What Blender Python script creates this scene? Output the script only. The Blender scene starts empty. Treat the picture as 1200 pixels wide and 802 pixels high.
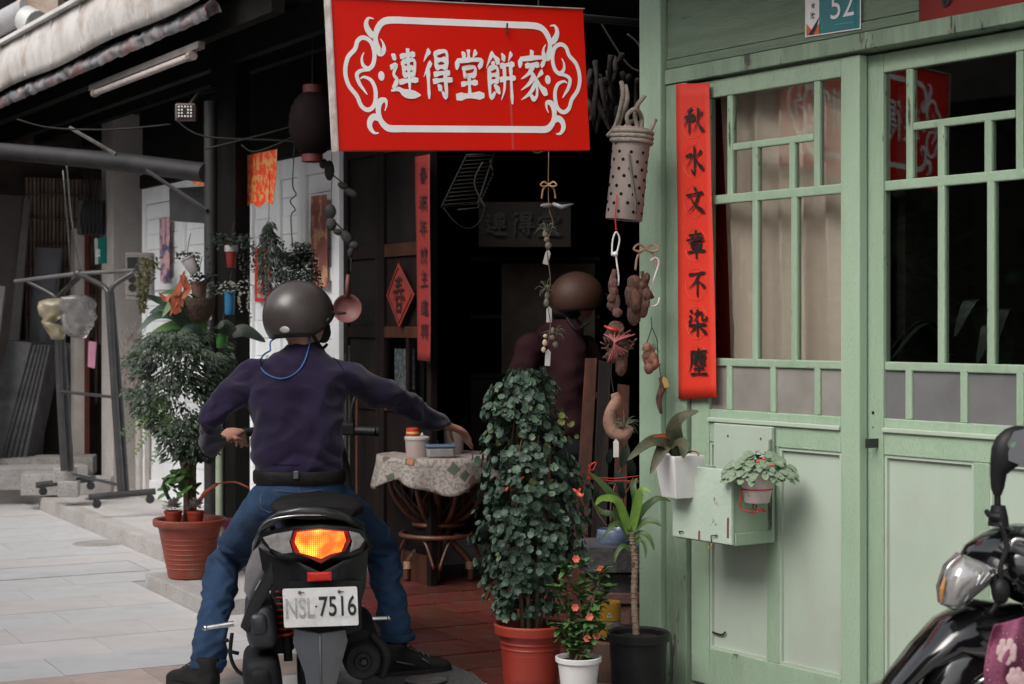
import bpy, bmesh, math, random
from mathutils import Vector, Matrix, noise
from mathutils.bvhtree import BVHTree
R = math.radians
random.seed(7)
S = bpy.context.scene
COL = S.collection
# ------------------------------------------------ camera, sky, sun, exposure
CAM_H = 1.36; FPX = 2000.0; CX = 600.0; HY = 382.0     # photo is 1200 px wide; horizon at y=382
cd = bpy.data.cameras.new('camera'); cam = bpy.data.objects.new('camera', cd); COL.objects.link(cam)
cam.location = (0, 0, CAM_H); cam.rotation_euler = (R(90), 0, 0)
cd.sensor_width = 36; cd.lens = 36*FPX/1200; cd.shift_y = -19/1200; cd.clip_end = 500
cd.dof.use_dof = True; cd.dof.focus_distance = 6.1; cd.dof.aperture_fstop = 5.6
S.camera = cam
w = bpy.data.worlds.new('World'); S.world = w; w.use_nodes = True
nt = w.node_tree; bg = nt.nodes['Background']
sky = nt.nodes.new('ShaderNodeTexSky'); sky.sky_type = 'NISHITA'; sky.sun_disc = False
SUN_EL = R(46); SUN_AZ = R(222)      # azimuth clockwise from +Y: behind and to the left of the camera
sky.sun_elevation = SUN_EL; sky.sun_rotation = SUN_AZ; sky.dust_density = 4; sky.air_density = 1.2
hs = nt.nodes.new('ShaderNodeHueSaturation'); hs.inputs['Saturation'].default_value = 0.22
nt.links.new(sky.outputs[0], hs.inputs['Color']); nt.links.new(hs.outputs[0], bg.inputs[0])
bg.inputs[1].default_value = 0.125
sl = bpy.data.lights.new('sun', 'SUN'); sl.energy = 1.5; sl.angle = R(40); sl.color = (1, 0.955, 0.91)
so = bpy.data.objects.new('sun', sl); COL.objects.link(so)
sd = Vector((math.sin(SUN_AZ)*math.cos(SUN_EL), math.cos(SUN_AZ)*math.cos(SUN_EL), math.sin(SUN_EL)))
so.rotation_euler = sd.to_track_quat('Z', 'Y').to_euler(); so.location = (-4, -3, 9)
S.view_settings.view_transform = 'Standard'; S.view_settings.look = 'None'
S.view_settings.exposure = 0.55; S.view_settings.gamma = 1
S.render.engine = 'CYCLES'; S.cycles.max_bounces = 7; S.cycles.transparent_max_bounces = 8

# ------------------------------------------------ geometry helpers
def P(px, py, Y): return Vector(((px-CX)/FPX*Y, Y, CAM_H-(py-HY)/FPX*Y))
class Frame:
    """a local frame on the ground: origin, x axis turned by rotz"""
    def __init__(s, o, rz): s.o = Vector(o); s.rz = rz; s.M = Matrix.Translation(s.o) @ Matrix.Rotation(rz, 4, 'Z'); s.I = s.M.inverted()
    def ray(s, px, py, y=0):
        c = s.I @ Vector((0, 0, CAM_H)); q = s.I @ P(px, py, 1.0); d = q-c
        return c + d*((y-c.y)/d.y)
    def w(s, x, y, z): return s.M @ Vector((x, y, z))
def rx(a): return Matrix.Rotation(a, 4, 'X')
def ry(a): return Matrix.Rotation(a, 4, 'Y')
def rz(a): return Matrix.Rotation(a, 4, 'Z')
def T(*a): return Matrix.Translation(Vector(a))
def SC(x, y, z): return Matrix.Diagonal((x, y, z, 1))
def catmull(pts, n=6):
    pts = [Vector(p) for p in pts]
    if len(pts) < 3: return pts
    out = []
    for i in range(len(pts)-1):
        p0 = pts[max(i-1, 0)]; p1 = pts[i]; p2 = pts[i+1]; p3 = pts[min(i+2, len(pts)-1)]
        for k in range(n):
            t = k/n
            out.append(.5*((2*p1)+(p2-p0)*t+(2*p0-5*p1+4*p2-p3)*t*t+(3*p1-p0-3*p2+p3)*t**3))
    out.append(pts[-1]); return out
def interp(vals, n):
    out = []
    for i in range(n):
        t = i/(n-1)*(len(vals)-1) if n > 1 else 0
        k = min(int(t), len(vals)-2) if len(vals) > 1 else 0
        out.append(vals[k]+(vals[min(k+1, len(vals)-1)]-vals[k])*(t-k))
    return out
class MB:
    def __init__(s): s.v = []; s.f = []
    def add(s, vs, fs, M=None):
        b = len(s.v)
        for q in vs:
            q = Vector(q); s.v.append(M @ q if M else q)
        for f in fs: s.f.append([i+b for i in f])
        return s
    def box(s, c, d, M=None):
        x, y, z = c; a, b, h = d[0]/2, d[1]/2, d[2]/2
        vs = [(x+i*a, y+j*b, z+k*h) for k in (-1, 1) for j in (-1, 1) for i in (-1, 1)]
        return s.add(vs, [(0,2,3,1),(4,5,7,6),(0,1,5,4),(2,6,7,3),(0,4,6,2),(1,3,7,5)], M)
    def box2(s, x0, x1, y0, y1, z0, z1, M=None): return s.box(((x0+x1)/2, (y0+y1)/2, (z0+z1)/2), (abs(x1-x0), abs(y1-y0), abs(z1-z0)), M)
    def quad(s, a, b, c, d): return s.add([a, b, c, d], [(0, 1, 2, 3)])
    def tube(s, pts, r, n=8, caps=True, smooth=0):
        pts = catmull(pts, smooth) if smooth else [Vector(p) for p in pts]
        rr = interp(r if isinstance(r, (list, tuple)) else [r, r], len(pts))
        b = len(s.v); up = None
        for i, p in enumerate(pts):
            t = (pts[min(i+1, len(pts)-1)]-pts[max(i-1, 0)])
            if t.length < 1e-9: t = Vector((0, 0, 1))
            t.normalize()
            if up is None: up = t.orthogonal().normalized()
            else:
                up = up-t*up.dot(t); up = up.normalized() if up.length > 1e-6 else t.orthogonal().normalized()
            q = t.cross(up)
            for k in range(n):
                a = 2*math.pi*k/n; s.v.append(p+(up*math.cos(a)+q*math.sin(a))*rr[i])
        m = len(pts)
        for i in range(m-1):
            for k in range(n): s.f.append([b+i*n+k, b+i*n+(k+1) % n, b+(i+1)*n+(k+1) % n, b+(i+1)*n+k])
        if caps: s.f.append([b+k for k in range(n)][::-1]); s.f.append([b+(m-1)*n+k for k in range(n)])
        return s
    def loft(s, rings, n=20, p=2.0):
        """rings: (centre, side vector, other vector, rx, ry); superellipse power p"""
        b = len(s.v)
        for c, u, v, a, e in rings:
            c = Vector(c); u = Vector(u).normalized(); v = Vector(v).normalized()
            for k in range(n):
                t = 2*math.pi*k/n; ct, st = math.cos(t), math.sin(t)
                s.v.append(c+u*(a*math.copysign(abs(ct)**(2/p), ct))+v*(e*math.copysign(abs(st)**(2/p), st)))
        m = len(rings)
        for i in range(m-1):
            for k in range(n): s.f.append([b+i*n+k, b+i*n+(k+1) % n, b+(i+1)*n+(k+1) % n, b+(i+1)*n+k])
        s.f.append([b+k for k in range(n)][::-1]); s.f.append([b+(m-1)*n+k for k in range(n)]); return s
    def lathe(s, prof, n=24, M=None, closed=False):
        b = len(s.v); vs = []
        for r, z in prof:
            for k in range(n):
                a = 2*math.pi*k/n; vs.append((r*math.cos(a), r*math.sin(a), z))
        fs = []
        for i in range(len(prof)-1):
            for k in range(n): fs.append((i*n+k, i*n+(k+1) % n, (i+1)*n+(k+1) % n, (i+1)*n+k))
        if prof[0][0] > 1e-5 and not closed: fs.append([k for k in range(n)][::-1])
        if prof[-1][0] > 1e-5 and not closed: fs.append([(len(prof)-1)*n+k for k in range(n)])
        return s.add(vs, fs, M)
    def ball(s, c, r, n=10, m=7, M=None, jit=0):
        r = r if isinstance(r, (tuple, list)) else (r, r, r); vs = []; fs = []
        for i in range(m+1):
            th = math.pi*i/m
            for k in range(n):
                a = 2*math.pi*k/n; j = 1+random.uniform(-jit, jit)
                vs.append((c[0]+r[0]*math.sin(th)*math.cos(a)*j, c[1]+r[1]*math.sin(th)*math.sin(a)*j, c[2]+r[2]*math.cos(th)))
        for i in range(m):
            for k in range(n): fs.append((i*n+k, (i+1)*n+k, (i+1)*n+(k+1) % n, i*n+(k+1) % n))
        return s.add(vs, fs, M)
    def poly(s, pts, d, M=None):
        """closed outline extruded along vector d"""
        d = Vector(d); n = len(pts); vs = [Vector(p) for p in pts]+[Vector(p)+d for p in pts]
        fs = [list(range(n))[::-1], [n+i for i in range(n)]]+[(i, (i+1) % n, n+(i+1) % n, n+i) for i in range(n)]
        return s.add(vs, fs, M)
    def grid(s, fn, nu, nv):
        b = len(s.v)
        for j in range(nv+1):
            for i in range(nu+1): s.v.append(Vector(fn(i/nu, j/nv)))
        for j in range(nv):
            for i in range(nu):
                a = b+j*(nu+1)+i; s.f.append([a, a+1, a+nu+2, a+nu+1])
        return s
    def mesh(s, name, mat, smooth=False, weld=True):
        me = bpy.data.meshes.new(name); me.from_pydata([tuple(q) for q in s.v], [], s.f)
        if weld or True:
            bm = bmesh.new(); bm.from_mesh(me)
            if weld: bmesh.ops.remove_doubles(bm, verts=bm.verts, dist=1e-5)
            bmesh.ops.recalc_face_normals(bm, faces=bm.faces) if weld else None
            bm.to_mesh(me); bm.free()
        if mat: me.materials.append(mat)
        if smooth:
            me.polygons.foreach_set('use_smooth', [True]*len(me.polygons))
            if smooth is not True: me.set_sharp_from_angle(angle=R(smooth))
        me.update(); return me
    def build(s, name, mat, parent=None, world=False, smooth=False, weld=True, bevel=0, frame=None, thick=0):
        if world and parent is not None:
            I = inv(parent); s.v = [I @ Vector(q) for q in s.v]
        me = s.mesh(name, mat, smooth, weld); o = bpy.data.objects.new(name, me); COL.objects.link(o)
        if parent is not None: o.parent = parent
        if bevel:
            m = o.modifiers.new('bevel', 'BEVEL'); m.width = bevel; m.segments = 2; m.limit_method = 'ANGLE'
        if thick:
            m = o.modifiers.new('solid', 'SOLIDIFY'); m.thickness = thick; m.offset = 0
        return o
def inv(parent):
    M = Matrix.Identity(4); p = parent
    while p is not None: M = p.matrix_basis @ M; p = p.parent
    return M.inverted()
def tag(o, label=None, cat=None, group=None, kind=None):
    if label: o['label'] = label
    if cat: o['category'] = cat
    if group: o['group'] = group
    if kind: o['kind'] = kind
    return o
def thing(name, label, cat, loc=(0, 0, 0), rotz=0, group=None):
    o = bpy.data.objects.new(name, None); COL.objects.link(o); o.empty_display_size = .1
    o.location = loc; o.rotation_euler = (0, 0, rotz)
    o.matrix_basis = Matrix.Translation(Vector(loc)) @ Matrix.Rotation(rotz, 4, 'Z')
    return tag(o, label, cat, group, 'thing' if cat else None)
def piece(name, me, parent, M=None):
    o = bpy.data.objects.new(name, me); COL.objects.link(o); o.parent = parent
    if M is not None: o.matrix_basis = M
    return o
def remeshed(mb, name, mat, voxel, parent=None, smooth_it=4, disp=None):
    """one continuous skin over overlapping lofts"""
    me = mb.mesh(name+'_src', None, weld=False); o = bpy.data.objects.new('tmp', me); COL.objects.link(o)
    m = o.modifiers.new('r', 'REMESH'); m.mode = 'VOXEL'; m.voxel_size = voxel; m.use_smooth_shade = True
    m = o.modifiers.new('s', 'SMOOTH'); m.factor = .5; m.iterations = smooth_it
    dg = bpy.context.evaluated_depsgraph_get(); e = o.evaluated_get(dg); nm = bpy.data.meshes.new_from_object(e)
    bpy.data.objects.remove(o); nm.name = name; nm.materials.clear(); nm.materials.append(mat)
    if disp:
        ns = [v.normal.copy() for v in nm.vertices]
        for v, n in zip(nm.vertices, ns): v.co = v.co+n*disp(v.co, n)
    if parent is not None: nm.transform(inv(parent))
    nm.polygons.foreach_set('use_smooth', [True]*len(nm.polygons)); nm.update()
    o = bpy.data.objects.new(name, nm); COL.objects.link(o)
    if parent is not None: o.parent = parent
    return o
# ------------------------------------------------ materials
MATS = {}
def mat(name, col, rough=.6, col2=None, scale=6, lo=.4, hi=.65, bump=0, bscale=60, metal=0, spec=.5, stretch=(1, 1, 1),
        chips=None, chip_amt=.66, chip_scale=14, vary=0, coat=0, trans=0, alpha=1, emis=None, estr=0, sheen=0, speck=None, speck_scale=220, speck_amt=.6, sub=0, stain=None, stain_scale=1.3):
    if name in MATS: return MATS[name]
    m = bpy.data.materials.new(name); m.use_nodes = True; N = m.node_tree.nodes; L = m.node_tree.links
    b = N['Principled BSDF']; MATS[name] = m
    if max(col) < .06 and rough >= .55: spec = min(spec, .12)
    tc = N.new('ShaderNodeTexCoord'); mp = N.new('ShaderNodeMapping'); mp.inputs['Scale'].default_value = stretch
    L.new(tc.outputs['Object'], mp.inputs[0])
    def ns(sc, det=6, ro=.6, src=None):
        n = N.new('ShaderNodeTexNoise'); n.inputs['Scale'].default_value = sc; n.inputs['Detail'].default_value = det; n.inputs['Roughness'].default_value = ro
        L.new((src or mp).outputs[0] if src is None else src, n.inputs['Vector']); return n
    def ramp(inp, a, z):
        r = N.new('ShaderNodeMapRange'); r.inputs[1].default_value = a; r.inputs[2].default_value = z; L.new(inp, r.inputs[0]); return r.outputs[0]
    def mix(f, a, c2):
        x = N.new('ShaderNodeMix'); x.data_type = 'RGBA'
        if isinstance(f, float): x.inputs[0].default_value = f
        else: L.new(f, x.inputs[0])
        for i, q in ((6, a), (7, c2)):
            if isinstance(q, tuple): x.inputs[i].default_value = (*q[:3], 1)
            else: L.new(q, x.inputs[i])
        return x.outputs[2]
    c = tuple(col); c2 = col2 or tuple(x*.72 for x in col)
    n1 = ns(scale); out = mix(ramp(n1.outputs[0], lo, hi), c, c2)
    if speck:
        n5 = ns(speck_scale, 2); out = mix(ramp(n5.outputs[0], speck_amt, speck_amt+.05), out, speck)
    if stain:
        n6 = ns(stain_scale, 8, .7); out = mix(ramp(n6.outputs[0], .5, .75), out, stain)
    if chips:
        n2 = ns(chip_scale, 10, .75); n3 = ns(chip_scale*.23, 3)
        ma = N.new('ShaderNodeMath'); ma.operation = 'MULTIPLY_ADD'; ma.inputs[1].default_value = .5; L.new(n3.outputs[0], ma.inputs[0]); 
        sc2 = N.new('ShaderNodeMath'); sc2.operation = 'MULTIPLY'; sc2.inputs[1].default_value = .6; L.new(n2.outputs[0], sc2.inputs[0]); L.new(sc2.outputs[0], ma.inputs[2])
        cf = ramp(ma.outputs[0], chip_amt, chip_amt+.015); out = mix(cf, out, chips)
    if vary:
        oi = N.new('ShaderNodeObjectInfo'); h = N.new('ShaderNodeHueSaturation'); L.new(out, h.inputs['Color'])
        r = N.new('ShaderNodeMapRange'); r.inputs[3].default_value = 1-vary; r.inputs[4].default_value = 1+vary; L.new(oi.outputs['Random'], r.inputs[0]); L.new(r.outputs[0], h.inputs['Value'])
        r2 = N.new('ShaderNodeMapRange'); r2.inputs[3].default_value = .5-vary*.04; r2.inputs[4].default_value = .5+vary*.04
        ms = N.new('ShaderNodeMath'); ms.operation = 'FRACT'; mm = N.new('ShaderNodeMath'); mm.operation = 'MULTIPLY'; mm.inputs[1].default_value = 7.3
        L.new(oi.outputs['Random'], mm.inputs[0]); L.new(mm.outputs[0], ms.inputs[0]); L.new(ms.outputs[0], r2.inputs[0]); L.new(r2.outputs[0], h.inputs['Hue'])
        out = h.outputs[0]
    L.new(out, b.inputs['Base Color'])
    rr = N.new('ShaderNodeMapRange'); rr.inputs[3].default_value = max(0, rough-.08); rr.inputs[4].default_value = min(1, rough+.1)
    nr = ns(scale*3, 4); L.new(nr.outputs[0], rr.inputs[0]); L.new(rr.outputs[0], b.inputs['Roughness'])
    b.inputs['Metallic'].default_value = metal; b.inputs['Specular IOR Level'].default_value = spec
    b.inputs['Coat Weight'].default_value = coat; b.inputs['Coat Roughness'].default_value = .08
    b.inputs['Transmission Weight'].default_value = trans; b.inputs['Alpha'].default_value = alpha
    b.inputs['Sheen Weight'].default_value = sheen
    if sub: b.inputs['Subsurface Weight'].default_value = sub; b.inputs['Subsurface Radius'].default_value = (.02, .01, .006)
    if emis: b.inputs['Emission Color'].default_value = (*emis, 1); b.inputs['Emission Strength'].default_value = estr
    if bump:
        nb = ns(bscale, 5); bp = N.new('ShaderNodeBump'); bp.inputs['Strength'].default_value = bump; bp.inputs['Distance'].default_value = .01
        L.new(nb.outputs[0], bp.inputs['Height']); L.new(bp.outputs[0], b.inputs['Normal'])
    return m
def glass(name, tint, rough, mixf, gloss=(1, 1, 1)):
    """thin pane: mostly see-through plus a mirror coat"""
    m = bpy.data.materials.new(name); m.use_nodes = True; N = m.node_tree.nodes; L = m.node_tree.links
    N.clear(); o = N.new('ShaderNodeOutputMaterial'); t = N.new('ShaderNodeBsdfTransparent'); t.inputs[0].default_value = (*tint, 1)
    g = N.new('ShaderNodeBsdfGlossy'); g.inputs['Roughness'].default_value = rough; g.inputs[0].default_value = (*gloss, 1)
    lw = N.new('ShaderNodeLayerWeight'); lw.inputs[0].default_value = .5; mr = N.new('ShaderNodeMapRange'); mr.inputs[1].default_value = .1; mr.inputs[3].default_value = mixf*.25; mr.inputs[4].default_value = .8; L.new(lw.outputs['Facing'], mr.inputs[0]); pw_ = mr.outputs[0]
    nz = N.new('ShaderNodeTexNoise'); nz.inputs['Scale'].default_value = 3; bp = N.new('ShaderNodeBump'); bp.inputs['Strength'].default_value = .04
    tc = N.new('ShaderNodeTexCoord'); L.new(tc.outputs['Object'], nz.inputs['Vector'])
    L.new(nz.outputs[0], bp.inputs['Height']); L.new(bp.outputs[0], g.inputs['Normal'])
    x = N.new('ShaderNodeMixShader'); L.new(pw_, x.inputs[0]); L.new(t.outputs[0], x.inputs[1]); L.new(g.outputs[0], x.inputs[2])
    L.new(x.outputs[0], o.inputs[0]); MATS[name] = m; return m

GREEN = mat('green_paint', (.315, .42, .305), .42, (.275, .38, .265), 2.2, .3, .7, .45, 60, stretch=(4, 4, .8), chips=(.06, .065, .045), chip_amt=.672, chip_scale=7, vary=.06, stain=(.245, .33, .225), stain_scale=1.6)
GREENW = mat('green_paint_worn', (.25, .335, .235), .5, (.17, .24, .165), 3, .35, .7, .6, 50, stretch=(5, 5, .7), chips=(.06, .06, .045), chip_amt=.635, chip_scale=9, vary=.07, stain=(.15, .20, .13), stain_scale=2)
GREENS = mat('green_siding', (.20, .27, .185), .55, (.13, .18, .125), 2.5, .35, .7, .9, 40, stretch=(.7, 1, 7), chips=(.07, .075, .055), chip_amt=.67, chip_scale=9, vary=.06)
GREENP = mat('pale_green_panel', (.42, .485, .405), .4, (.35, .42, .335), 1.5, .35, .7, .05, 30, stretch=(1.2, 1.2, .7), stain=(.36, .38, .33), stain_scale=2.4, chips=(.10, .10, .07), chip_amt=.70)
BOXP = mat('mint_board', (.47, .55, .46), .45, (.40, .49, .40), 3, .35, .7, .25, 40, chips=(.16, .05, .04), chip_amt=.69, chip_scale=6)
RED = mat('sign_red', (.68, .010, .003), .38, (.60, .008, .003), 1.2, .4, .8, spec=.25, stain=(.50, .022, .012), stain_scale=2.2)
REDP = mat('couplet_red', (.68, .035, .012), .6, (.58, .02, .01), 5, .3, .8, .15, 15)
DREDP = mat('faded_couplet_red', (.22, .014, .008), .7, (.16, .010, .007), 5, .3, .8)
WHITEP = mat('white_print', (.86, .85, .84), .4, (.78, .77, .76), 9)
INK = mat('black_ink', (.012, .010, .010), .5)
BLACKM = mat('black_metal', (.022, .022, .025), .42, (.035, .032, .03), 12, bump=.1)
STEEL = mat('worn_steel', (.30, .30, .30), .35, (.18, .17, .16), 14, metal=.9, bump=.1)
DWOOD = mat('dark_wood', (.012, .0075, .0065), .6, (.007, .005, .0045), 3, stretch=(4, 4, .6), bump=.3, vary=.1)
RWOOD = mat('brown_wood', (.038, .015, .011), .6, (.07, .025, .015), 3, stretch=(5, 5, .6), bump=.2, vary=.15)
RATTAN = mat('rattan', (.10, .034, .018), .42, (.05, .018, .012), 9, bump=.3, vary=.1)
TERRA = mat('terracotta', (.25, .045, .025), .5, (.18, .034, .02), 7, bump=.25, bscale=35, stain=(.25, .10, .07), stain_scale=6)
REDPOT = mat('red_plastic_pot', (.27, .028, .015), .42, (.22, .022, .012), 4, bump=.08)
SOIL = mat('soil', (.035, .024, .018), .95, (.02, .014, .01), 30, bump=1, bscale=90)
WPLAST = mat('white_plastic', (.70, .68, .67), .4, (.62, .60, .59), 6)
BPLAST = mat('black_plastic', (.008, .008, .009), .5, (.013, .013, .013), 12, bump=.15, spec=.3)
GRAN = mat('granite_slab', (.50, .50, .505), .62, (.455, .455, .46), 4, speck=(.45, .445, .445), bump=.15, bscale=120, vary=.03, stain=(.375, .375, .375), stain_scale=2.6)
GRANP = mat('pinkish_slab', (.52, .50, .495), .65, (.47, .45, .445), 4, speck=(.48, .42, .41), bump=.15, bscale=120, vary=.07)
BRICKP = mat('brick_paver', (.42, .335, .305), .7, (.36, .285, .26), 8, bump=.3, vary=.12, stain=(.40, .33, .29))
KERB = mat('washed_kerb', (.42, .395, .38), .75, (.34, .32, .31), 5, speck=(.22, .20, .19), speck_scale=90, bump=.5, bscale=100, vary=.05, stain=(.30, .275, .255), stain_scale=2)
PLAT = mat('washed_platform', (.47, .45, .44), .72, (.40, .38, .37), 3, speck=(.29, .27, .26), speck_scale=110, bump=.4, bscale=110, stain=(.36, .34, .33), stain_scale=1.2)
ASPH = mat('dark_cement', (.085, .08, .08), .85, (.055, .05, .05), 6, speck=(.16, .15, .15), speck_scale=70, bump=.6, bscale=90)
TILE = mat('red_tile', (.115, .026, .019), .30, (.07, .018, .014), 5, bump=.25, bscale=25, vary=.28, stain=(.12, .095, .09), stain_scale=11)
MORT = mat('dark_mortar', (.22, .19, .18), .85, (.12, .105, .10), 20, bump=.5)
GROUT = mat('grout', (.42, .41, .405), .85, (.26, .25, .245), 20, bump=.5)
WALLW = mat('white_painted_wood', (.80, .815, .83), .5, (.73, .745, .76), 3, stretch=(3, 3, .6), bump=.15, chips=(.3, .3, .29), chip_amt=.73)
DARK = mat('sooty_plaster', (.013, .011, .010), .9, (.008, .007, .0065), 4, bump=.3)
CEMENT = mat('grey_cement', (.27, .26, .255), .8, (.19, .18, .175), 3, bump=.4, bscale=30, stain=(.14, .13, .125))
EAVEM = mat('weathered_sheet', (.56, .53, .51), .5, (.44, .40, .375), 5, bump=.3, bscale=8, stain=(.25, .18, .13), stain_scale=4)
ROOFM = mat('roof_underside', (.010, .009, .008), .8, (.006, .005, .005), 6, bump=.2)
GL = glass('window_glass', (.93, .95, .94), .02, .08, (.33, .33, .33))
FROST = mat('frosted_glass', (.16, .155, .16), .35, (.13, .125, .13), 6)
FROSTW = mat('frosted_glass_warm', (.27, .25, .225), .35, (.20, .185, .165), 5)
CURT = mat('cream_curtain', (.86, .70, .60), .85, (.78, .62, .52), 3, bump=.1, sheen=.2)
SKIN = mat('skin', (.42, .215, .155), .5, (.36, .17, .12), 14, sub=.1)
ROPE = mat('rope', (.33, .28, .235), .85, (.24, .20, .165), 40, bump=.8, bscale=160)
ROOT = mat('driftwood', (.20, .085, .06), .8, (.07, .035, .027), 40, .35, .6, bump=1, bscale=110, stretch=(2.5, 2.5, .8))
STEM = mat('plant_stem', (.17, .10, .06), .8, (.10, .065, .04), 30, bump=.5)
TAGW = mat('paper_tag', (.72, .70, .67), .6)
WIREB = mat('dark_wire', (.03, .028, .026), .6)
WIRER = mat('red_wire', (.50, .03, .02), .4)
def leafmat(name, c, c2, rough=.4, vary=0, scale=30): return mat(name, c, max(rough, .45), c2, scale, .3, .7, bump=.15, bscale=80, vary=vary, spec=.3)
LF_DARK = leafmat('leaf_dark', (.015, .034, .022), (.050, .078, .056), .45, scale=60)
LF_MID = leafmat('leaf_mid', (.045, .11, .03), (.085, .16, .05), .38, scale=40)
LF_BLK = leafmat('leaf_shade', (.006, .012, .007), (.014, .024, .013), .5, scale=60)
LF_FERN = leafmat('leaf_fern', (.16, .24, .09), (.10, .17, .06), .5)
LF_GREY = leafmat('leaf_greygreen', (.24, .30, .21), (.13, .19, .12), .5, scale=90)
LF_MOT = leafmat('leaf_mottled', (.022, .040, .018), (.085, .07, .04), .5, scale=45)
LF_STR = leafmat('leaf_striped', (.022, .052, .018), (.07, .115, .03), .35, scale=14)
LF_OR = leafmat('leaf_orange', (.34, .06, .02), (.16, .05, .025), .5)
LF_LIME = leafmat('leaf_lime', (.16, .26, .04), (.08, .17, .03), .35)
FLOWER = mat('flower_red', (.72, .07, .05), .5)
# ------------------------------------------------ brush lettering
G = {}
G['lian'] = "1.2,8.8 2.4,7.9 d|.7,6.3 2.6,6.7 1.5,5 2.5,3.8 1.1,2.2 h|.6,1.7 3,2 5,1.2 9.9,.9 n|4,8.5 8.7,9 h|4.6,7.4 4.9,4.6 v|4.6,7.4 8.4,7.8 8,4.8 h|4.8,6.1 7.8,6.3 h|4.9,4.8 7.9,4.9 h|3.3,3.4 9.3,3.9 h|6.4,10 6.5,1.9 v"
G['de'] = "2.7,9.8 .7,7.6 t|3,7.4 .5,4.6 t|1.9,6 1.9,.2 v|4.6,9.4 4.7,6.2 v|4.6,9.3 8.3,9.6 8,6.3 h|4.8,7.8 8,8 h|4.8,6.4 8,6.5 h|3.9,5 9.1,5.4 h|3.5,3.6 9.8,4 h|7.5,5.3 7.6,.6 6.3,1.5 v|5,2.8 6,1.8 d"
G['tang'] = "5,10 5,8.2 v|2.8,9.5 3.8,8.4 d|7.6,9.8 6.3,8.4 t|1.3,8.1 .7,6.1 d|1.2,7.8 9.2,8.1 8.2,6.5 h|3.1,6.4 3.3,4.6 v|3.1,6.3 7.1,6.6 6.8,4.7 h|3.3,4.8 6.9,4.9 h|2.4,3.1 7.8,3.5 h|5,4.7 5,.8 v|.5,.5 9.8,.9 H"
G['bing'] = "2.6,10 .2,6.9 t|2.6,9.6 4.7,7.8 n|2.1,7.9 2.9,7.2 d|1.1,6.7 1.1,1 2.8,1.9 v|1.2,6.7 3.9,6.9 3.7,3.9 h|1.3,5.3 3.7,5.4 h|1.3,4 3.8,4.1 h|2.6,3.4 4.4,1.7 d|5.7,9.8 6.5,8.4 d|9,10 7.9,8.3 t|5,7.3 9.8,7.7 h|4.7,4.5 10,4.9 h|6.3,7.4 6.1,3 4.8,.4 t|8.5,7.6 8.5,-.4 v"
G['jia'] = "4.8,10.2 5.5,9.1 d|1.3,8.7 .7,6.7 d|1.2,8.4 9.4,8.8 8.3,7 h|2.8,7 7.5,7.3 h|5.5,7 3.6,5.4 1,4.3 t|4.2,6 6.2,4 6.3,1.1 5.1,.2 4,1.1 h|5.5,4.9 3.6,3.3 .8,2 t|5.9,3.4 3.8,1.4 .7,0 t|8.6,5.9 6.4,4.4 t|6.2,4.6 7.8,2.6 10,1.2 n"
G['qiu'] = "4.1,9.5 1.2,8.5 t|.4,6.7 5,7.3 h|2.7,8.9 2.7,.3 v|2.6,6.7 .2,3.2 t|2.8,6.4 4.5,4.7 d|5.4,7.1 5,4.9 d|9.3,7.8 8.1,5.8 t|7.2,9.4 7,5 4.6,.6 t|7.1,4.6 8.2,2.4 10,.6 n"
G['shui'] = "5,10 5.1,.3 3.6,1.7 v|.8,6.7 3.9,7.1 .8,1.8 t|8.6,8.2 5.5,5.7 t|5.4,6 7.2,3.4 9.8,1.2 n"
G['wen'] = "4.7,10 5.7,8.5 d|.8,7.1 9.2,7.8 h|6.9,7.4 5,3.6 .8,.4 t|2.7,6.6 5.4,3.2 9.9,.4 n"
G['zhang'] = "4.8,10.1 5.4,9.2 d|1.8,8.4 8.2,8.8 h|3.4,8.1 4.1,7.2 d|6.8,8.3 6,7.1 d|.8,6.7 9.2,7 h|3,5.9 3.1,3.4 v|3,5.8 7.2,6.1 6.9,3.5 h|3.1,4.7 6.9,4.8 h|3.1,3.5 7,3.6 h|.6,2.2 9.4,2.5 h|5,3.5 5,-.3 v"
G['bu'] = "1,8.5 9,9.1 h|6,8.7 3.8,5.6 .6,3.4 t|5.2,6.6 5.2,.2 v|6,5.9 9,3.5 n"
G['ran'] = "1.1,9.6 2.3,8.6 d|.7,7.5 1.9,6.7 d|.7,4.9 2.6,6.9 t|5,9.9 4.6,7.2 2.9,5.3 t|3.5,8.2 7.3,8.6 7.2,6.1 9.3,6.3 9.4,7.3 h|.6,3.9 9.4,4.4 h|5,5.8 5,-.2 v|4.8,4 .8,.6 t|5.2,4 9.6,.8 n"
G['chen'] = "4.9,10.2 5.5,9.2 d|1.5,8.7 9.4,9.2 h|1.8,8.7 1.6,4 .2,1 t|3,7.5 8.4,7.8 8,6.4 h|3.1,6.4 8.2,6.5 h|4.4,8.5 4.4,6.4 v|6.3,8.5 6.3,6.4 v|3.2,5.3 5,5.6 h|3.2,5.9 3.3,4 4.9,4.5 h|8.4,5.9 6.3,4.9 t|6.2,6 6.3,4.2 9,4.4 h|3.1,2.4 8.2,2.8 h|5.6,3.9 5.6,.6 v|1.6,.4 9.8,.8 h"
G['chun'] = "2.5,8.8 7.5,9.1 h|2.9,7.4 7.2,7.7 h|1,5.8 9,6.3 h|5.2,10 4,6 .8,3.4 t|5.4,6.2 9.6,3.4 n|3.5,4.2 3.5,.5 v|3.5,4.2 6.8,4.3 6.6,.5 h|3.6,2.4 6.6,2.5 h|3.5,.6 6.6,.7 h"
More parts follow.
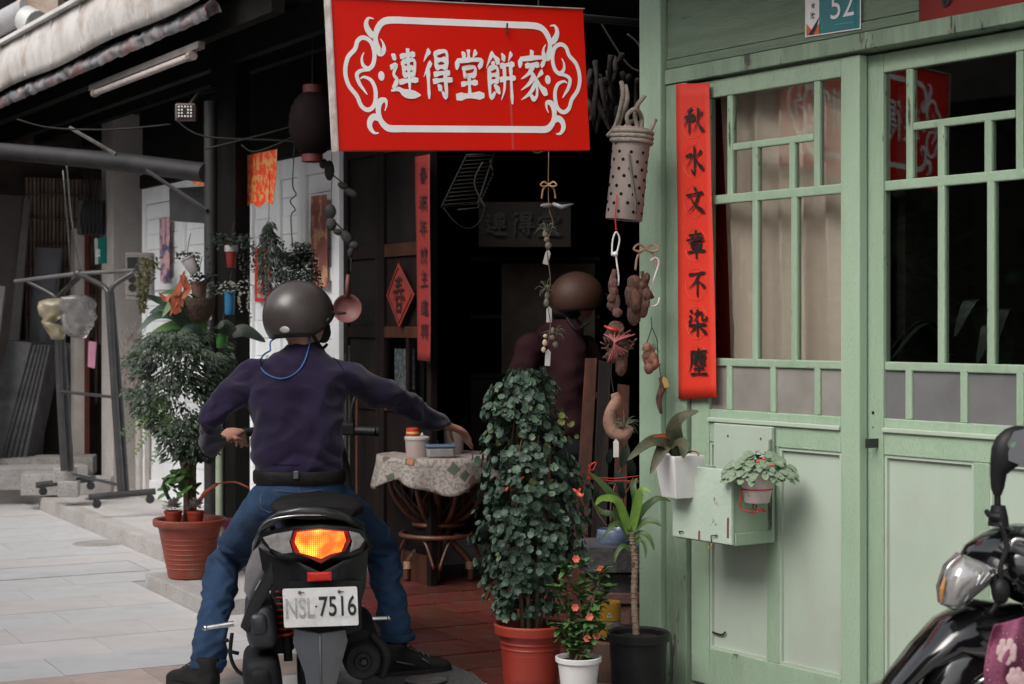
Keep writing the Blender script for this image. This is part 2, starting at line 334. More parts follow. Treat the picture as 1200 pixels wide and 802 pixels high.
G['man'] = "1.2,9.4 2.2,8.6 d|.8,7 1.8,6.2 d|.7,2.6 2.4,5.6 t|3.6,8.4 9.4,8.8 h|5.1,9.8 5.1,7.4 v|7.8,9.8 7.8,7.4 v|3.6,6.4 9.2,6.7 h|3.8,5.2 3.8,.6 v|3.8,5.1 9,5.3 8.9,.6 h|6.3,6.4 6.3,1.8 v|5,4 5.6,2.6 d|7.4,4 8,2.6 d"
G['nian'] = "3,10 1.2,7.4 t|2.4,8.3 8.4,8.7 h|2.6,6 8,6.2 h|.6,3.4 9.6,3.8 h|3,6 3,3.6 v|5.5,8.4 5.5,-.2 v"
G['zhu'] = "4.6,10 5.6,9 d|1.8,7.8 8.4,8.2 h|2.4,4.6 7.8,4.9 h|5.1,7.8 5.1,.8 v|.8,.5 9.4,.9 h"
G['jin'] = "1.2,8.8 2.2,7.9 d|.8,6 2.4,6.4 1.4,4 2.4,2.4 h|.6,1.4 3,1.8 9.8,.8 n|5,9.8 3.6,6.8 t|4.6,8 4.6,2.4 v|6.6,9.6 7.2,8.6 d|4.7,7.9 9,8.1 h|4.7,6.1 8.6,6.3 h|4.7,4.4 8.6,4.6 h|4.7,2.6 9.2,2.8 h|6.8,7.9 6.8,2.6 v"
G['xing'] = "1.4,9 1.8,3.6 v|8.4,9.2 8.2,3.6 v|3.8,8.6 3.8,4 v|3.8,8.6 6.4,8.8 6.2,4 h|4.3,6.6 5.8,6.7 h|.6,3 9.6,3.3 h|3.6,2.4 1.4,0 t|6.2,2.5 8.8,.2 d"
G['sheng'] = "2.8,9.6 1.2,6.4 t|2.2,7.6 8.6,8 h|2,4.6 8,4.9 h|5,10 5,.8 v|.8,.5 9.4,.9 h"
G['da'] = "1,6.6 9,7.2 h|5.2,10 4.6,5.6 .8,.8 t|5.2,6.4 9.6,.8 n"
G['cai'] = "1,7 5,7.4 h|3.4,9.8 3.4,.6 2.4,1.4 v|3.2,6.6 .8,2.8 t|5.2,7.4 9.6,7.8 h|7.8,9.8 7.8,.5 6.6,1.4 v|7.6,7.2 5,2.6 t"
LAYER = [0]
def brush(mb, code, org, u, v, nrm, size, wt=1.0, flip=False):
    """variable-width brush strokes on a plane; org = lower left corner"""
    rnd = random.Random(hash(code) % 1000 if False else len(code))
    for st in G.get(code, code).split('|'):
        *pp, ty = st.split(); pts = [Vector((float(a), float(b), 0)) for a, b in (q.split(',') for q in pp)]
        pts = catmull(pts, 5) if len(pts) > 2 else [pts[0].lerp(pts[1], i/6)+Vector((0, .12*math.sin(i/6*math.pi), 0)) for i in range(7)]
        n = len(pts)
        prof = {'h': [.50, .62, .42, .40, .45, .66, .42], 'v': [.58, .70, .50, .48, .50, .56, .30], 't': [.52, .68, .55, .45, .32, .20, .05],
                'n': [.22, .35, .45, .60, .82, .95, .12], 'd': [.18, .45, .62, .78, .80, .60, .25], 'H': [.62, .80, .60, .56, .62, .85, .5]}[ty]
        wd = [x*wt*(1+rnd.uniform(-.10, .10)) for x in interp(prof, n)]
        LAYER[0] = (LAYER[0]+1) % 40; off = nrm*(.00015*LAYER[0])
        b = len(mb.v)
        for i in range(n):
            t = pts[min(i+1, n-1)]-pts[max(i-1, 0)]; t.normalize(); q = Vector((-t.y, t.x, 0))
            p = pts[i]
            if i == 0: p = p-t*.18
            if i == n-1: p = p+t*.12
            for sgn in (-1, 1):
                k = p+q*(sgn*wd[i]*.9); mb.v.append(org+u*(k.x/10*size)+v*(k.y/10*size)+off)
        for i in range(n-1): mb.f.append([b+2*i, b+2*i+2, b+2*i+3, b+2*i+1])
    return mb
def text_mb(body, org, u, v, nrm, height, width=None, bold=0.0):
    cu = bpy.data.curves.new('t', 'FONT'); cu.body = body; cu.size = 1; cu.offset = bold; o = bpy.data.objects.new('t', cu); COL.objects.link(o)
    dg = bpy.context.evaluated_depsgraph_get(); me = bpy.data.meshes.new_from_object(o.evaluated_get(dg)); bpy.data.objects.remove(o)
    xs = [p.co.x for p in me.vertices]; ys = [p.co.y for p in me.vertices]; x0, y0 = min(xs), min(ys); h = max(ys)-y0; wd = max(xs)-x0
    sy = height/h; sx = width/wd if width else sy; mb = MB()
    mb.add([org+u*((p.co.x-x0)*sx)+v*((p.co.y-y0)*sy)+nrm*.0006 for p in me.vertices], [tuple(f.vertices) for f in me.polygons]); return mb
# ------------------------------------------------ ground, road, kerbs
STR = R(28)                                   # the street runs 28 degrees left of the view
su = Vector((-math.sin(STR), math.cos(STR), 0)); sv = Vector((math.cos(STR), math.sin(STR), 0))   # along, towards the shops
RF = Frame((-1.90, 8.86, 0), STR)             # local y along the street (away), local x towards the shops; kerb line at x=0
def rf(x, y, z=0): return RF.w(x, y, z)
g = MB(); g.box((0, 0, -.03), (120, 160, .02)); tag(g.build('ground', mat('ground_cement', (.30, .29, .28), .85, speck=(.2, .2, .2), bump=.3)), kind='structure')
road = thing('road', None, None, (-1.90, 8.86, 0), STR); tag(road, kind='structure')
b = MB(); b.box2(-6, 1.7, -14, 30, -.018, -.006); tag(b.build('bedding', GROUT, road))
# slabs in courses across the street: course depth .38, slab length .62
def slab_mesh(name, a, c, m, t=.012, be=.0012):
    q = MB(); q.box2(be, a-be, be, c-be, -t, 0)
    q.v = [Vector((p.x, p.y, p.z)) for p in q.v]
    me = q.mesh(name, m); return me
SA, SB = .60, .385
ms_g = slab_mesh('slab_grey', SA, SB, GRAN); ms_p = slab_mesh('slab_pink', SA, SB, GRANP); ms_b = slab_mesh('slab_brick', .30, SB, BRICKP)
cnt = 0
for j in range(-9, 19):
    y = j*SB-.12
    off = (j % 2)*.3
    brick = j == -6
    pink = j in (-1, -3) or j % 7 == 3
    if brick:
        for i in range(-12, 6):
            x = i*.30
            if x > .2: continue
            c = rf(x+.15, y+.19)
            if c.y < 5.9: continue
            piece('paving_slab', ms_b, road, T(x, y, 0.0+random.uniform(-.001, .001))); cnt += 1
        continue
    for i in range(-9, 3):
        x = i*SA+off-.6
        xc = x+SA
        if x > (.0 if -1.1 < y <= -.02 else .42): continue
        c = rf(x+.3, y+.19)
        if c.y < 5.6 or c.y > 20: continue
        if abs(c.x/c.y) > .45: continue
        lim = .356 if y > -.02 else (-.004 if y > -1.1 else .474)
        kx = min(1, (lim-x)/SA)
        if kx < .05: continue
        piece('paving_slab', ms_p if pink and -6 < i < 2 else ms_g, road, T(x, y, random.uniform(-.0012, .0012)) @ SC(kx, 1, 1)); cnt += 1
# kerbs and platforms
pl = MB(); pl.box2(.0, 3.0, -.42, .78, -.02, .076)
lower = thing('pavement', None, None, (-1.90, 8.86, 0), STR); tag(lower, kind='structure')
pl = MB(); pl.box2(.10, 3.4, .0, 12.0, -.02, .092); 
UPX = .36
q = MB(); q.box2(UPX+.11, 2.2, .02, 4.6, -.02, .094); q.build('walkway', PLAT, lower)
q = MB(); q.box2(.112, UPX+.106, -1.02, .02, -.02, .074); q.build('step_top', PLAT, lower)
def kerb_row(x0, wd, y0, y1, h, ln, m=KERB):
    y = y0
    while y < y1-.05:
        l = min(ln, y1-y); k = MB(); k.box2(x0, x0+wd, y+.002, y+l-.004, -.02, h+random.uniform(-.002, .002)); k.build('kerb_stone', m, lower, bevel=.006); y += l
kerb_row(0, .11, -.98, .02, .076, .62)
kerb_row(UPX, .108, .02, 4.1, .096, .9)
q = MB(); q.box2(.11, 2.2, 4.62, 12, -.02, .07); q.build('far_walkway', PLAT, lower)
# raised plinth of the neighbour: two blocks high
pb = MB(); pb.box2(.35, .95, 4.3, 4.62, .0, .30); 
# red tile floor inside the arcade
fl = thing('arcade_floor', None, None, (-1.90, 8.86, 0), STR); tag(fl, kind='structure')
q = MB(); q.box2(.0, 4.2, -5.2, .0, -.02, -.004); q.build('mortar_bed', MORT, fl)
q = MB(); q.box2(.482, 4.2, .0, 2.6, -.02, .0); q.build('cement_floor', ASPH, fl)
q = MB(); q.box2(-.1, 4.2, -3.4, -2.17, -.012, .003); 
tm = slab_mesh('floor_tile', .30, .30, TILE, .014, .0065)
tn = 0
WALLIN = lambda c: (GF_I @ c).y > -.1 and (GF_I @ c).x > -.1
GF_I = Frame((.52, 6.5, 0), R(-55)).I
for i in range(0, 10):
    for j in range(-13, 6):
        x = .48+i*.30; y = j*.30+.0
        c = rf(x+.15, y+.15); px = CX+c.x/c.y*FPX
        if px < 385 or px > 800 or c.y > 9.35 or c.y < 5.6: continue
        if WALLIN(c): continue
        piece('floor_tile', tm, fl, T(x, y, random.uniform(-.001, .002)+.006) @ rx(random.uniform(-.004, .004)) @ ry(random.uniform(-.004, .004))); tn += 1
# dark cement apron at the threshold and the round drain cover in it
q = MB(); a = [rf(.30, -2.9, .008), rf(.45, -2.02, .008)]
ap = [P(425, 815, 1), P(425, 772, 1), P(560, 768, 1), P(590, 815, 1)]
def onground(px, py, z=0):
    Y = (CAM_H-z)*FPX/(py-HY); return P(px, py, Y)
pts = [onground(x, y, .012) for x, y in ((415, 830), (430, 778), (500, 768), (556, 790), (600, 830))]
q = MB(); q.poly([p-Vector((0, 0, .012)) for p in pts], (0, 0, .012)); q.build('cement_apron', ASPH, fl, world=True)
dc = onground(499, 799, .014); dr = thing('drain_cover', 'round slotted metal drain cover in the dark cement by the shoe', 'drain cover', dc)
q = MB(); q.lathe([(.001, .0), (.072, .0), (.078, .004), (.080, .008)], 32)
for i, r_ in enumerate((.062, .050, .038, .026, .014)):
    q.lathe([(r_-.0028, .001), (r_-.0028, .0065), (r_+.0028, .0065), (r_+.0028, .001)], 32)
q.build('cover', mat('drain_metal', (.36, .34, .32), .4, (.2, .19, .18), 20, metal=.6), dr, smooth=40)
# manhole frame in the road
gc = onground(45, 671, .0)
mh = thing('manhole_cover', 'flat rectangular stone-filled manhole cover set in the road at left', 'manhole cover', gc, STR)
q = MB(); q.box2(-.55, .55, -.21, .21, -.002, .002); q.build('cover', GRAN, mh)
q = MB()
for x0, x1, y0, y1 in ((-.565, .565, -.222, -.212), (-.565, .565, .212, .222), (-.565, -.556, -.212, .212), (.556, .565, -.212, .212)): q.box2(x0, x1, y0, y1, -.002, .003)
q.build('frame', mat('dull_frame', (.36, .35, .345), .7, (.26, .25, .245), 8), mh)
gc = onground(116, 637, .0); mh = thing('utility_cover', 'small oval cast cover in the road near the kerb', 'utility cover', gc, STR)
q = MB(); q.lathe([(.001, .003), (.14, .003), (.15, .0045), (.16, .001)], 28); q.build('cover', mat('cast_cover', (.36, .34, .33), .6, speck=(.2, .19, .19)), mh, smooth=40)

# ------------------------------------------------ green house front
GA = R(-55); GF = Frame((.52, 6.5, 0), GA)
def gx(px): return GF.ray(px, 400).x
def gz(px, py): return GF.ray(px, py).z
house = thing('green_house', 'pale green timber house front with glazed sliding doors', 'house', (.52, 6.5, 0), GA)
zr = lambda y: gz(905, y)
Z_TOP = zr(103); Z1a, Z1b = zr(162), zr(170.5); Z2a, Z2b = zr(222.5), zr(233.5); Z3a, Z3b = zr(421.5), zr(431); Z4a = zr(484); ZP = zr(524); ZH = zr(86)
def bx(name, x0, x1, y0, y1, z0, z1, m, par, bev=.003):
    q = MB(); q.box2(x0, x1, y0, y1, z0, z1); return q.build(name, m, par, bevel=bev)
XA, XB, XC, XD, XE = gx(757), gx(782), gx(783.2), gx(807), gx(809)
bx('corner_post', XA, XB, -.035, .16, -.02, 2.9, GREEN, house, .006)
bx('door_post', XC, XD, -.012, .13, -.02, ZH+.02, GREENW, house)
bx('threshold', XD-.1, 4.2, .012, .16, -.02, .045, GREENW, house)
bx('lintel', XC, 4.2, -.02, .13, ZH+.022, zr(60), GREENW, house)
bx('fillet_board', XC, 4.2, -.014, .12, zr(60)+.003, zr(48), GREENS, house)
zz = zr(48)+.003
for h_ in (.235, .22, .22):
    bx('siding_board', XC, 4.2, -.008, .12, zz, zz+h_, GREENS, house); zz += h_+.004
def leaf(x0, yf, par, frost, lowx, n=0):
    d = bpy.data.objects.new('sliding_door', None); COL.objects.link(d); d.parent = par; d.location = (x0, yf, 0); d.matrix_basis = T(x0, yf, 0)
    W = .84; gl0, gl1 = .098, .098+.656
    t = .036
    bx('stile', 0, gl0-.001, 0, t, .05, ZH+.012, GREEN, d); bx('stile', gl1+.001, W, 0, t, .05, ZH+.012, GREEN, d)
    bx('top_rail', gl0, gl1, .001, t-.001, Z_TOP, ZH+.012, GREEN, d)
    V1, V2 = .204-.0, .639
    hb = lambda a, c, z0, z1: bx('glazing_bar', a, c, .004, .030, z0, z1, GREEN, d, .004)
    vb = lambda x, z0, z1: bx('glazing_bar', x-.014, x+.014, .0043, .0297, z0, z1, GREEN, d, .004)
    hb(gl0, gl1, Z2a, Z2b); hb(gl0, gl1, Z3a, Z3b)
    vb(V1, Z2b, Z_TOP); vb(V2, Z2b, Z_TOP); hb(V1+.0155, V2-.0155, Z1a+0, Z1b)
    r2 = (.335, .52); 
    for x in r2: vb(x, Z2b, Z1a)
    r3 = (.335, .53)
    for x in r3: vb(x, Z3b, Z2a)
    r4 = (.20, .425, .64)
    for x in r4: vb(x, Z4a, Z3a)
    bx('lock_rail', gl0, gl1, .001, t-.001, ZP, Z4a, GREEN, d)
    bx('rail_moulding', gl0, gl1, -.010, .002, Z4a-.045, Z4a-.030, GREENP, d)
    bx('bottom_rail', gl0, gl1, .001, t-.001, .05, .185, GREEN, d)
    # panes
    def pane(xa, xb, za, zb, m): 
        q = MB(); q.box2(xa, xb, .014, .018, za, zb); q.build('pane', m, d)
    e = .0155
    pane(gl0, V1-e, Z2b, Z_TOP, GL); pane(V2+e, gl1, Z2b, Z_TOP, GL); pane(V1+e, V2-e, Z1b, Z_TOP, GL)
    xs = [V1, *r2, V2]
    for a, c in zip(xs, xs[1:]): pane(a+e, c-e, Z2b, Z1a, GL)
    xs = [gl0-e, *r3, gl1+e]
    for a, c in zip(xs, xs[1:]): pane(a+e, c-e, Z3b, Z2a, GL)
    xs = [gl0-e, *r4, gl1+e]
    for a, c in zip(xs, xs[1:]): pane(a+e, c-e, Z4a, Z3a, frost)
    # lower panels
    bx('mullion', lowx-.03, lowx+.03, .002, t-.002, .185, ZP, GREEN, d)
    for a, c in ((gl0, lowx-.03), (lowx+.03, gl1)):
        bx('door_panel', a, c, .018, .026, .185, ZP, GREENP, d, 0)
        q = MB(); w_ = .010
        q.box2(a, a+w_, .006, .018, .185, ZP); q.box2(c-w_, c, .006, .018, .185, ZP); q.box2(a+w_, c-w_, .006, .018, ZP-w_, ZP); q.box2(a+w_, c-w_, .006, .018, .185, .185+w_)
        q.build('panel_moulding', GREENP, d)
    return d
X0L = XE; X0R = X0L+.84-.034
d1 = leaf(X0L, .004, house, FROSTW, gx(904)-X0L)
d2 = leaf(X0R, .048, house, FROST, gx(1131)+.02-X0R)
q = MB()
for px, py in ((1023, 484), (1023, 501), (1023, 518)):
    p = GF.ray(px, py, .047); q.lathe([(.0, .0), (.006 if py != 501 else .003, .0)], 12, T(p.x-X0R, -.0008, p.z) @ rx(R(90)))
q.build('screw_hole', INK, d2)
q = MB(); p = GF.ray(1016, 520, .0); q.box2(p.x-.004, p.x+.006, -.004, .05, p.z-.015, p.z+.015); q.build('door_catch', BLACKM, house)
bx('door_post', X0R+.84+.01, X0R+.95, -.012, .13, -.02, ZH+.02, GREENW, house)
bx('wall_boards', X0R+.953, 4.2, 0, .1, -.02, ZH+.02, GREENS, house)
# bracket-like hook wire on the lower left panel
q = MB(); a = [GF.ray(x, y, .018-.004) for x, y in ((831, 739), (838, 742), (846, 744), (850, 741))]; q.tube(a, .0035, 6, smooth=3)
a = [GF.ray(x, y, .012) for x, y in ((831, 739), (831.5, 771), (843, 776))]; q.tube(a, .0022, 6); q.build('door_hook', WIREB, house, smooth=True)
# side wall of the green house running back from the corner, roof slab above
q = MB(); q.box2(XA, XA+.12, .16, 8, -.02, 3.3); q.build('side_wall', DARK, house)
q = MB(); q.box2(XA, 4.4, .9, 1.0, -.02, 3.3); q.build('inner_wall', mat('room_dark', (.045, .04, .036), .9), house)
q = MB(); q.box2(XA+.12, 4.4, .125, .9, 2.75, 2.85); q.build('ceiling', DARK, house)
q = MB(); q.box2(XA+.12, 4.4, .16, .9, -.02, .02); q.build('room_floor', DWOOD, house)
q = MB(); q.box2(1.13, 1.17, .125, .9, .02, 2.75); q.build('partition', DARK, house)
q = MB(); q.box2(XA-.1, 4.4, -.75, .125, 3.02, 3.06); q.build('canopy', ROOFM, house)
q = MB(); q.box2(XA-.1, 4.4, -.78, -.752, 2.92, 3.08); q.build('canopy_fascia', EAVEM, house)
q = MB(); q.box2(XA, 4.4, .0, 8, 3.3, 6.5); q.build('upper_storey', CEMENT, house)
# curtain behind the left door
cu = thing('curtain', 'cream gathered curtain behind the left green sliding door', 'curtain', (.52, 6.5, 0), GA)
def cf(u, v):
    x = X0L+.03+u*.79; z = .55+v*(Z_TOP+.05-.55); uu = u+.035*math.sin(v*2.2)*(1-u); fold = (abs(math.sin(uu*21+math.sin(v*2.5)*.6))**.6)*.052+math.sin(uu*63+v*3)*.005+math.sin(uu*9+2+v*2)*.012
    pull = .10*max(0, math.sin((1-v)*2.6))*(1-u)
    return (x+pull*.35, .09+fold, z)
q = MB(); q.grid(cf, 150, 24); q.build('cloth', CURT, cu, smooth=True)
q = MB(); q.tube([(X0L+.02, .085, Z_TOP+.06), (X0L+.82, .085, Z_TOP+.06)], .008, 8); q.build('curtain_rod', BLACKM, cu)
# plant stems inside the right window
ip = thing('indoor_plant', 'dim leafy plant behind the dark panes of the right door', 'plant', GF.w(X0R+.3, .42, .02))
q = MB()
base = GF.w(X0R+.3, .42, .9)
for k in range(13):
    a = random.uniform(0, 6.28); l = random.uniform(.35, .6); tip = base+Vector((math.cos(a)*l*.6, math.sin(a)*l*.35, l))
    mid = base.lerp(tip, .6)+Vector((0, 0, .08)); c = [base, mid, tip, tip+Vector((math.cos(a)*.12, 0, -.12))]; pc = catmull(c, 5)
    side = Vector((-math.sin(a), math.cos(a), 0)); n = len(pc)
    for i in range(n-1):
        w0 = .028*math.sin(math.pi*min(1, (i+.3)/n)); w1 = .028*math.sin(math.pi*min(1, (i+1.3)/n))
        q.quad(pc[i]-side*w0, pc[i]+side*w0, pc[i+1]+side*w1, pc[i+1]-side*w1)
q.build('foliage', LF_BLK, ip, world=True, smooth=True)
q = MB(); q.lathe([(.10, 0), (.14, .3), (.15, .31), (.15, .34)], 20); q.tube([(0, 0, .3), (0, 0, .9)], .02); q.build('pot', TERRA, ip, smooth=40)

# ------------------------------------------------ shop house (arcade bay) with recessed front
WA = R(-59); WF = Frame((-.98, 9.8, 0), WA)
def wx(px): return WF.ray(px, 400).x
def wz(px, py): return WF.ray(px, py).z
shop = thing('cake_shop', 'dark old shop front with recessed white timber doors and arcade', 'shop', (-.98, 9.8, 0), WA)
XL = wx(168); FZ = .094
# white boarded doors between px 168 and 400
edges = [wx(p) for p in (168, 214, 256, 293, 325, 355, 396)]
WT = 2.38
for i, (a, c) in enumerate(zip(edges, edges[1:])):
    bx('door_stile', a+.002, a+.062, -.012, .03, FZ, WT, WALLW, shop); bx('door_stile', c-.06, c-.002, -.012, .03, FZ, WT, WALLW, shop)
    for z0, z1 in ((FZ, .22), (.98, 1.06), (1.62, 1.70), (2.26, WT)): bx('door_rail', a+.064, c-.062, -.010, .028, z0, z1, WALLW, shop)
    for z0, z1 in ((.22, .98), (1.06, 1.62), (1.70, 2.26)):
        n = 5
        for k in range(n): 
            h0 = z0+(z1-z0)*k/n; h1 = z0+(z1-z0)*(k+1)/n-.003; bx('louvre_board', a+.064, c-.062, .006+.004*(k % 2), .022, h0, h1, WALLW, shop, .002)
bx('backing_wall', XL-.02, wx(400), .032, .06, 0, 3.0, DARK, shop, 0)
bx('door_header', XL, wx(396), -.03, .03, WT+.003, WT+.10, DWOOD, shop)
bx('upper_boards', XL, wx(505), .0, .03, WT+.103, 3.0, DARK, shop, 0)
bx('hanging_post', wx(396.5), wx(402.5), -.03, .04, FZ, WT, WALLW, shop)
# dark timber doors px 403..505
xs = [wx(p) for p in (404, 446, 507)]
for a, c, glassy in ((xs[0], xs[1], 0), (xs[1], xs[2], 1)):
    bx('timber_stile', a+.002, a+.055, -.01, .03, FZ-.09, WT, DWOOD, shop); bx('timber_stile', c-.05, c-.002, -.01, .03, FZ-.09, WT, DWOOD, shop)
    zl = wz(475, 470); zm0, zm1 = wz(475, 383), wz(475, 393); zt = wz(475, 300)
    for z0, z1 in ((.0, .16), (zl-.06, zl), (zm0-.06, zm0), (zt, zt+.07), (WT-.08, WT)): bx('timber_rail', a+.057, c-.052, -.008, .028, z0, z1, RWOOD if glassy else DWOOD, shop)
    bx('timber_panel', a+.057, c-.052, .008, .02, .16, zl-.06, DWOOD, shop)
    if glassy:
        xm = (a+c)/2+.02; bx('timber_bar', xm-.015, xm+.015, -.004, .024, zl, zm0-.06, DWOOD, shop)
        for k0, k1 in ((a+.057, xm-.015), (xm+.015, c-.052)): bx('timber_pane', k0, k1, .006, .010, zl, zm0-.06, GL, shop, 0)
        bx('timber_panel', a+.057, c-.052, .008, .02, zm0, zt, DWOOD, shop); bx('timber_panel', a+.057, c-.052, .008, .02, zt+.07, WT-.08, DARK, shop)
        bx('pane_reflection', a+.07, xm-.03, .05, .06, zl+.06, zm0-.12, mat('pale_reflection', (.45, .48, .50), .7, (.18, .20, .24), 40, .45, .55), shop, 0)  # pale bluish sheet behind the pane, painted in for its bright reflection
    else:
        bx('timber_panel', a+.057, c-.052, .008, .02, zl, WT-.08, DARK, shop)
bx('thin_rod', wx(413), wx(414.5), -.05, -.045, .1, 1.2, STEEL, shop, 0); bx('thin_rod', wx(418.5), wx(420), -.055, -.05, .1, 1.25, STEEL, shop, 0)
bx('leaning_rod', wx(426), wx(428), -.05, -.045, .1, 1.05, RATTAN, shop, 0)
# interior shell
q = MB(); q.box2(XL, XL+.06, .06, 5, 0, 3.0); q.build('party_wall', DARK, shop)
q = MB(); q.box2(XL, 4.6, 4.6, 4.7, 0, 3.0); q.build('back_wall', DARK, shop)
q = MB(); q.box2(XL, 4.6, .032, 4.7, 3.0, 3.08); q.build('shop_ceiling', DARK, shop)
q = MB(); q.box2(wx(507), 4.6, -.2, 4.7, -.03, -.001); q.build('shop_floor', ASPH, shop)
# arcade roof, upper storey
EV0 = P(0, 110, 12.0); EV1 = P(240, 0, 12.0*(1.36+0)/(1.36) if False else (EV0.z-CAM_H)*FPX/HY)
edir = (EV1-EV0); edir.z = 0; edir.normalize(); ENR = Vector((edir.y*-1, edir.x, 0))
if ENR.dot(Vector((1, 1, 0))) < 0: ENR = -ENR
ZE = EV0.z
EO = thing('street_eave', 'weathered white sheet-metal eave over the arcade, upper left', 'eave', EV0+Vector((0, 0, 0)), math.atan2(edir.y, edir.x))
# local x along the eave towards camera; local y: positive = left-normal of edir
sgn = 1 if (rz(math.atan2(edir.y, edir.x)) @ Vector((0, 1, 0))).dot(ENR) > 0 else -1
def fe(u, v):
    x = -5+u*9.0; ph = math.sin(x*9.7)*.5+math.sin(x*23)*.2
    return (x, sgn*(-.02+.006*ph*v-.03*math.sin(v*3.1)), .31*v+.01*math.sin(x*3.1)*(1-v))
q = MB(); q.grid(fe, 160, 6); q.build('fascia', EAVEM, EO, smooth=True, thick=.003)
q = MB(); q.box2(-5, 4.0, sgn*-.07, sgn*.3, .31, .335); q.build('cap_flashing', mat('pale_flashing', (.62, .60, .58), .4, (.5, .47, .45), 4), EO)
def aw(u, v):
    x = -5+u*9.0; n_ = noise.noise(Vector((x*7, v*4, 0))); n2 = noise.noise(Vector((x*22, v*9, 3)))
    a = v*4.2; r_ = .045+.016*n_+.007*n2
    return (x, sgn*(.055+r_*math.cos(a)*1.0), -.045+r_*math.sin(a)*1.1)
q = MB(); q.grid(aw, 320, 12); q.build('rolled_plastic', mat('crumpled_plastic', (.30, .29, .30), .35, (.10, .095, .105), 9, .42, .6, stain=(.45, .22, .2), stain_scale=3), EO, smooth=True)
for k in range(14):
    q = MB(); x = -4.8+k*.62; q.box2(x, x+.012, sgn*-.04, sgn*-.024, .02, .30); q.build('fascia_seam', EAVEM, EO)
# beams under the roof, running along the street
for i, (yy, z0, z1, wd) in enumerate(((.20, -.10, .04, .07), (.52, -.14, .02, .06), (.85, -.10, .04, .06), (1.25, -.10, .04, .06))):
    q = MB(); q.box2(-5, 4.4, sgn*yy, sgn*(yy+wd), z0, z1); q.build('beam', mat('roof_beam', (.010, .009, .008), .8, (.018, .016, .015), 5), EO)
for k in range(7):
    q = MB(); x = -4.4+k*1.3; q.box2(x, x+.06, sgn*.06, sgn*1.9, .045, .12); q.build('rafter', ROOFM, EO)
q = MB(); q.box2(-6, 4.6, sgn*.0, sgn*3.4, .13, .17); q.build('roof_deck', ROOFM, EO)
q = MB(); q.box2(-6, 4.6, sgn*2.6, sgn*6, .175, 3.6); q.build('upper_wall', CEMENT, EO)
# gutter pipes at the top left corner, above the eave
gp = thing('drain_pipe', 'grey jointed drain pipe above the eave at the top left corner', 'pipe', P(0, 30, 12.6))
q = MB(); q.tube([P(-60, 60, 12.9), P(0, 28, 12.6), P(34, 10, 12.4)], .085, 14); q.build('pipe', mat('pipe_grey', (.42, .42, .43), .5, (.3, .3, .31), 6), gp, world=True, smooth=40)
q = MB(); q.tube([P(30, 22, 12.4), P(42, 28, 12.35)], .10, 14); q.tube([P(42, 28, 12.4), P(52, 46, 12.4)], .05, 10); q.build('pipe_joint', mat('pipe_joint_grey', (.5, .5, .49), .5), gp, world=True, smooth=40)
q = MB(); q.box(P(48, 10, 12.5), (.30, .2, .14)); q.build('bracket', mat('rusty_bracket', (.4, .37, .34), .6, (.25, .15, .1), 5), gp, world=True)
gb = thing('upper_wall_block', 'dark upper wall above the eave behind the drain pipe', 'wall', P(60, 60, 13.4))
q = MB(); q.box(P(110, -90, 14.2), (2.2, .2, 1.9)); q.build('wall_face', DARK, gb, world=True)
# pole beam between column and the next bay, column
CPx0, CPx1 = 244, 284
col = thing('arcade_post', 'tall blackened timber post hung with pots behind the rider', 'post', P(264, 649, 9.8)*1+Vector((0, 0, 0)))
col.location.z = 0; col.matrix_basis = T(P(264, 0, 9.8).x, 9.8, 0)
q = MB(); q.box2(-.055, .105, -.07, .1, .07, ZE+.03, rz(R(-20))); q.build('post_shaft', mat('charred_post', (.006, .0055, .005), .8, (.010, .009, .0085), 6, stretch=(4, 4, .5), bump=.3), col)
q = MB(); q.tube([(-.075, -.05, .07), (-.075, -.05, ZE-.35)], .038, 14); q.build('steel_pole', mat('grey_pole', (.022, .021, .022), .5, (.015, .014, .014), 7), col, smooth=40)
q = MB(); q.tube([(-.02, -.08, .07), (-.02, -.08, .85)], .022, 10); q.build('pale_pipe', mat('pale_green_pipe', (.32, .37, .28), .5), col, smooth=40)
cb = thing('cross_beam', 'long dark round beam crossing from the post to the left edge', 'beam', P(243, 203, 9.75))
q = MB(); q.tube([P(243, 203, 9.75), P(120, 188, 10.7), P(-60, 172, 12.4)], .057, 14, smooth=3); q.build('beam', mat('beam_grey', (.026, .024, .024), .5, (.016, .015, .015), 6), cb, world=True, smooth=40)
q = MB(); q.tube([P(172, 200, 10.0), P(243, 247, 9.7)], .012, 6); q.build('strut', BLACKM, cb, world=True)
q = MB(); q.tube([P(82, 150, 10.6), P(136, 181, 10.3)], .012, 6); q.build('strut', STEEL, cb, world=True)
# ------------------------------------------------ neighbour house 58
NF = WF
nb = thing('neighbour_house', 'dim grey house 58 with granite pillar and cluttered porch at left', 'house', P(113, 0, 13.1)*1, STR)
nb.location.z = 0; nb.matrix_basis = T(P(113, 0, 13.1).x, 13.1, 0) @ rz(STR)
N2 = Frame((P(113, 0, 13.1).x, 13.1, 0), STR)
def nx(px, y=0): return N2.ray(px, 400, y).x
bx('granite_pillar', .13, .36, 0, .35, .07, 3.0, mat('pillar_granite', (.50, .46, .44), .8, (.41, .375, .36), 4, speck=(.3, .28, .27), speck_scale=80, bump=.4, stain=(.36, .33, .32)), nb)
bx('dark_pier', .362, .58, -.05, .3, .07, 3.0, mat('sooty_pier', (.035, .031, .03), .85, (.02, .018, .017), 3, bump=.4), nb)
bx('porch_floor', -2.2, -.002, .25, 3.0, -.02, .27, PLAT, nb)
bx('pale_jamb', nx(88, .8), nx(99, .8), .8, .95, .27, 2.15, mat('cream_jamb', (.62, .56, .52), .7, (.5, .45, .41), 4), nb)
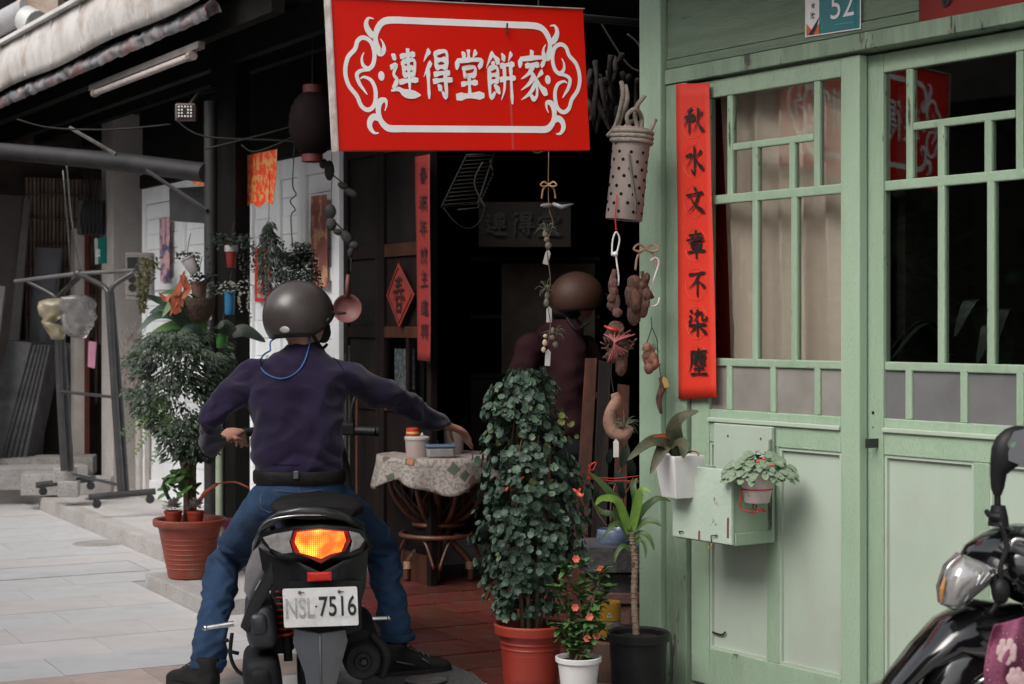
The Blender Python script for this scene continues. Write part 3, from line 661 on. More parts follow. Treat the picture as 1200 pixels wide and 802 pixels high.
bx('red_door_frame', nx(99, .8), nx(105, .8), .8, .9, .27, 2.2, mat('maroon_frame', (.17, .035, .03), .6, (.11, .025, .02), 6), nb)
bx('pale_door', nx(105, .8), .1, .84, .9, .27, 2.2, mat('pale_door', (.45, .45, .46), .5), nb)
bx('far_wall', -3.4, .6, 1.5, 1.6, .0, 3.0, mat('brown_wall', (.09, .065, .055), .8, (.05, .038, .032), 5, bump=.3), nb, 0)
bx('grey_wall_patch', nx(76, 1.2), nx(92, 1.0), 1.0, 1.1, .27, 1.2, CEMENT, nb)
for k in range(20):
    xa, xb = nx(30+k*4.5, 1.4), nx(33+k*4.5, 1.4)
    bx('wall_slat', xa, xb, 1.40, 1.44, 1.1+random.uniform(0, .3) if k % 3 else .7, 2.6, mat('slat_wood', (.34, .235, .19), .75, (.20, .14, .11), 6, stretch=(4, 4, .6), vary=.25), nb)
for k in range(6): bx('slat_batten', nx(28, 1.4), nx(112, 1.4), 1.37, 1.395, 1.45+k*.2, 1.465+k*.2, mat('batten_wood', (.16, .11, .09), .75), nb)
bx('roof_slab', -4, .6, -.3, 3, 3.0, 3.1, DARK, nb, 0)
bx('outer_wall', -2.6, -2.5, -.1, 1.5, 0, 3.0, DARK, nb, 0)
# stone blocks at the porch edge
bm_ = mat('block_stone', (.36, .34, .325), .85, (.27, .25, .24), 6, speck=(.17, .16, .15), speck_scale=70, bump=.7, bscale=60, vary=.06)
def block(label, px0, px1, py0, py1, Y, dep=.3, group=None):
    a = P(px0, py1, Y); c = P(px1, py0, Y); o = thing('stone_block', label, 'stone block', ((a.x+c.x)/2, Y+dep/2, a.z), R(8), group)
    q = MB(); q.box2(-(c.x-a.x)/2, (c.x-a.x)/2, -dep/2, dep/2, 0, c.z-a.z); q.build('block', bm_, o, bevel=.006); return o
block('grey block on the porch edge beneath the leaning stone slabs', -12, 33, 538, 560, 13.4)
block('long pale block along the porch edge behind the clothes rack', 34, 105, 536, 557, 13.45)
block('low pale step block at the left edge below the porch', -30, 22, 560, 575, 12.9, .3)
block('speckled block lying low behind the rack caster', 22, 66, 556, 581, 12.55, .25)
block('upper of two small pale blocks stacked under the rack leg', 61, 86, 549, 566, 12.0, .14)
block('lower of two small pale blocks stacked under the rack leg', 66, 90, 565, 583, 11.93, .14)
block('dark low block behind the rack foot near the pillar', 92, 128, 560, 580, 12.4, .2)
q = MB(); bw = thing('white_drain_pipe', 'thin white vertical drain pipe beside the grey pillar', 'pipe', P(163, 578, 12.6)); bw.location.z = .09; bw.matrix_basis = T(P(163, 578, 12.6).x, 12.6, .09)
q.tube([(0, 0, 0), (0, 0, .72)], .026, 12); q.tube([(.06, .02, 0), (.06, .02, 1.0)], .016, 10); q.lathe([(.03, 0), (.03, .05)], 12, T(0, 0, .3)); q.build('pipe', mat('pvc_white', (.50, .47, .45), .5, (.4, .33, .29), 5), bw, smooth=40)
# opposite side of the street (outside the frame; seen in the glass)
for k, (y0, hgt, c_) in enumerate(((-7, 4.6, (.12, .11, .10)), (-1, 3.4, (.20, .18, .16)), (5, 3.2, (.22, .22, .21)), (11, 2.9, (.3, .29, .28)), (17, 2.9, (.3, .28, .27)))):
    o = thing('opposite_house', ['low grey house across the street nearest the camera', 'low tan house across the street beside the camera', 'low greenish grey house across the street from the shop', 'low pale house across the street beyond the shop', 'low brown house across the street farthest away'][k], 'house', rf(-4.9, y0-2), STR)
    q = MB(); q.box2(-3, 0, 0, 5.94, 0, hgt); q.build('wall', mat('opp_wall%d' % k, c_, .85, bump=.3), o)
    for j in range(3):
        q = MB(); q.box2(.0, .06, .5+j*1.8, 1.7+j*1.8, .1, 2.3); q.build('door', DWOOD, o)
    q = MB(); q.box2(-.2, 1.0, 0, 5.94, 2.75, 2.85); q.build('awning', ROOFM, o)

for k, (x, y, lab) in enumerate(((-5.3, 5.5, 'nearest broad-leaved street tree in a pot across the street'), (-5.5, 6.5, 'middle broad-leaved street tree in a pot across the street'), (-5.2, 7.4, 'farthest broad-leaved street tree in a pot across the street'))):
    o = thing('street_tree', lab, 'tree', (x, y, 0)); q = MB(); q.lathe([(.16, 0), (.22, .4), (.23, .42), (.2, .42), (.15, .1)], 20, closed=True); q.build('pot', TERRA, o, smooth=40)
    q = MB(); r_ = random.Random(k)
    for j in range(9):
        a = r_.uniform(0, 6.28); q.tube([(0, 0, .3), (.1*math.cos(a), .1*math.sin(a), 1.0), (.3*math.cos(a), .3*math.sin(a), r_.uniform(1.6, 2.6))], [.03, .02, .008], 6, smooth=3)
    q.build('trunk', STEM, o, smooth=True); q = MB()
    for j in range(420):
        a = r_.uniform(0, 6.28); z = r_.uniform(.8, 2.8); rr = r_.uniform(.05, .5); c = Vector((rr*math.cos(a), rr*math.sin(a), z)); d = Vector((math.cos(a), math.sin(a), r_.uniform(-.6, .8))).normalized(); l = r_.uniform(.18, .32); s_ = d.cross(Vector((0, 0, 1))).normalized()*l*.17
        q.quad(c, c+d*l*.5-s_, c+d*l, c+d*l*.5+s_)
    q.build('foliage', mat('broad_leaf', (.12, .22, .09), .4, (.07, .14, .05), 6), o, weld=False)
# ------------------------------------------------ hanging red sign
TL, TR, BR, BL = P(386.5, -2, 5.60), P(683, 12.5, 6.08), P(686, 176.5, 6.08), P(391, 177.5, 5.60)
sU = ((TR-TL)+(BR-BL))/2; sV = ((TL-BL)+(TR-BR))/2; sW, sH = sU.length, sV.length; sU.normalize(); sN = sU.cross(sV).normalized()
sV = (sV-sU*sV.dot(sU)).normalized(); sC = (TL+TR+BR+BL)/4
if sN.y > 0: sN = -sN      # towards the camera
sg = thing('shop_sign', 'red hanging sign board with white scroll border and five white characters', 'sign', sC-Vector((0, 0, sH/2)))
def sp(u, v, o=0): return sC+sU*((u-.5)*sW)+sV*((.5-v)*sH)+sN*o
q = MB(); a = [sp(0, 0, .018), sp(1, 0, .018), sp(1, 1, .018), sp(0, 1, .018)]; q.poly(a, -sN*.036); q.build('panel', RED, sg, world=True, bevel=.002)
q = MB()
for u0, u1, v0, v1 in ((-.002, 1.002, -.006, .0005), (-.002, 1.002, .9995, 1.005), (-.0045, .0008, -.006, 1.005), (.9992, 1.003, -.006, 1.005)):
    q.poly([sp(u0, v0, .024), sp(u1, v0, .024), sp(u1, v1, .024), sp(u0, v1, .024)], -sN*.048)
q.v = q.v[:8]+q.v[16:24]; q.f = q.f[:12]; q.build('frame_edge', mat('pale_edge', (.50, .44, .42), .4, (.32, .26, .24), 20), sg, world=True)
def crop2uv(x, y):
    top = 2+35*(x-20)/1113; bot = 661; v = (y-top)/(bot-top); lx = 20+22*v; rx_ = 1133+14*v
    return (x-lx)/(rx_-lx), v
def ribbon(q, pts, wd, mirror, side, px=None, closed=False, aspect=1):
    pp = [Vector((*crop2uv(x, y), 0)) for x, y in pts]
    pp = [Vector((p.x*sW-(.016*sW if mirror else .006*sW), (1-p.y)*sH, 0)) for p in pp]
    pc = catmull(pp, 6) if len(pp) > 2 else pp
    n = len(pc); ws = interp(wd, n); LAYER[0] = (LAYER[0]+1) % 40; o = (.0190+.00012*LAYER[0])*side; b = len(q.v)
    for i in range(n):
        t = (pc[min(i+1, n-1)]-pc[max(i-1, 0)]).normalized(); nn = Vector((-t.y, t.x, 0))
        for s_ in (-1, 1):
            k = pc[i]+nn*(s_*ws[i]/2); x = sW-k.x if mirror else k.x
            q.v.append(sC+sU*(x-sW/2)+sV*(k.y-sH/2)+sN*o)
    for i in range(n-1): q.f.append([b+2*i, b+2*i+2, b+2*i+3, b+2*i+1])
K = sW/1113
for side, nm in ((1, 'scroll_border'), (-1, 'scroll_border')):
    q = MB()
    for mir in (False, True):
        ribbon(q, [(318, 96), (262, 98), (234, 112), (217, 140), (210, 172), (214, 208), (228, 238), (243, 226), (242, 200), (230, 178)], [26*K, 27*K, 24*K, 24*K, 18*K, 24*K, 30*K, 20*K, 9*K, 3*K], mir, side)
        ribbon(q, [(214, 168), (194, 160), (178, 138), (172, 112), (182, 90), (204, 92)], [20*K, 26*K, 24*K, 18*K, 10*K, 3*K], mir, side)
        ribbon(q, [(161, 238), (152, 262), (156, 292), (178, 308), (198, 288), (204, 240), (190, 192), (160, 174), (136, 188), (124, 224), (94, 262), (83, 322), (96, 380), (128, 425), (147, 470), (175, 486), (201, 462), (206, 404), (190, 360), (160, 344), (144, 352)], [3*K, 9*K, 14*K, 17*K]+[17*K]*14+[15*K, 10*K, 4*K], mir, side)
        ribbon(q, [(184, 314), (150, 316), (130, 334), (140, 372), (158, 400), (172, 420)], [8*K, 14*K, 16*K, 15*K, 10*K, 3*K], mir, side)
        ribbon(q, [(318, 567), (262, 566), (236, 548), (220, 518), (216, 478), (226, 448), (246, 444), (250, 466), (243, 490)], [26*K, 27*K, 24*K, 20*K, 22*K, 24*K, 16*K, 8*K, 3*K], mir, side)
        ribbon(q, [(228, 528), (200, 516), (182, 532), (180, 560), (196, 584), (216, 586)], [22*K, 26*K, 24*K, 20*K, 12*K, 3*K], mir, side)
        cc = Vector(crop2uv(229, 339)); cx = cc[0]*sW-(.012 if mir else .004)*sW; cy = (1-cc[1])*sH; b = len(q.v)
        for i in range(16):
            a = i/16*2*math.pi; x = cx+.0115*math.cos(a); x = sW-x if mir else x; q.v.append(sC+sU*(x-sW/2)+sV*(cy+.016*math.sin(a)-sH/2)+sN*.0195*side)
        q.f.append([b+i for i in range(16)])
    for y0 in (96, 567):
        yy = (1-crop2uv(300, y0)[1])*sH; b = len(q.v); wv = 26*K/2; x0 = crop2uv(296, y0)[0]*sW
        for x, y in ((x0-.01*sW, yy-wv), (sW-x0-.002*sW, yy-wv), (sW-x0-.002*sW, yy+wv), (x0-.01*sW, yy+wv)): q.v.append(sC+sU*(x-sW/2)+sV*(y-sH/2)+sN*.0188*side)
        q.f.append([b, b+1, b+2, b+3])
    q.build(nm, WHITEP, sg, world=True, weld=False)
    xs_ = (322, 462, 601, 742, 884)
    for i, c in enumerate(('lian', 'de', 'tang', 'bing', 'jia')):
        q = MB(); u, v = crop2uv(xs_[i], 440-3*i*0+(8 if c == 'bing' else 0)); sz = 186*K
        hu = sU*(1 if side > 0 else -1)
        org = sC+sU*(u*sW-sW/2)*(1 if side > 0 else -1)+sV*((1-v)*sH-sH/2)+sN*(.0188*side)-hu*(sz*.34)
        # characters are a little narrower than tall
        brush(q, c, org, hu*.70, sV*1.03, sN*side, sz, 1.08); q.build('character', WHITEP, sg, world=True, weld=False)
for u in (.21, .505, .81):
    q = MB(); a = sp(u, -.012, .02); q.tube([a, a+Vector((0, 0, .035)), a+Vector((0, .03, .3))], .003, 5); q.build('hanging_wire', WIREB, sg, world=True)
q = MB()
for u_ in (.672,): q.quad(sp(u_, .53, .0186), sp(u_+.009, .53, .0186), sp(u_+.009, .995, .0186), sp(u_, .995, .0186))
q.build('drip_mark', mat('drip_pink', (.60, .05, .04), .5, (.66, .02, .012), 9), sg, world=True)
q = MB(); q.tube([sp(.672, .125, .03), sp(.672, .17, .024), sp(.668, .20, .03)], .003, 6); q.build('sign_hook', WIREB, sg, world=True)
# sign arm and dark beams behind
sb = thing('sign_bar', 'steel bar crossing behind the top of the red sign', 'bar', P(560, 2, 7.6))
q = MB(); q.tube([P(380, -6, 6.2), P(757, 28, 6.7)], .016, 8); q.build('bar', BLACKM, sb, world=True, smooth=True)
# ------------------------------------------------ couplet on the green door post
def panel_on(fr, rot, name, label, cat, corners, y, m, thick=.003, parts=None, grp=None, curl=0.0):
    """corners px: TL TR BR BL on the frame plane at local y"""
    c = [fr.ray(px, py, y) for px, py in corners]
    o = thing(name, label, cat, fr.w((c[2].x+c[3].x)/2, y, c[3].z), rot, grp)
    Mi = inv(o) @ fr.M
    def f(u, v):
        a = c[3].lerp(c[2], u); b_ = c[0].lerp(c[1], u); p = a.lerp(b_, v)
        return Mi @ Vector((p.x, p.y-abs(curl)*(.5+.5*math.sin(v*9+u*2))-curl*1.5*max(0, .15-v)*6, p.z))
    q = MB(); q.grid(f, 6, 24); ob = q.build('paper', m, o, smooth=True, thick=thick)
    return o, c, f
o, c, cf_ = panel_on(GF, GA, 'couplet', 'long red paper couplet with seven black characters on the green door post', 'couplet', [(792.5, 99), (831, 97), (840.5, 466), (796, 468)], -.018, REDP, .0012, curl=.0018)
# thin worn board the couplet is pasted on is the post itself
chs = ('qiu', 'shui', 'wen', 'zhang', 'bu', 'ran', 'chen')
gu, gv, gn = GF.M.to_3x3() @ Vector((1, 0, 0)), Vector((0, 0, 1)), GF.M.to_3x3() @ Vector((0, -1, 0))
ys = (159, 205, 252, 303, 349, 394, 440)
for k, (ch, yy) in enumerate(zip(chs, ys)):
    px = 802+(yy-159)*.018; q = MB(); p = GF.ray(px, yy, -.0232); brush(q, ch, GF.w(p.x, p.y, p.z), gu*1.12, gv*1.0, gn, .098, 1.0); q.build('character', INK, o, world=True, weld=False)
    q = MB(); cc_ = GF.ray(px+10.5, yy-16, -.0226); b = 40
    pts = [GF.w(cc_.x+.060*math.cos(i/b*6.283), cc_.y, cc_.z+.060*math.sin(i/b*6.283)) for i in range(b+1)]
    q.tube(pts, .0006, 4, caps=False); q.build('printed_ring', mat('red_ring', (.75, .12, .05), .5), o, world=True)
# banner, upper right
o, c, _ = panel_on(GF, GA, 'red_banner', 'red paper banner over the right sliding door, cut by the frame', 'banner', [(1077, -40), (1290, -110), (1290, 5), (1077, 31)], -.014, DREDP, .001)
q = MB()
for px, py, sz in ((1103, 4, .17), (1158, -7, .17)):
    p = GF.ray(px-6, py, -.018)
    brush(q, '3,3 2,-.3 3.6,.4 d|4,2.6 6.4,.2 n|7,3 8.2,1.2 d|2,4 7,4.6 h' if px < 1120 else '1,3 5,.2 n|5,4 3,1.8 t', GF.w(p.x, p.y, p.z), gu, gv, gn, sz, .9)
q.build('lettering', INK, o, world=True, weld=False)
# number plate 52
NPc = [(943.5, -8), (1009, -24), (1009, 34), (943.5, 44)]
o, c, _ = panel_on(GF, GA, 'number_plate', 'teal enamel house number plate reading 52 on the green siding', 'number plate', NPc, -.016, mat('teal_enamel', (.012, .16, .18), .3), .003)
wpt = lambda px, py, y: GF.w(*GF.ray(px, py, y))
q = MB(); q.quad(wpt(945, -6, -.0185), wpt(960, -10, -.0185), wpt(960, 40, -.0185), wpt(945, 42.4, -.0185)); q.build('white_strip', WPLAST, o, world=True)
q = MB(); q.quad(wpt(943.5, 44, -.0187), wpt(1009, 34, -.0187), wpt(1009, 32.6, -.0187), wpt(943.5, 42.6, -.0187)); q.quad(wpt(1007.6, -20, -.0189), wpt(1009, -20, -.0189), wpt(1009, 34, -.0189), wpt(1007.6, 34, -.0189)); q.quad(wpt(943.5, -8, -.0189), wpt(944.9, -8, -.0189), wpt(944.9, 44, -.0189), wpt(943.5, 44, -.0189)); q.build('white_rim', WPLAST, o, world=True)
q = MB(); q.quad(wpt(945, 28, -.0195), wpt(951, 35, -.0195), wpt(947, 42, -.0195), wpt(945, 42, -.0195)); q.quad(wpt(951, 36, -.0195), wpt(960, 28, -.0195), wpt(960, 40, -.0195), wpt(953, 41, -.0195)); q.build('orange_motif', mat('orange_print', (.6, .12, .04), .5), o, world=True)
q = MB(); q.quad(wpt(947, 41.5, -.0199), wpt(960, 20, -.0199), wpt(957, 33, -.0199), wpt(953, 41, -.0199)); brush(q, '2,9 2,1 v|5,9 5,1 v|1,6 6,7 h|3,3 5,2 h', wpt(950.5, 24, -.0197), gu, gv, gn, .028, 1.2); brush(q, '2,9 6,1 n|2,2 6,8 t|1,5 7,6 h', wpt(950, 12, -.0197), gu, gv, gn, .028, 1.0); q.build('strip_marks', INK, o, world=True, weld=False)
q = text_mb('52', wpt(973.5, 23.5, -.0195), gu, gv, gn, .086, .105); q.build('number', WPLAST, o, world=True, weld=False)
q = MB()
for k in range(7): q.quad(wpt(978+k*3.3, 29.5-k*.4, -.0195), wpt(980.4+k*3.3, 29.2-k*.4, -.0195), wpt(980.4+k*3.3, 28-k*.4, -.0195), wpt(978+k*3.3, 28.3-k*.4, -.0195))
q.build('small_print', mat('faint_teal', (.10, .34, .35), .5), o, world=True)
# teal plate 58
p58 = [P(110.5, 280, 12.95), P(125, 278, 13.02), P(125, 308.5, 13.02), P(111.5, 310, 12.95)]
o = thing('number_plate', 'small teal plate reading 58 on the grey pillar at left', 'number plate', p58[3])
q = MB(); q.poly(p58, (0, .01, 0)); q.build('plate', mat('teal_bright', (.02, .30, .26), .4), o, world=True)
e = Vector((0, -.004, 0)); q = MB(); q.quad(p58[0]+e, p58[0].lerp(p58[1], .28)+e, p58[3].lerp(p58[2], .28)+e, p58[3]+e); q.build('white_strip', WPLAST, o, world=True)
q = text_mb('58', P(117.5, 302, 12.93), Vector((0, 0, 1)), Vector((-1, 0, 0)), Vector((0, -1, 0)), .034, .062); q.v = [Vector(x) for x in q.v]; q.build('number', WPLAST, o, world=True, weld=False)
# ------------------------------------------------ inner couplet, diamond, board
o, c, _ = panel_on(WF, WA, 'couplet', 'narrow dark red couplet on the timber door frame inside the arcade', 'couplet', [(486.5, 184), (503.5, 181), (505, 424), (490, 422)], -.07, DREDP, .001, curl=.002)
wu, wn = WF.M.to_3x3() @ Vector((1, 0, 0)), WF.M.to_3x3() @ Vector((0, -1, 0))
for k, (ch, yy) in enumerate(zip(('chun', 'man', 'nian', 'cai', 'zhu', 'jin', 'xing'), (216, 249, 278, 309, 337, 371, 398))):
    q = MB(); p = WF.ray(490.5+k*.4, yy, -.077); brush(q, ch, WF.w(p.x, p.y, p.z), wu*1.05, gv, wn, .085, 1.0); q.build('character', INK, o, world=True, weld=False)
dm = [WF.ray(467, 308, -.03), WF.ray(486, 345, -.03), WF.ray(468, 384, -.03), WF.ray(453, 346, -.03)]
o = thing('paper_diamond', 'red diamond-shaped paper cutting on the dark timber door', 'paper cutting', WF.w(*dm[2]), WA)
q = MB(); q.poly([WF.w(*p) for p in dm], wn*.002); q.build('paper', DREDP, o, world=True)
q = MB(); cdm = sum(dm, Vector())/4
for k in range(4): a = dm[k].lerp(cdm, .14); b_ = dm[(k+1) % 4].lerp(cdm, .14); q.tube([WF.w(a.x, -.034, a.z), WF.w(b_.x, -.034, b_.z)], .003, 5)
brush(q, 'chun', WF.w(cdm.x-.075, -.035, cdm.z-.10), wu*.75, gv, wn, .20, .7); q.build('lettering', INK, o, world=True, weld=False)
ib = thing('name_board', 'dark old name board with three brushed characters hung inside the shop', 'sign', P(615, 290, 9.6))
q = MB(); q.box2(-.26, .26, -.01, .02, 0, .255); q.build('board', mat('old_board', (.035, .03, .026), .6, (.025, .02, .018), 4), ib, bevel=.004)
q = MB()
for k, ch in enumerate(('lian', 'de', 'tang')): brush(q, ch, P(567+k*31, 277, 9.57), Vector((1, 0, 0)), gv, Vector((0, -1, 0)), .135, 1.0)
q.build('lettering', INK, ib, world=True, weld=False)
sh = thing('display_cabinet', 'dark glass-fronted cabinet inside the shop behind the customer', 'cabinet', P(612, 640, 9.9))
sh.location.z = 0; sh.matrix_basis = T(P(612, 0, 9.9).x, 9.9, 0)
q = MB(); q.box2(-.30, .45, 0, .4, 0, 1.05); q.build('carcass', DWOOD, sh, bevel=.004)
q = MB(); q.box2(-.12, .42, -.02, .0, 1.08, 1.72); q.build('notice', mat('brown_notice', (.055, .042, .034), .6, (.035, .027, .022), 8), sh)
for z in (1.055, 1.40, 1.735): q = MB(); q.box2(-.30, .45, -.005, .4, z, z+.025); q.build('shelf', DWOOD, sh)
# wire dish rack hanging
rk = thing('wire_rack', 'slanted white wire dish rack hanging in the dark doorway', 'rack', P(545, 240, 8.4))
a, b_, c_, d_ = P(547, 182, 8.5), P(579, 180, 8.6), P(560, 239, 8.4), P(517, 243, 8.3)
q = MB(); q.tube([a, b_, c_, d_, a], .005, 6); q.tube([P(574, 186, 8.8), P(578, 204, 8.8), P(560, 244, 8.6), P(536, 246, 8.6)], .004, 5); q.build('frame', mat('rack_wire', (.022, .02, .019), .7), rk, world=True, smooth=True)
q = MB()
for k in range(13):
    t = (k+.5)/13; q.tube([a.lerp(d_, t), b_.lerp(c_, t), b_.lerp(c_, t)+Vector((.02, .2, -.02))], .0028, 5)
q.build('wires', MATS['rack_wire'], rk, world=True, smooth=True)
q = MB(); q.tube([P(520, 244, 8.3), P(535, 262, 8.3), P(550, 268, 8.35), P(562, 260, 8.4), P(568, 244, 8.4)], .0025, 5, smooth=5); q.build('handle_wire', MATS['rack_wire'], rk, world=True, smooth=True)
# ------------------------------------------------ posters and papers on the white wall
def rag(name, label, cat, pts, y, m, fr=WF, rot=WA):
    o = thing(name, label, cat, fr.w(*fr.ray(*pts[-1], y)), rot)
    q = MB(); q.poly([fr.w(*fr.ray(px, py, y)) for px, py in pts], wn*.002 if fr is WF else gn*.002); q.build('paper', m, o, world=True); return o
def pmat(name, c1, c2, sc=14, lo=.46, hi=.54): return mat(name, c1, .7, c2, sc, lo, hi)
rag('lace_banner', 'red and gold lace festival banner hung beside the dark post', 'banner', [(282, 184), (325, 175), (324, 205), (320, 240), (311, 237), (303, 244), (296, 238), (283, 246)], -.45, pmat('red_gold', (.72, .05, .015), (.62, .30, .10), 22, .47, .56))
rag('lace_banner', 'red and gold lace banner scrap peeking left of the dark post', 'banner', [(218, 206), (246, 209), (246, 221), (238, 218), (228, 216)], -.45, MATS['red_gold'])
rag('poster', 'small red framed print on the white wall behind the helmet', 'poster', [(298.5, 291), (315, 291), (315, 354), (299, 354)], -.03, mat('poster_red', (.65, .04, .02), .6))
q = MB(); pr = [WF.w(*WF.ray(px, py, -.034)) for px, py in ((301.5, 300), (313, 300), (313, 350), (301.5, 350))]; q.poly(pr, wn*.001); q.build('print', pmat('print_mix', (.5, .42, .36), (.35, .06, .05), 34), [o_ for o_ in COL.objects if o_.name == 'poster'][0], world=True)
rag('poster', 'tall brownish red picture scroll at the right end of the white wall', 'poster', [(364.5, 230), (383, 228), (384, 338), (364, 333)], -.03, pmat('scroll_print', (.30, .10, .085), (.62, .33, .20), 9, .5, .58))
rag('poster', 'narrow poster with dark blue figure on red at the left of the white wall', 'poster', [(187, 256), (199, 255), (199, 330), (188, 330)], -.03, pmat('figure_print', (.60, .36, .38), (.10, .09, .18), 11, .48, .56))
o = rag('name_slip', 'pink paper strip stuck on the maroon door frame of house 58', 'paper', [(104, 400), (113, 401), (111, 432), (103, 430)], -.5, mat('pink_paper', (.65, .30, .42), .7), N2, STR)
# black box sign hanging under the cross beam
hb_ = thing('hanging_box', 'plain black box hanging below the cross beam left of the post', 'box', P(221, 262, 10.3))
q = MB(); q.poly([P(198, 221, 10.3), P(246, 218, 10.1), P(246, 262, 10.1), P(199, 259, 10.3)], (.05, .12, 0)); q.build('box', BLACKM, hb_, world=True)
# LED floodlight camera
lc = thing('led_lamp', 'small square lamp with dotted LEDs under the eave', 'lamp', P(217, 131, 9.4))
q = MB(); q.box((0, .03, 0), (.115, .06, .095)); q.build('housing', mat('lamp_housing', (.12, .08, .07), .5), lc, bevel=.012)
q = MB(); q.box((0, -.002, 0), (.09, .004, .075)); q.build('lens', BPLAST, lc)
q = MB()
for i in range(5):
    for j in range(4):
        if i in (2,) and j in (1, 2): continue
        q.lathe([(.001, .003), (.005, .002), (.006, 0)], 8, T(-.034+i*.017, -.004, -.026+j*.0175) @ rx(R(90)))
q.build('leds', WPLAST, lc)
q = MB(); q.tube([P(222, 124, 9.45), P(232, 110, 9.5), P(252, 105, 9.6)], .012, 6); q.build('bracket', BLACKM, lc, world=True)
# fluorescent tube
Y0 = 1.50*2000/274; 
ft = thing('strip_light', 'unlit fluorescent strip light under the eave', 'lamp', P(172, 84, 10))
A_, B_ = P(112, 109, 10.6), P(224, 66, 9.0)
q = MB(); q.tube([A_, B_], .019, 12); q.build('tube', mat('tube_glass', (.55, .47, .44), .3), ft, world=True, smooth=40)
q = MB(); off = Vector((0, .03, .045)); d = (B_-A_).normalized(); q.tube([A_-d*.12+off, B_+d*.15+off], .026, 4); q.build('housing', mat('strip_housing', (.17, .14, .13), .5), ft, world=True)
for k, pnt in enumerate((A_, B_)): q = MB(); q.tube([pnt-d*.03, pnt+d*.03], .026, 8); q.build('end_cap', mat('strip_cap', (.3, .24, .22), .5), ft, world=True)
# lantern
ln = thing('lantern', 'big dark round lantern hanging in shade beside the red sign', 'lantern', P(366, 190, 8.9))
q = MB(); pr = []
for i in range(25):
    a = math.pi*i/24; r_ = .122*math.sin(a)**.8*(1+.03*math.cos(i*math.pi)); pr.append((max(.03, r_), .34*(1-math.cos(a))/2+.03))
q.lathe(pr, 28); q.build('shade', mat('lantern_dark', (.009, .004, .004), .8, (.006, .004, .004), 5), ln, smooth=True)
q = MB(); q.lathe([(.055, 0), (.055, .04), (.05, .04), (.05, .0)], 20); q.lathe([(.05, .36), (.05, .40)], 20); q.build('collar', mat('collar_red', (.12, .012, .01), .5), ln, smooth=40)
q = MB(); q.tube([(0, 0, .40), (0, 0, .95)], .003, 5); q.build('cord', WIREB, ln)
# wires under the roof
wr = thing('overhead_cables', 'loose dark cables strung under the arcade roof', 'cables', P(300, 150, 9.3))
q = MB()
for pts in ([(205, 140), (240, 160), (330, 165), (390, 172)], [(283, 170), (300, 178), (340, 162), (352, 150)], [(240, 175), (300, 160), (352, 145), (390, 130)], [(700, 20), (735, 75), (757, 85)], [(735, 40), (752, 60), (758, 120)], [(566, 190), (556, 215), (570, 245)], [(620, 160), (625, 178), (640, 176), (680, 150)], [(20, 140), (60, 150), (130, 152), (200, 146)]):
    q = MB(); q.tube([P(px, py, 9.2 if px < 400 else 7.6) for px, py in pts], .005, 5, smooth=5); q.build('cable', WIREB, wr, world=True, smooth=True)
q = MB(); q.tube([P(78, 190, 12), P(84, 260, 12.2), P(97, 325, 12.4)], .008, 5, smooth=4); q.tube([P(74, 200, 12.1), P(84, 330, 12.6)], .006, 5)
o = thing('hanging_rods', 'two thin slanting rods hanging before the slatted wall at left', 'rods', P(90, 325, 12.4)); q.build('rod', STEEL, o, world=True, smooth=True)
# ------------------------------------------------ rope bound tube planter
TY = 6.25
tp = thing('perforated_tube', 'pale clay tube pierced with round holes and bound with rope, hung from the corner', 'planter', P(731, 258, TY))
ax0, ax1 = P(731, 258, TY), P(741.5, 152, TY); axv = (ax1-ax0); H_ = axv.length; axv.normalize()
q_rot = axv.to_track_quat('Z', 'Y').to_matrix().to_4x4(); Mt = Matrix.Translation(ax0-tp.location) @ q_rot
q = MB(); q.lathe([(.052, .004), (.067, 0), (.068, .01), (.0665, H_*.5), (.070, H_), (.066, H_+.004), (.060, H_-.01), (.056, .02)], 32, Mt, closed=True); q.build('tube', mat('pale_clay', (.25, .195, .175), .65, (.19, .145, .13), 9, bump=.2, stain=(.16, .12, .11)), tp, smooth=40)
q = MB(); rr_ = random.Random(3)
for row in range(9):
    for k in range(9):
        a = k*2*math.pi/9+(row % 2)*.35+rr_.uniform(-.08, .08); z = .028+row*.031+rr_.uniform(-.004, .004)
        if z > H_-.06: continue
        q.lathe([(.0, .0012), (.0062, .001), (.0064, -.002)], 10, Mt @ rz(a) @ T(.0675, 0, z) @ ry(R(90)))
q.build('hole', mat('hole_dark', (.008, .007, .006), .9), tp)
q = MB()
for k in range(3):
    pts = [Mt @ Vector((.073*math.cos(a), .073*math.sin(a), H_-.045+k*.017+.002*math.sin(a*2))) for a in [i/24*2*math.pi for i in range(25)]]; q.tube(pts, .0085, 8, caps=False)
q.build('rope_turns', ROPE, tp, smooth=True)
q = MB()
for pts in ([(722, 160), (727, 140), (735, 118), (733, 100)], [(750, 158), (752, 140), (745, 128), (735, 136), (738, 150)], [(730, 152), (742, 142), (752, 150)], [(712, 160), (722, 146), (730, 112), (728, 96)], [(757, 185), (760, 160), (768, 140)], [(748, 155), (744, 130), (756, 112)]): q.tube([P(px, py, TY-.02+.05*((px*7) % 5)/5) for px, py in pts], .0085, 7, smooth=5)
q.build('rope_knot', ROPE, tp, world=True, smooth=True)
q = MB(); q.tube([P(737, 180, TY-.071), P(739, 198, TY-.072), P(744, 232, TY-.071), P(745, 250, TY-.07)], .0045, 6, smooth=4); q.build('dark_cord', mat('grey_cord', (.12, .11, .105), .8), tp, world=True, smooth=True)
q = MB(); q.tube([P(723, 228, TY-.07), P(721, 250, TY-.074), P(722, 270, TY-.07)], .003, 6, smooth=4); q.build('red_ribbon', WIRER, tp, world=True)
dwb = thing('driftwood_bundle', 'dim bundle of dangling rope ends and roots above the clay tube', 'driftwood', P(715, 130, 6.9))
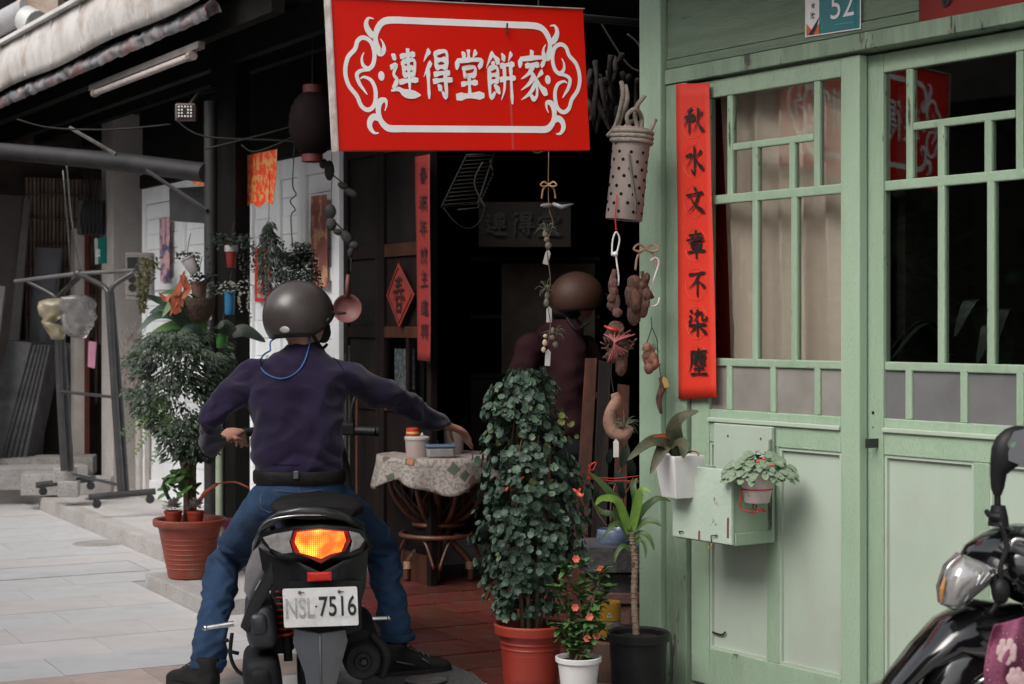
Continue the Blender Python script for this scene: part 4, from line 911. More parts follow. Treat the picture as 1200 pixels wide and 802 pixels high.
q = MB(); rr_ = random.Random(5)
for k in range(17):
    x0 = rr_.uniform(692, 752); y0 = rr_.uniform(60, 95); pts = [(x0, y0)]
    for j in range(3): pts.append((pts[-1][0]+rr_.uniform(-9, 9), pts[-1][1]+rr_.uniform(14, 26)))
    q.tube([P(a, b, 6.9+rr_.uniform(-.12, .12)) for a, b in pts], [.013, .008, .012, .005], 6, smooth=3)
q.build('roots', mat('dim_root', (.035, .028, .026), .85, (.02, .017, .016), 30, bump=.7), dwb, world=True, smooth=True)
# ------------------------------------------------ hanging ornaments
def bow(q, px, py, Y, s, r=.0035):
    for sg_ in (-1, 1):
        q.tube([P(px, py, Y), P(px+sg_*9*s, py-6*s, Y-.01), P(px+sg_*15*s, py, Y-.015), P(px+sg_*8*s, py+3*s, Y-.01), P(px, py, Y)], r, 6, smooth=5)
        q.tube([P(px, py, Y), P(px+sg_*10*s, py+8*s, Y), P(px+sg_*13*s, py+26*s, Y+.01)], r, 6, smooth=5)
    q.ball(P(px, py, Y), r*2)
def lump(q, px, py, Y, w_, h_, seed=0, n=5):
    r_ = random.Random(seed)
    for k in range(n):
        t = k/(n-1) if n > 1 else .5
        c = P(px+r_.uniform(-.25, .25)*w_, py-h_/2+h_*t, Y+r_.uniform(-.01, .01)); s_ = w_/FPX*Y*.5
        q.ball(c, (s_*r_.uniform(.55, .9), s_*r_.uniform(.5, .8), s_*r_.uniform(.7, 1.3)), 10, 7, jit=.16)
def tuft(q, px, py, Y, n, ln_, r=.0016, seed=1):
    r_ = random.Random(seed); c = P(px, py, Y)
    for k in range(n):
        a = r_.uniform(0, 6.28); e_ = r_.uniform(-.4, 1.2); d_ = Vector((math.cos(a)*math.cos(e_), math.sin(a)*math.cos(e_), math.sin(e_)))
        m_ = c+d_*ln_*.5+Vector((0, 0, .008)); t_ = c+d_*ln_*r_.uniform(.7, 1.1)-Vector((0, 0, ln_*.3*r_.random()))
        q.tube([c, m_, t_], [r, r*.8, r*.25], 4, smooth=3)
def tagp(q, px, py, Y, l, a=0):
    M_ = Matrix.Translation(P(px, py, Y)) @ ry(a) @ rz(.35); q.add([(-.0105, 0, 0), (.0105, 0, 0), (.0105, 0, l), (0, 0, l+.012), (-.0105, 0, l), (-.0105, .0015, 0), (.0105, .0015, 0), (.0105, .0015, l), (0, .0015, l+.012), (-.0105, .0015, l)], [(0, 1, 2, 3, 4), (9, 8, 7, 6, 5), (0, 5, 6, 1), (1, 6, 7, 2), (2, 7, 8, 3), (3, 8, 9, 4), (4, 9, 5, 0)], M_)
TUFT = mat('air_plant', (.13, .15, .10), .7, (.09, .09, .06), 40)
BOWM = mat('straw_bow', (.42, .25, .12), .7, (.33, .19, .09), 30)
YH = 6.45
o = thing('hanging_ornament', 'string of tiny air plants with white paper tags and straw bow, left of the doorway', 'ornament', P(643, 432, YH))
q = MB(); q.tube([P(643, 178, YH), P(643, 240, YH), P(648, 262, YH), P(641, 285, YH), P(643, 310, YH), P(645, 330, YH), P(641, 352, YH), P(645, 380, YH), P(642, 405, YH)], .0022, 5, smooth=4); q.build('string', mat('brown_string', (.17, .10, .07), .8), o, world=True, smooth=True)
q = MB(); bow(q, 643, 217, YH, .62); q.build('straw_bow', BOWM, o, world=True, smooth=True)
q = MB(); q.ball(P(641, 241, YH), (.026, .012, .009), 10, 6, jit=.1)
for a_ in ((641, 281, YH, 9, 14, 1, 3), (640, 347, YH, 9, 16, 2, 3), (649, 396, YH, 8, 16, 3, 3)): q4 = MB(); lump(q4, *a_); q4.build('cork', mat('cork', (.20, .17, .13), .85, (.12, .10, .07), 40, bump=.7), o, world=True, smooth=True)
q.build('cork', mat('cork', (.20, .17, .13), .85, (.12, .10, .07), 40, bump=.7), o, world=True, smooth=True)
q = MB(); tuft(q, 641, 272, YH, 16, .055, seed=2); tuft(q, 640, 340, YH, 16, .055, seed=3); tuft(q, 651, 392, YH, 18, .05, seed=4); q.build('air_plant', TUFT, o, world=True, smooth=True)
for px, py, l, a in ((639, 310, .045, .25), (643.5, 378, .05, .0), (641.5, 429, .052, .05)): q = MB(); tagp(q, px, py, YH, l, a); q.build('paper_tag', TAGW, o, world=True)
q = MB(); lump(q, 638, 402, YH-.02, 7, 16, 6, 3); q.build('pale_chip', mat('pale_chip', (.55, .42, .30), .7), o, world=True, smooth=True)
q = MB(); q.tube([P(648, 239, YH), P(658, 243, YH-.01), P(672, 239, YH)], [.007, .009, .002], 8); q.build('clear_tube', mat('clear_plastic', (.3, .3, .33), .15), o, world=True, smooth=True)
Y2 = 6.2
o = thing('hanging_ornament', 'driftwood chain with white hook and red chilli ending in a curved root with white tag', 'ornament', P(722, 536, Y2))
q = MB(); q.tube([P(717, 300, Y2), P(718, 282, Y2), P(722, 272, Y2), P(726, 280, Y2), P(724, 292, Y2), P(722, 300, Y2), P(725, 325, Y2), P(724, 335, Y2)], .0032, 6, smooth=5); q.ball(P(721, 298, Y2), .010, jit=.3); q.build('hook', WPLAST, o, world=True, smooth=True)
q = MB(); q.tube([P(721, 316, Y2), P(717, 335, Y2), P(722, 352, Y2), P(721, 370, Y2)], [.009, .014, .016, .011], 9, smooth=4); lump(q, 720, 350, Y2, 15, 34, 7, 5); q.build('root', ROOT, o, world=True, smooth=True)
q = MB()
for k in range(40):
    a = random.uniform(0, 6.28); b2 = random.uniform(0, 3.1); c = P(724, 405, Y2); r1 = .043
    p0 = c+Vector((r1*math.cos(a)*math.sin(b2), .5*r1*math.sin(a), r1*math.cos(b2)))
    p1 = p0+Vector((random.uniform(-.03, .03), -.01, random.uniform(-.03, .03))); q.tube([p0, (p0+p1)/2+Vector((0, -.01, 0)), p1], .0035, 5, smooth=3)
lump(q, 722, 405, Y2+.01, 26, 40, 12, 6); q.build('root_ball', ROOT, o, world=True, smooth=True)
q = MB()
for k in range(7): q.tube([P(712+k*4, 425-k*2, Y2-.035), P(720, 402, Y2-.05), P(708+k*6, 392, Y2-.03)], .0028, 5, smooth=4)
q.build('pink_cord', mat('pink_cord', (.38, .09, .10), .6), o, world=True, smooth=True)
q = MB(); q.tube([P(708, 382, Y2-.02), P(716, 386, Y2-.03), P(724, 387, Y2-.03)], [.003, .007, .008], 8); q.build('chilli', WIRER, o, world=True, smooth=True)
q = MB(); q.tube([P(717, 422, Y2), P(716, 440, Y2), P(719, 460, Y2)], .002, 5); q.build('wire', WIREB, o, world=True); q = MB(); q.tube([P(724, 268, Y2), P(722, 276, Y2)], .002, 5); q.build('wire', WIREB, o, world=True)
q = MB(); q.tube([P(720, 461, Y2), P(722, 470, Y2), P(716, 482, Y2), P(714, 496, Y2), P(720, 508, Y2), P(732, 510, Y2), P(739, 500, Y2)], [.014, .020, .021, .024, .024, .022, .012], 12, smooth=5); q.build('curved_root', mat('pale_root', (.33, .18, .13), .7, (.17, .09, .065), 14, bump=.8), o, world=True, smooth=True)
q = MB(); tuft(q, 732, 500, Y2-.02, 26, .06, seed=9); q.build('air_plant', TUFT, o, world=True, smooth=True)
q = MB(); tagp(q, 722, 536, Y2-.02, .055); q.build('paper_tag', TAGW, o, world=True)
Y3 = 6.3
o = thing('hanging_ornament', 'driftwood cluster with tan ribbon bow and white S hook against the green post', 'ornament', P(772, 485, Y3))
q = MB(); bow(q, 757, 292, Y3, .95, .0045); q.build('ribbon_bow', mat('tan_ribbon', (.50, .30, .19), .6), o, world=True, smooth=True)
q = MB(); q.tube([P(762, 306, Y3), P(768, 302, Y3), P(772, 308, Y3), P(767, 325, Y3), P(762, 340, Y3), P(758, 352, Y3), P(762, 359, Y3), P(770, 357, Y3), P(773, 349, Y3)], .0035, 6, smooth=5); q.build('s_hook', WPLAST, o, world=True, smooth=True)
q = MB(); q.tube([P(752, 318, Y3), P(756, 335, Y3), P(765, 350, Y3)], [.007, .011, .008], 8); q.tube([P(760, 325, Y3), P(752, 345, Y3), P(750, 372, Y3)], [.007, .013, .009], 8); lump(q, 748, 350, Y3, 26, 34, 21, 6); lump(q, 755, 340, Y3-.01, 14, 30, 22, 4); q.build('root_cluster', ROOT, o, world=True, smooth=True)
q = MB(); q.tube([P(763, 372, Y3), P(764, 384, Y3), P(758, 402, Y3)], .0018, 5); q.build('wire', WIREB, o, world=True); q = MB(); q.tube([P(764, 384, Y3), P(770, 398, Y3), P(771, 420, Y3), P(775, 445, Y3)], .0018, 5); q.build('wire', WIREB, o, world=True)
q = MB(); lump(q, 763, 420, Y3, 17, 24, 31, 5); q.tube([P(755, 415, Y3), P(762, 432, Y3), P(772, 425, Y3)], .012, 8, smooth=3); q.build('root_pod', mat('reddish_root', (.30, .12, .085), .7, (.16, .07, .05), 14, bump=.7), o, world=True, smooth=True)
q = MB(); tuft(q, 762, 412, Y3-.01, 20, .045, seed=12); q.build('air_plant', TUFT, o, world=True, smooth=True)
q = MB(); q.tube([P(774, 442, Y3), P(777, 452, Y3), P(772, 468, Y3), P(775, 485, Y3)], [.008, .014, .012, .005], 9, smooth=4); q.build('root_tip', ROOT, o, world=True, smooth=True)
q = MB(); tagp(q, 782, 454, Y3-.02, .03, -.35); q.build('gold_tag', mat('gold_tag', (.45, .30, .10), .5), o, world=True)
# grey shell like mobile by the doorway at px 380..420
o = thing('hanging_mobile', 'dark mobile of grey oval shells hanging at the end of the white wall', 'mobile', P(400, 320, 9.0))
SHM = mat('grey_shell', (.045, .044, .042), .6, (.022, .021, .02), 10, bump=.3)
for px, py, a, b_, t_ in ((386, 200, 6, 12, 0), (379, 192, 5, 6, .2), (411, 226, 9, 4.5, .5), (402, 218, 7, 4, .4), (387, 248, 7, 9, 0), (388, 263, 6.5, 8, 0), (406, 278, 9, 6, .9), (415, 288, 6, 5, .6), (411, 296, 4, 6, .2), (396, 272, 6, 4, .3)):
    q = MB(); q.ball((0, 0, 0), (a/FPX*9, .016, b_/FPX*9), 12, 8, Matrix.Translation(P(px, py, 9.0)) @ ry(t_), jit=.03); q.build('shell', SHM, o, world=True, smooth=True)
q = MB(); q.tube([P(388, 150, 9), P(389, 200, 9), P(388, 262, 9)], .002, 4); q.tube([P(390, 205, 9), P(402, 215, 9), P(410, 226, 9)], .004, 5); q.tube([P(390, 258, 9), P(402, 270, 9), P(412, 296, 9), P(411, 318, 9)], .005, 5); q.build('cord', WIREB, o, world=True)
o = thing('ladle', 'dusty pink strainer ladle hanging by its handle beside the helmet', 'ladle', P(407, 379, 8.9))
q = MB(); q.lathe([(.001, -.022), (.035, -.018), (.062, -.004), (.073, .008), (.077, .010), (.076, .014), (.070, .010), (.06, .0)], 28, Matrix.Translation(P(407, 362, 8.9)) @ rx(R(80)), closed=True); q.build('bowl', mat('dusty_pink', (.15, .05, .046), .6, (.11, .036, .034), 12), o, world=True, smooth=True)
q = MB(); q.tube([P(407, 348, 8.9), P(407, 336, 8.89), P(408, 322, 8.89)], [.013, .012, .010], 8); q.build('handle', MATS['dusty_pink'], o, world=True, smooth=True)
# ------------------------------------------------ scooters
SB_ = mat('scooter_black', (.006, .006, .007), .34, (.009, .009, .010), 5, coat=.12)
SGL = mat('gloss_black', (.006, .006, .007), .12, coat=1)
SGR = mat('scooter_grey', (.085, .09, .105), .4, (.06, .064, .075), 6, bump=.05, stain=(.11, .105, .10), stain_scale=6)
SMT = mat('scooter_matte', (.013, .013, .015), .55, (.02, .02, .022), 12, bump=.2)
SSIL = mat('scooter_silver', (.30, .28, .29), .35, (.22, .205, .215), 6, metal=.5)
CHR = mat('chrome', (.62, .61, .60), .18, (.4, .39, .38), 14, metal=1)
RUB = mat('tyre_rubber', (.018, .018, .018), .8, bump=.4)
LENSC = mat('clear_lens', (.34, .325, .32), .12, (.17, .16, .155), 26, .3, .7, coat=.6)
LENSR = mat('red_lens', (.42, .015, .008), .15, (.30, .01, .006), 40, coat=.5)
def lit_lens():
    m = bpy.data.materials.new('lit_lamp'); m.use_nodes = True; N = m.node_tree.nodes; L = m.node_tree.links; b = N['Principled BSDF']
    tc = N.new('ShaderNodeTexCoord'); sx = N.new('ShaderNodeSeparateXYZ'); L.new(tc.outputs['Object'], sx.inputs[0])
    def wv(o, f, lo):
        mu = N.new('ShaderNodeMath'); mu.operation = 'MULTIPLY'; mu.inputs[1].default_value = f; L.new(o, mu.inputs[0])
        sn = N.new('ShaderNodeMath'); sn.operation = 'SINE'; L.new(mu.outputs[0], sn.inputs[0])
        r = N.new('ShaderNodeMapRange'); r.inputs[1].default_value = -1; r.inputs[2].default_value = 0; r.inputs[3].default_value = lo; r.inputs[4].default_value = 1; L.new(sn.outputs[0], r.inputs[0]); return r.outputs[0]
    a = wv(sx.outputs[0], 900, .5); c = wv(sx.outputs[2], 900, .75); m1 = N.new('ShaderNodeMath'); m1.operation = 'MULTIPLY'; L.new(a, m1.inputs[0]); L.new(c, m1.inputs[1])
    nz = N.new('ShaderNodeTexNoise'); nz.inputs['Scale'].default_value = 16; L.new(tc.outputs['Object'], nz.inputs['Vector'])
    r = N.new('ShaderNodeMapRange'); r.inputs[1].default_value = .35; r.inputs[2].default_value = .68; r.inputs[3].default_value = .35; r.inputs[4].default_value = 1.3; L.new(nz.outputs[0], r.inputs[0])
    m2 = N.new('ShaderNodeMath'); m2.operation = 'MULTIPLY'; L.new(m1.outputs[0], m2.inputs[0]); L.new(r.outputs[0], m2.inputs[1])
    m3 = N.new('ShaderNodeMath'); m3.operation = 'MULTIPLY'; m3.inputs[1].default_value = 1.9; L.new(m2.outputs[0], m3.inputs[0])
    cr = N.new('ShaderNodeValToRGB'); L.new(m2.outputs[0], cr.inputs[0]); cr.color_ramp.elements[0].color = (1, .05, .003, 1); cr.color_ramp.elements[1].color = (1, .36, .03, 1); cr.color_ramp.elements[1].position = 1
    b.inputs['Base Color'].default_value = (.7, .12, .02, 1); L.new(cr.outputs[0], b.inputs['Emission Color']); L.new(m3.outputs[0], b.inputs['Emission Strength']); b.inputs['Roughness'].default_value = .15; return m
LIT = lit_lens()
def hull(q, secs, n=28, p=2.6):
    """secs along y: (y, z centre, half width, half height[, x])"""
    q.loft([((s[4] if len(s) > 4 else 0, s[0], s[1]), (1, 0, 0), (0, 0, 1), s[2], s[3]) for s in secs], n, p)
def wheel(root, y, rad, wd):
    q = MB(); pr = [(rad-.055, -wd/2), (rad-.02, -wd/2-.004), (rad-.004, -wd/4), (rad, 0), (rad-.004, wd/4), (rad-.02, wd/2+.004), (rad-.055, wd/2)]
    w_ = q; q.lathe(pr+[(rad-.055, -wd/2)], 40, T(0, y, rad) @ ry(R(90)), closed=True); t = q.build('tyre', RUB, root, smooth=40)
    q = MB(); q.lathe([(rad-.053, -wd/2+.008), (rad-.07, -wd/2+.02), (.05, -.02), (.035, -.05), (.001, -.05)], 30, T(0, y, rad) @ ry(R(90)))
    q.lathe([(rad-.053, wd/2-.008), (rad-.07, wd/2-.02), (.05, .02), (.035, .05), (.001, .05)], 30, T(0, y, rad) @ ry(R(90))); q.build('rim', SMT, t, smooth=40)
    return t
def scooter(name, label, loc, rotz, front_detail, rear_detail):
    root = thing(name, label, 'scooter', loc, rotz)
    B = SGL if front_detail else SB_
    wheel(root, 0, .235, .115); wheel(root, 1.27, .235, .095)
    # body tail, seat, floorboard, leg shield, apron
    q = MB(); hull(q, [(-.375, .605, .13, .035), (-.355, .60, .155, .055), (-.25, .59, .172, .075), (-.05, .575, .182, .11), (.20, .55, .178, .14), (.40, .50, .165, .17), (.50, .45, .15, .16)]); q.build('tail_body', B, root, smooth=40)
    q = MB(); hull(q, [(-.31, .708, .12, .022), (-.27, .715, .16, .034), (-.12, .715, .165, .04), (.05, .705, .15, .042), (.2, .69, .145, .045), (.4, .68, .125, .045), (.5, .675, .10, .03)], 28, 2.4); q.build('seat', mat('seat_vinyl', (.014, .013, .013), .55, bump=.3, bscale=200), root, smooth=40)
    q = MB(); q.box2(-.15, .15, .48, .93, .26, .33); q.build('floorboard', SMT, root, bevel=.02)
    q = MB(); q.loft([((0, .93+.10*t, .30+.58*t), (1, 0, 0), (0, 1, 0), .19-.03*t+.04*math.sin(t*3.14), .03) for t in (0, .2, .4, .6, .8, 1)], 24, 3); q.build('leg_shield', B, root, smooth=40)
    q = MB(); q.loft([((0, 1.00, .34), (1, 0, 0), (0, 1, -.2), .14, .05), ((0, 1.06, .48), (1, 0, 0), (0, 1, -.2), .175, .075), ((0, 1.10, .62), (1, 0, 0), (0, 1, -.2), .18, .09), ((0, 1.11, .72), (1, 0, 0), (0, 1, -.2), .17, .10), ((0, 1.08, .82), (1, 0, 0), (0, 1, -.2), .13, .08), ((0, 1.04, .88), (1, 0, 0), (0, 1, -.2), .06, .04)], 30, 2.5); (q.build('front_apron', B, root, smooth=40) if not front_detail else None)
    q = MB()
    fr = [];  
    for i in range(13):
        a = R(-35+i*13); fr.append(((0, 1.27+.275*math.sin(a), .235+.275*math.cos(a)), (1, 0, 0), (0, math.sin(a), math.cos(a)), .075*(1-.5*abs(i-6)/6), .016))
    q.loft(fr, 16, 2.2); q.build('front_fender', B, root, smooth=40)
    q = MB()
    for sx in (-1, 1): q.tube([(sx*.062, 1.27, .235), (sx*.062, 1.17, .55)], .018, 10)
    q.build('fork', SMT, root, smooth=40)
    # handlebar
    hy = .93
    q = MB(); hull(q, [(hy-.10, .90, .10, .03), (hy-.03, .925, .15, .05), (hy+.06, .915, .13, .06), (hy+.13, .885, .06, .04)], 24, 2.3); (q.build('handlebar_cowl', B, root, smooth=40) if not front_detail else None)
    for sx in (-1, 1):
        q = MB(); q.tube([(sx*.12, hy, .915), (sx*.22, hy-.02, .92), (sx*.275, hy-.035, .918)], .013, 10); bar = q.build('handlebar', SMT, root, smooth=40)
        q = MB(); q.tube([(sx*.20, hy-.015, .919), (sx*.29, hy-.045, .915)], .0195, 12); q.lathe([(.021, 0), (.021, .012)], 12, T(sx*.29, hy-.045, .915) @ ry(R(90)*sx)); q.build('grip', BPLAST, bar, smooth=40)
        q = MB(); q.tube([(sx*.20, hy+.01, .905), (sx*.25, hy+.03, .90), (sx*.285, hy+.01, .90)], .006, 8, smooth=3); q.build('brake_lever', STEEL, bar, smooth=True)
        q = MB(); q.box((sx*.165, hy-.01, .925), (.075, .06, .05)); q.build('switch_box', BPLAST, bar, bevel=.008)
        if front_detail or True:
            z0 = .94; top = (sx*.235, hy+.03, 1.075)
            q = MB(); q.tube([(sx*.19, hy+.02, z0), (sx*.193, hy+.02, z0+.03)], .016, 12); q.tube([(sx*.192, hy+.02, z0), (sx*.195, hy+.02, z0+.075), (sx*.215, hy+.025, z0+.13)], .0065, 8, smooth=3); q.build('mirror_stalk', BPLAST, root, smooth=40)
    # wheel mud guard / swing unit, exhaust, stand
    q = MB(); hull(q, [(-.14, .26, .06, .07, -.13), (-.05, .27, .07, .09, -.13), (.12, .27, .07, .085, -.125), (.34, .25, .06, .07, -.12), (.42, .24, .04, .04, -.12)], 24, 3); q.build('transmission_case', SMT, root, smooth=40)
    q = MB(); q.loft([((.15, -.27, .235), (1, 0, 0), (0, 0, 1), .056, .056), ((.15, -.25, .235), (1, 0, 0), (0, 0, 1), .066, .066), ((.15, .05, .26), (1, 0, 0), (0, 0, 1), .066, .066), ((.14, .2, .25), (1, 0, 0), (0, 0, 1), .04, .04), ((.10, .45, .22), (1, 0, 0), (0, 0, 1), .02, .02)], 28, 2); ex = q.build('exhaust', SMT, root, smooth=40)
    return root
SC_H = R(9)
fwd = Vector((-math.sin(SC_H), math.cos(SC_H), 0))
pw = P(375, 0, 5.85); ax = Vector((pw.x, pw.y, 0))+fwd*.40
bike = scooter('parked_scooter', 'black scooter with lit amber tail lamp and white plate reading NSL 7516', (ax.x, ax.y, 0), SC_H, False, True)
bike.name = 'scooter'
BF = Frame((ax.x, ax.y, 0), SC_H)
def shell(name, pts, y, m, par, k=1.6, th=.012, cx=None, smooth=True):
    """curved panel traced at local plane y, wrapping forward at the sides"""
    L_ = [BF.ray(px, py, y) for px, py in pts]; c = sum(L_, Vector())/len(L_)
    dense = []
    for a, b in zip(L_, L_[1:]+L_[:1]):
        n = max(1, int((b-a).length/.012)); dense += [a.lerp(b, i/n) for i in range(n)]
    rings = 5; vs = []; x0 = BF.ray(376, 640, y).x if cx is None else cx
    def wrap(p): return Vector((p.x, y+k*(p.x-x0)**2, p.z))
    n = len(dense)
    for r_ in range(1, rings+1):
        for p in dense: vs.append(wrap(c.lerp(p, r_/rings))-Vector((0, .003*(1-(r_/rings)**4), 0)))
    b0 = [Vector((p.x, p.y+th, p.z)) for p in vs[-n:]]; vs += b0; vs.append(wrap(c)-Vector((0, .003, 0)))
    fs = []
    for r_ in range(rings):
        for i in range(n): fs.append((r_*n+i, r_*n+(i+1) % n, (r_+1)*n+(i+1) % n, (r_+1)*n+i))
    for i in range(n): fs.append((len(vs)-1, (i+1) % n, i))
    q = MB(); q.add(vs, fs); return q.build(name, m, par, smooth=50 if smooth else False)
yl = -.395
lamp_unit = shell('tail_lamp', [(345, 623), (375, 619.5), (408, 623), (411, 634), (405, 646), (390, 652), (376, 660), (360, 653), (345, 648), (341, 636)], yl-.012, LENSR, bike, 1.2)
shell('lit_lens', [(348, 624.5), (375, 621), (403, 624), (405.5, 634), (400, 647), (388, 649.5), (376, 655), (363, 651), (352, 648.5), (345.5, 636)], yl-.019, LIT, lamp_unit, 1.2, .004)
shell('lens_left', [(308, 632), (322, 627), (343, 622.5), (339.5, 636), (343, 648), (331, 650), (317, 644)], yl-.017, LENSC, lamp_unit, 1.25, .004)
shell('lens_right', [(409, 623), (421, 626), (428, 634), (422, 643), (410, 648), (413, 635)], yl-.017, LENSC, lamp_unit, 1.25, .004)
shell('lamp_surround', [(303, 629), (320, 624), (345, 618.5), (375, 615.5), (408, 618.5), (428, 624), (431, 634), (426, 644), (408, 650.5), (388, 654.5), (376, 661), (362, 654.5), (343, 651.5), (320, 650), (308, 640)], yl+.006, SB_, bike, 1.7, .05)
shell('rear_panel', [(303, 645), (320, 653), (345, 657), (376, 671), (404, 657), (424, 650), (433, 645), (430, 690), (420, 720), (405, 745), (353, 745), (331, 700), (308, 672)], yl+.040, SB_, bike, 1.9, .06)
shell('plate_bracket', [(338, 683), (424, 681), (424, 738), (408, 744), (350, 744), (340, 738)], yl+.02, SMT, bike, .3, .03)
shell('reflector', [(360, 671.5), (388.5, 670.5), (388.5, 680.5), (360.5, 682)], yl-.012, mat('reflector_red', (.55, .02, .01), .25, (.42, .012, .008), 60), bike, 0, .02, smooth=False)
# plate
pp = [BF.ray(*c, yl-.03) for c in ((331, 690.5), (418.5, 687.5), (420.5, 733), (333, 736))]
def rounded(pts, r_=.10):
    out = []
    for i in range(4):
        a, b, c = pts[i-1], pts[i], pts[(i+1) % 4]
        for t in (0, .33, .67, 1):
            e1 = b.lerp(a, r_*(.5 if i % 2 else 1)*.5); e2 = b.lerp(c, r_*(1 if i % 2 else .5)*.5)
            out.append(((1-t)**2)*e1+2*t*(1-t)*b+t*t*e2)
    return out
q = MB(); q.poly(rounded(pp, .11), (0, .003, 0)); plate = q.build('number_plate', mat('plate_white', (.78, .77, .77), .35, (.68, .67, .66), 14, stain=(.45, .43, .41), stain_scale=9), bike, bevel=.0008)
pu = (pp[1]-pp[0]).normalized(); pv = (pp[0]-pp[3]).normalized(); pn = Vector((0, -1, 0))
def pl_at(px, py): return BF.ray(px, py, yl-.0312)
bold = .012
q = text_mb('NSL', pl_at(335.5, 725.5), pu, pv, pn, .070, .098, bold); q.build('plate_letters', mat('worn_letters', (.30, .30, .295), .4, (.52, .51, .50), 60), plate, weld=False)
q = text_mb('7516', pl_at(374.5, 723.0), pu, pv, pn, .070, .126, bold); q.build('plate_digits', mat('plate_black', (.02, .02, .022), .4), plate, weld=False)
q = MB(); q.lathe([(.001, .001), (.0035, 0)], 10, Matrix.Translation(pl_at(370.5, 711)) @ rx(R(90))); q.build('plate_dot', MATS['plate_black'], plate)
for px, py in ((351, 694.5), (397.5, 693.5)):
    q = MB(); q.lathe([(.001, .005), (.005, .004), (.006, 0)], 8, Matrix.Translation(pl_at(px, py)) @ rx(R(90))); q.box2(.004, .016, -.0015, .0, -.0012, .0012, Matrix.Translation(pl_at(px, py))); q.build('bolt', mat('rusty_bolt', (.22, .12, .07), .6, metal=.6), plate, smooth=40)
# rear fender, muffler end, case covers, spring, pegs, grab rail
shell('rear_fender', [(345, 739), (375, 743), (405, 739), (407.5, 752), (397, 790), (390, 822), (362, 822), (357, 790), (343.5, 754)], yl-.005, SGR, bike, .9, .02)
q = MB(); a = [BF.ray(*c, yl-.0085) for c in ((375, 743), (376.5, 830))]; q.tube([a[0], a[1]], .004, 6); q.build('fender_ridge', SGR, bike, smooth=True)
q = MB(); mc = BF.ray(425, 775, -.30); My = Matrix.Translation(mc) @ rx(R(90))
q.lathe([(.001, .012), (.016, .012), (.018, .02), (.028, .018), (.034, .010), (.056, .012), (.066, .0), (.068, -.06), (.068, -.30)], 30, My); q.build('muffler', SMT, bike, smooth=40)
q = MB(); q.lathe([(.001, .0215), (.010, .021), (.012, .014)], 14, My @ T(.004, 0, .0)); q.build('muffler_tip', INK, bike, smooth=40)
q = MB(); q.tube([mc+Vector((.03, .02, .09)), mc+Vector((.085, .03, .02)), mc+Vector((.07, .04, -.07))], [.012, .02, .012], 8, smooth=4); q.build('heat_shield', SMT, bike, smooth=True)
for nm_, px_, py_, a_, c_, m_ in (('air_filter_cover', 306, 734, .055, .085, mat('scooter_dark_grey', (.035, .037, .043), .42, (.025, .026, .03), 6)), ('belt_case_cover', 308, 800, .068, .09, SMT)):
    q = MB(); c0 = BF.ray(px_, py_, -.27); q.loft([(Vector((c0.x, c0.y+t_, c0.z)), (1, 0, .12), (-.12, 0, 1), a_*k2_, c_*k2_) for t_, k2_ in ((-.035, .05), (-.034, .5), (-.028, .74), (-.012, .90), (.01, .98), (.05, 1), (.30, .95))], 36, 3.4); cv_ = q.build(nm_, m_, bike, smooth=50)
    q = MB(); q.loft([(Vector((c0.x-.008, c0.y+t_, c0.z+.012)), (1, 0, .12), (-.12, 0, 1), a_*k2_, c_*k2_*.8) for t_, k2_ in ((-.046, .05), (-.045, .35), (-.035, .55), (-.02, .6))], 30, 3); q.build('raised_boss', m_, cv_, smooth=50)
q = MB(); q.ball(BF.ray(300.5, 736, -.30), .006); q.ball(BF.ray(318, 711, -.30), .004); q.build('cover_screw', BPLAST, bike)
q = MB(); sc_ = BF.ray(336, 748, -.16); top_ = BF.ray(333, 690, -.12); pts = []
for i in range(90):
    t = i/89; a = t*2*math.pi*8; c = sc_.lerp(top_, t); pts.append(c+Vector((.028*math.cos(a), .028*math.sin(a), 0)))
q.tube(pts, .0048, 6); q.build('spring', mat('spring_red', (.5, .03, .02), .35), bike, smooth=True)
q = MB(); q.tube([BF.ray(338, 775, -.16), BF.ray(333, 690, -.12)], .016, 10); q.build('shock_absorber', SMT, bike, smooth=40)
for pts in (((274, 731), (241, 736.5)), ((420, 726.5), (455.5, 725))):
    yq = .12; a, b = [BF.ray(*c, yq) for c in pts]
    q = MB(); q.tube([a, b], .0105, 10); q.ball(b, .0125); peg = q.build('foot_peg', CHR, bike, smooth=40)
q = MB()
for pts in (((272, 742), (270, 768), (278, 786), (292, 794)), ((266, 763), (280, 766)), ((268, 750), (262, 752))): q.tube([BF.ray(*c, -.05) for c in pts], .007, 8, smooth=4)
q.build('side_linkage', SMT, bike, smooth=True)
sp_ = [(309, 634), (296, 648), (288, 668), (286, 692), (292, 704), (305, 680), (320, 650)]
shell('side_panel', sp_, -.25, SSIL, bike, -1.5, .05, cx=BF.ray(304, 668, -.25).x)
shell('side_cowl', [(320, 652), (305, 684), (290, 712), (282, 735), (290, 742), (312, 700), (330, 668)], -.30, SB_, bike, -1.2, .05, cx=BF.ray(305, 700, -.3).x)
q = MB(); gr = [((297, 656), -.15), ((298, 640), -.2), ((307, 618), -.30), ((326, 605), -.36), ((352, 600), -.38), ((378, 600.5), -.38), ((404, 606), -.36), ((424, 618), -.30), ((433, 640), -.2)]
q.loft([(BF.ray(*c, y), (0, 0, 1), (BF.ray(*c, y)-Vector((BF.ray(376, 640, 0).x, .1, .7))).cross(Vector((0, 0, 1))).cross(Vector((0, 0, 1))), .017, .012) for c, y in gr], 12, 2.5); q.build('grab_rail', mat('rail_black', (.02, .02, .021), .3, coat=.4), bike, smooth=40)
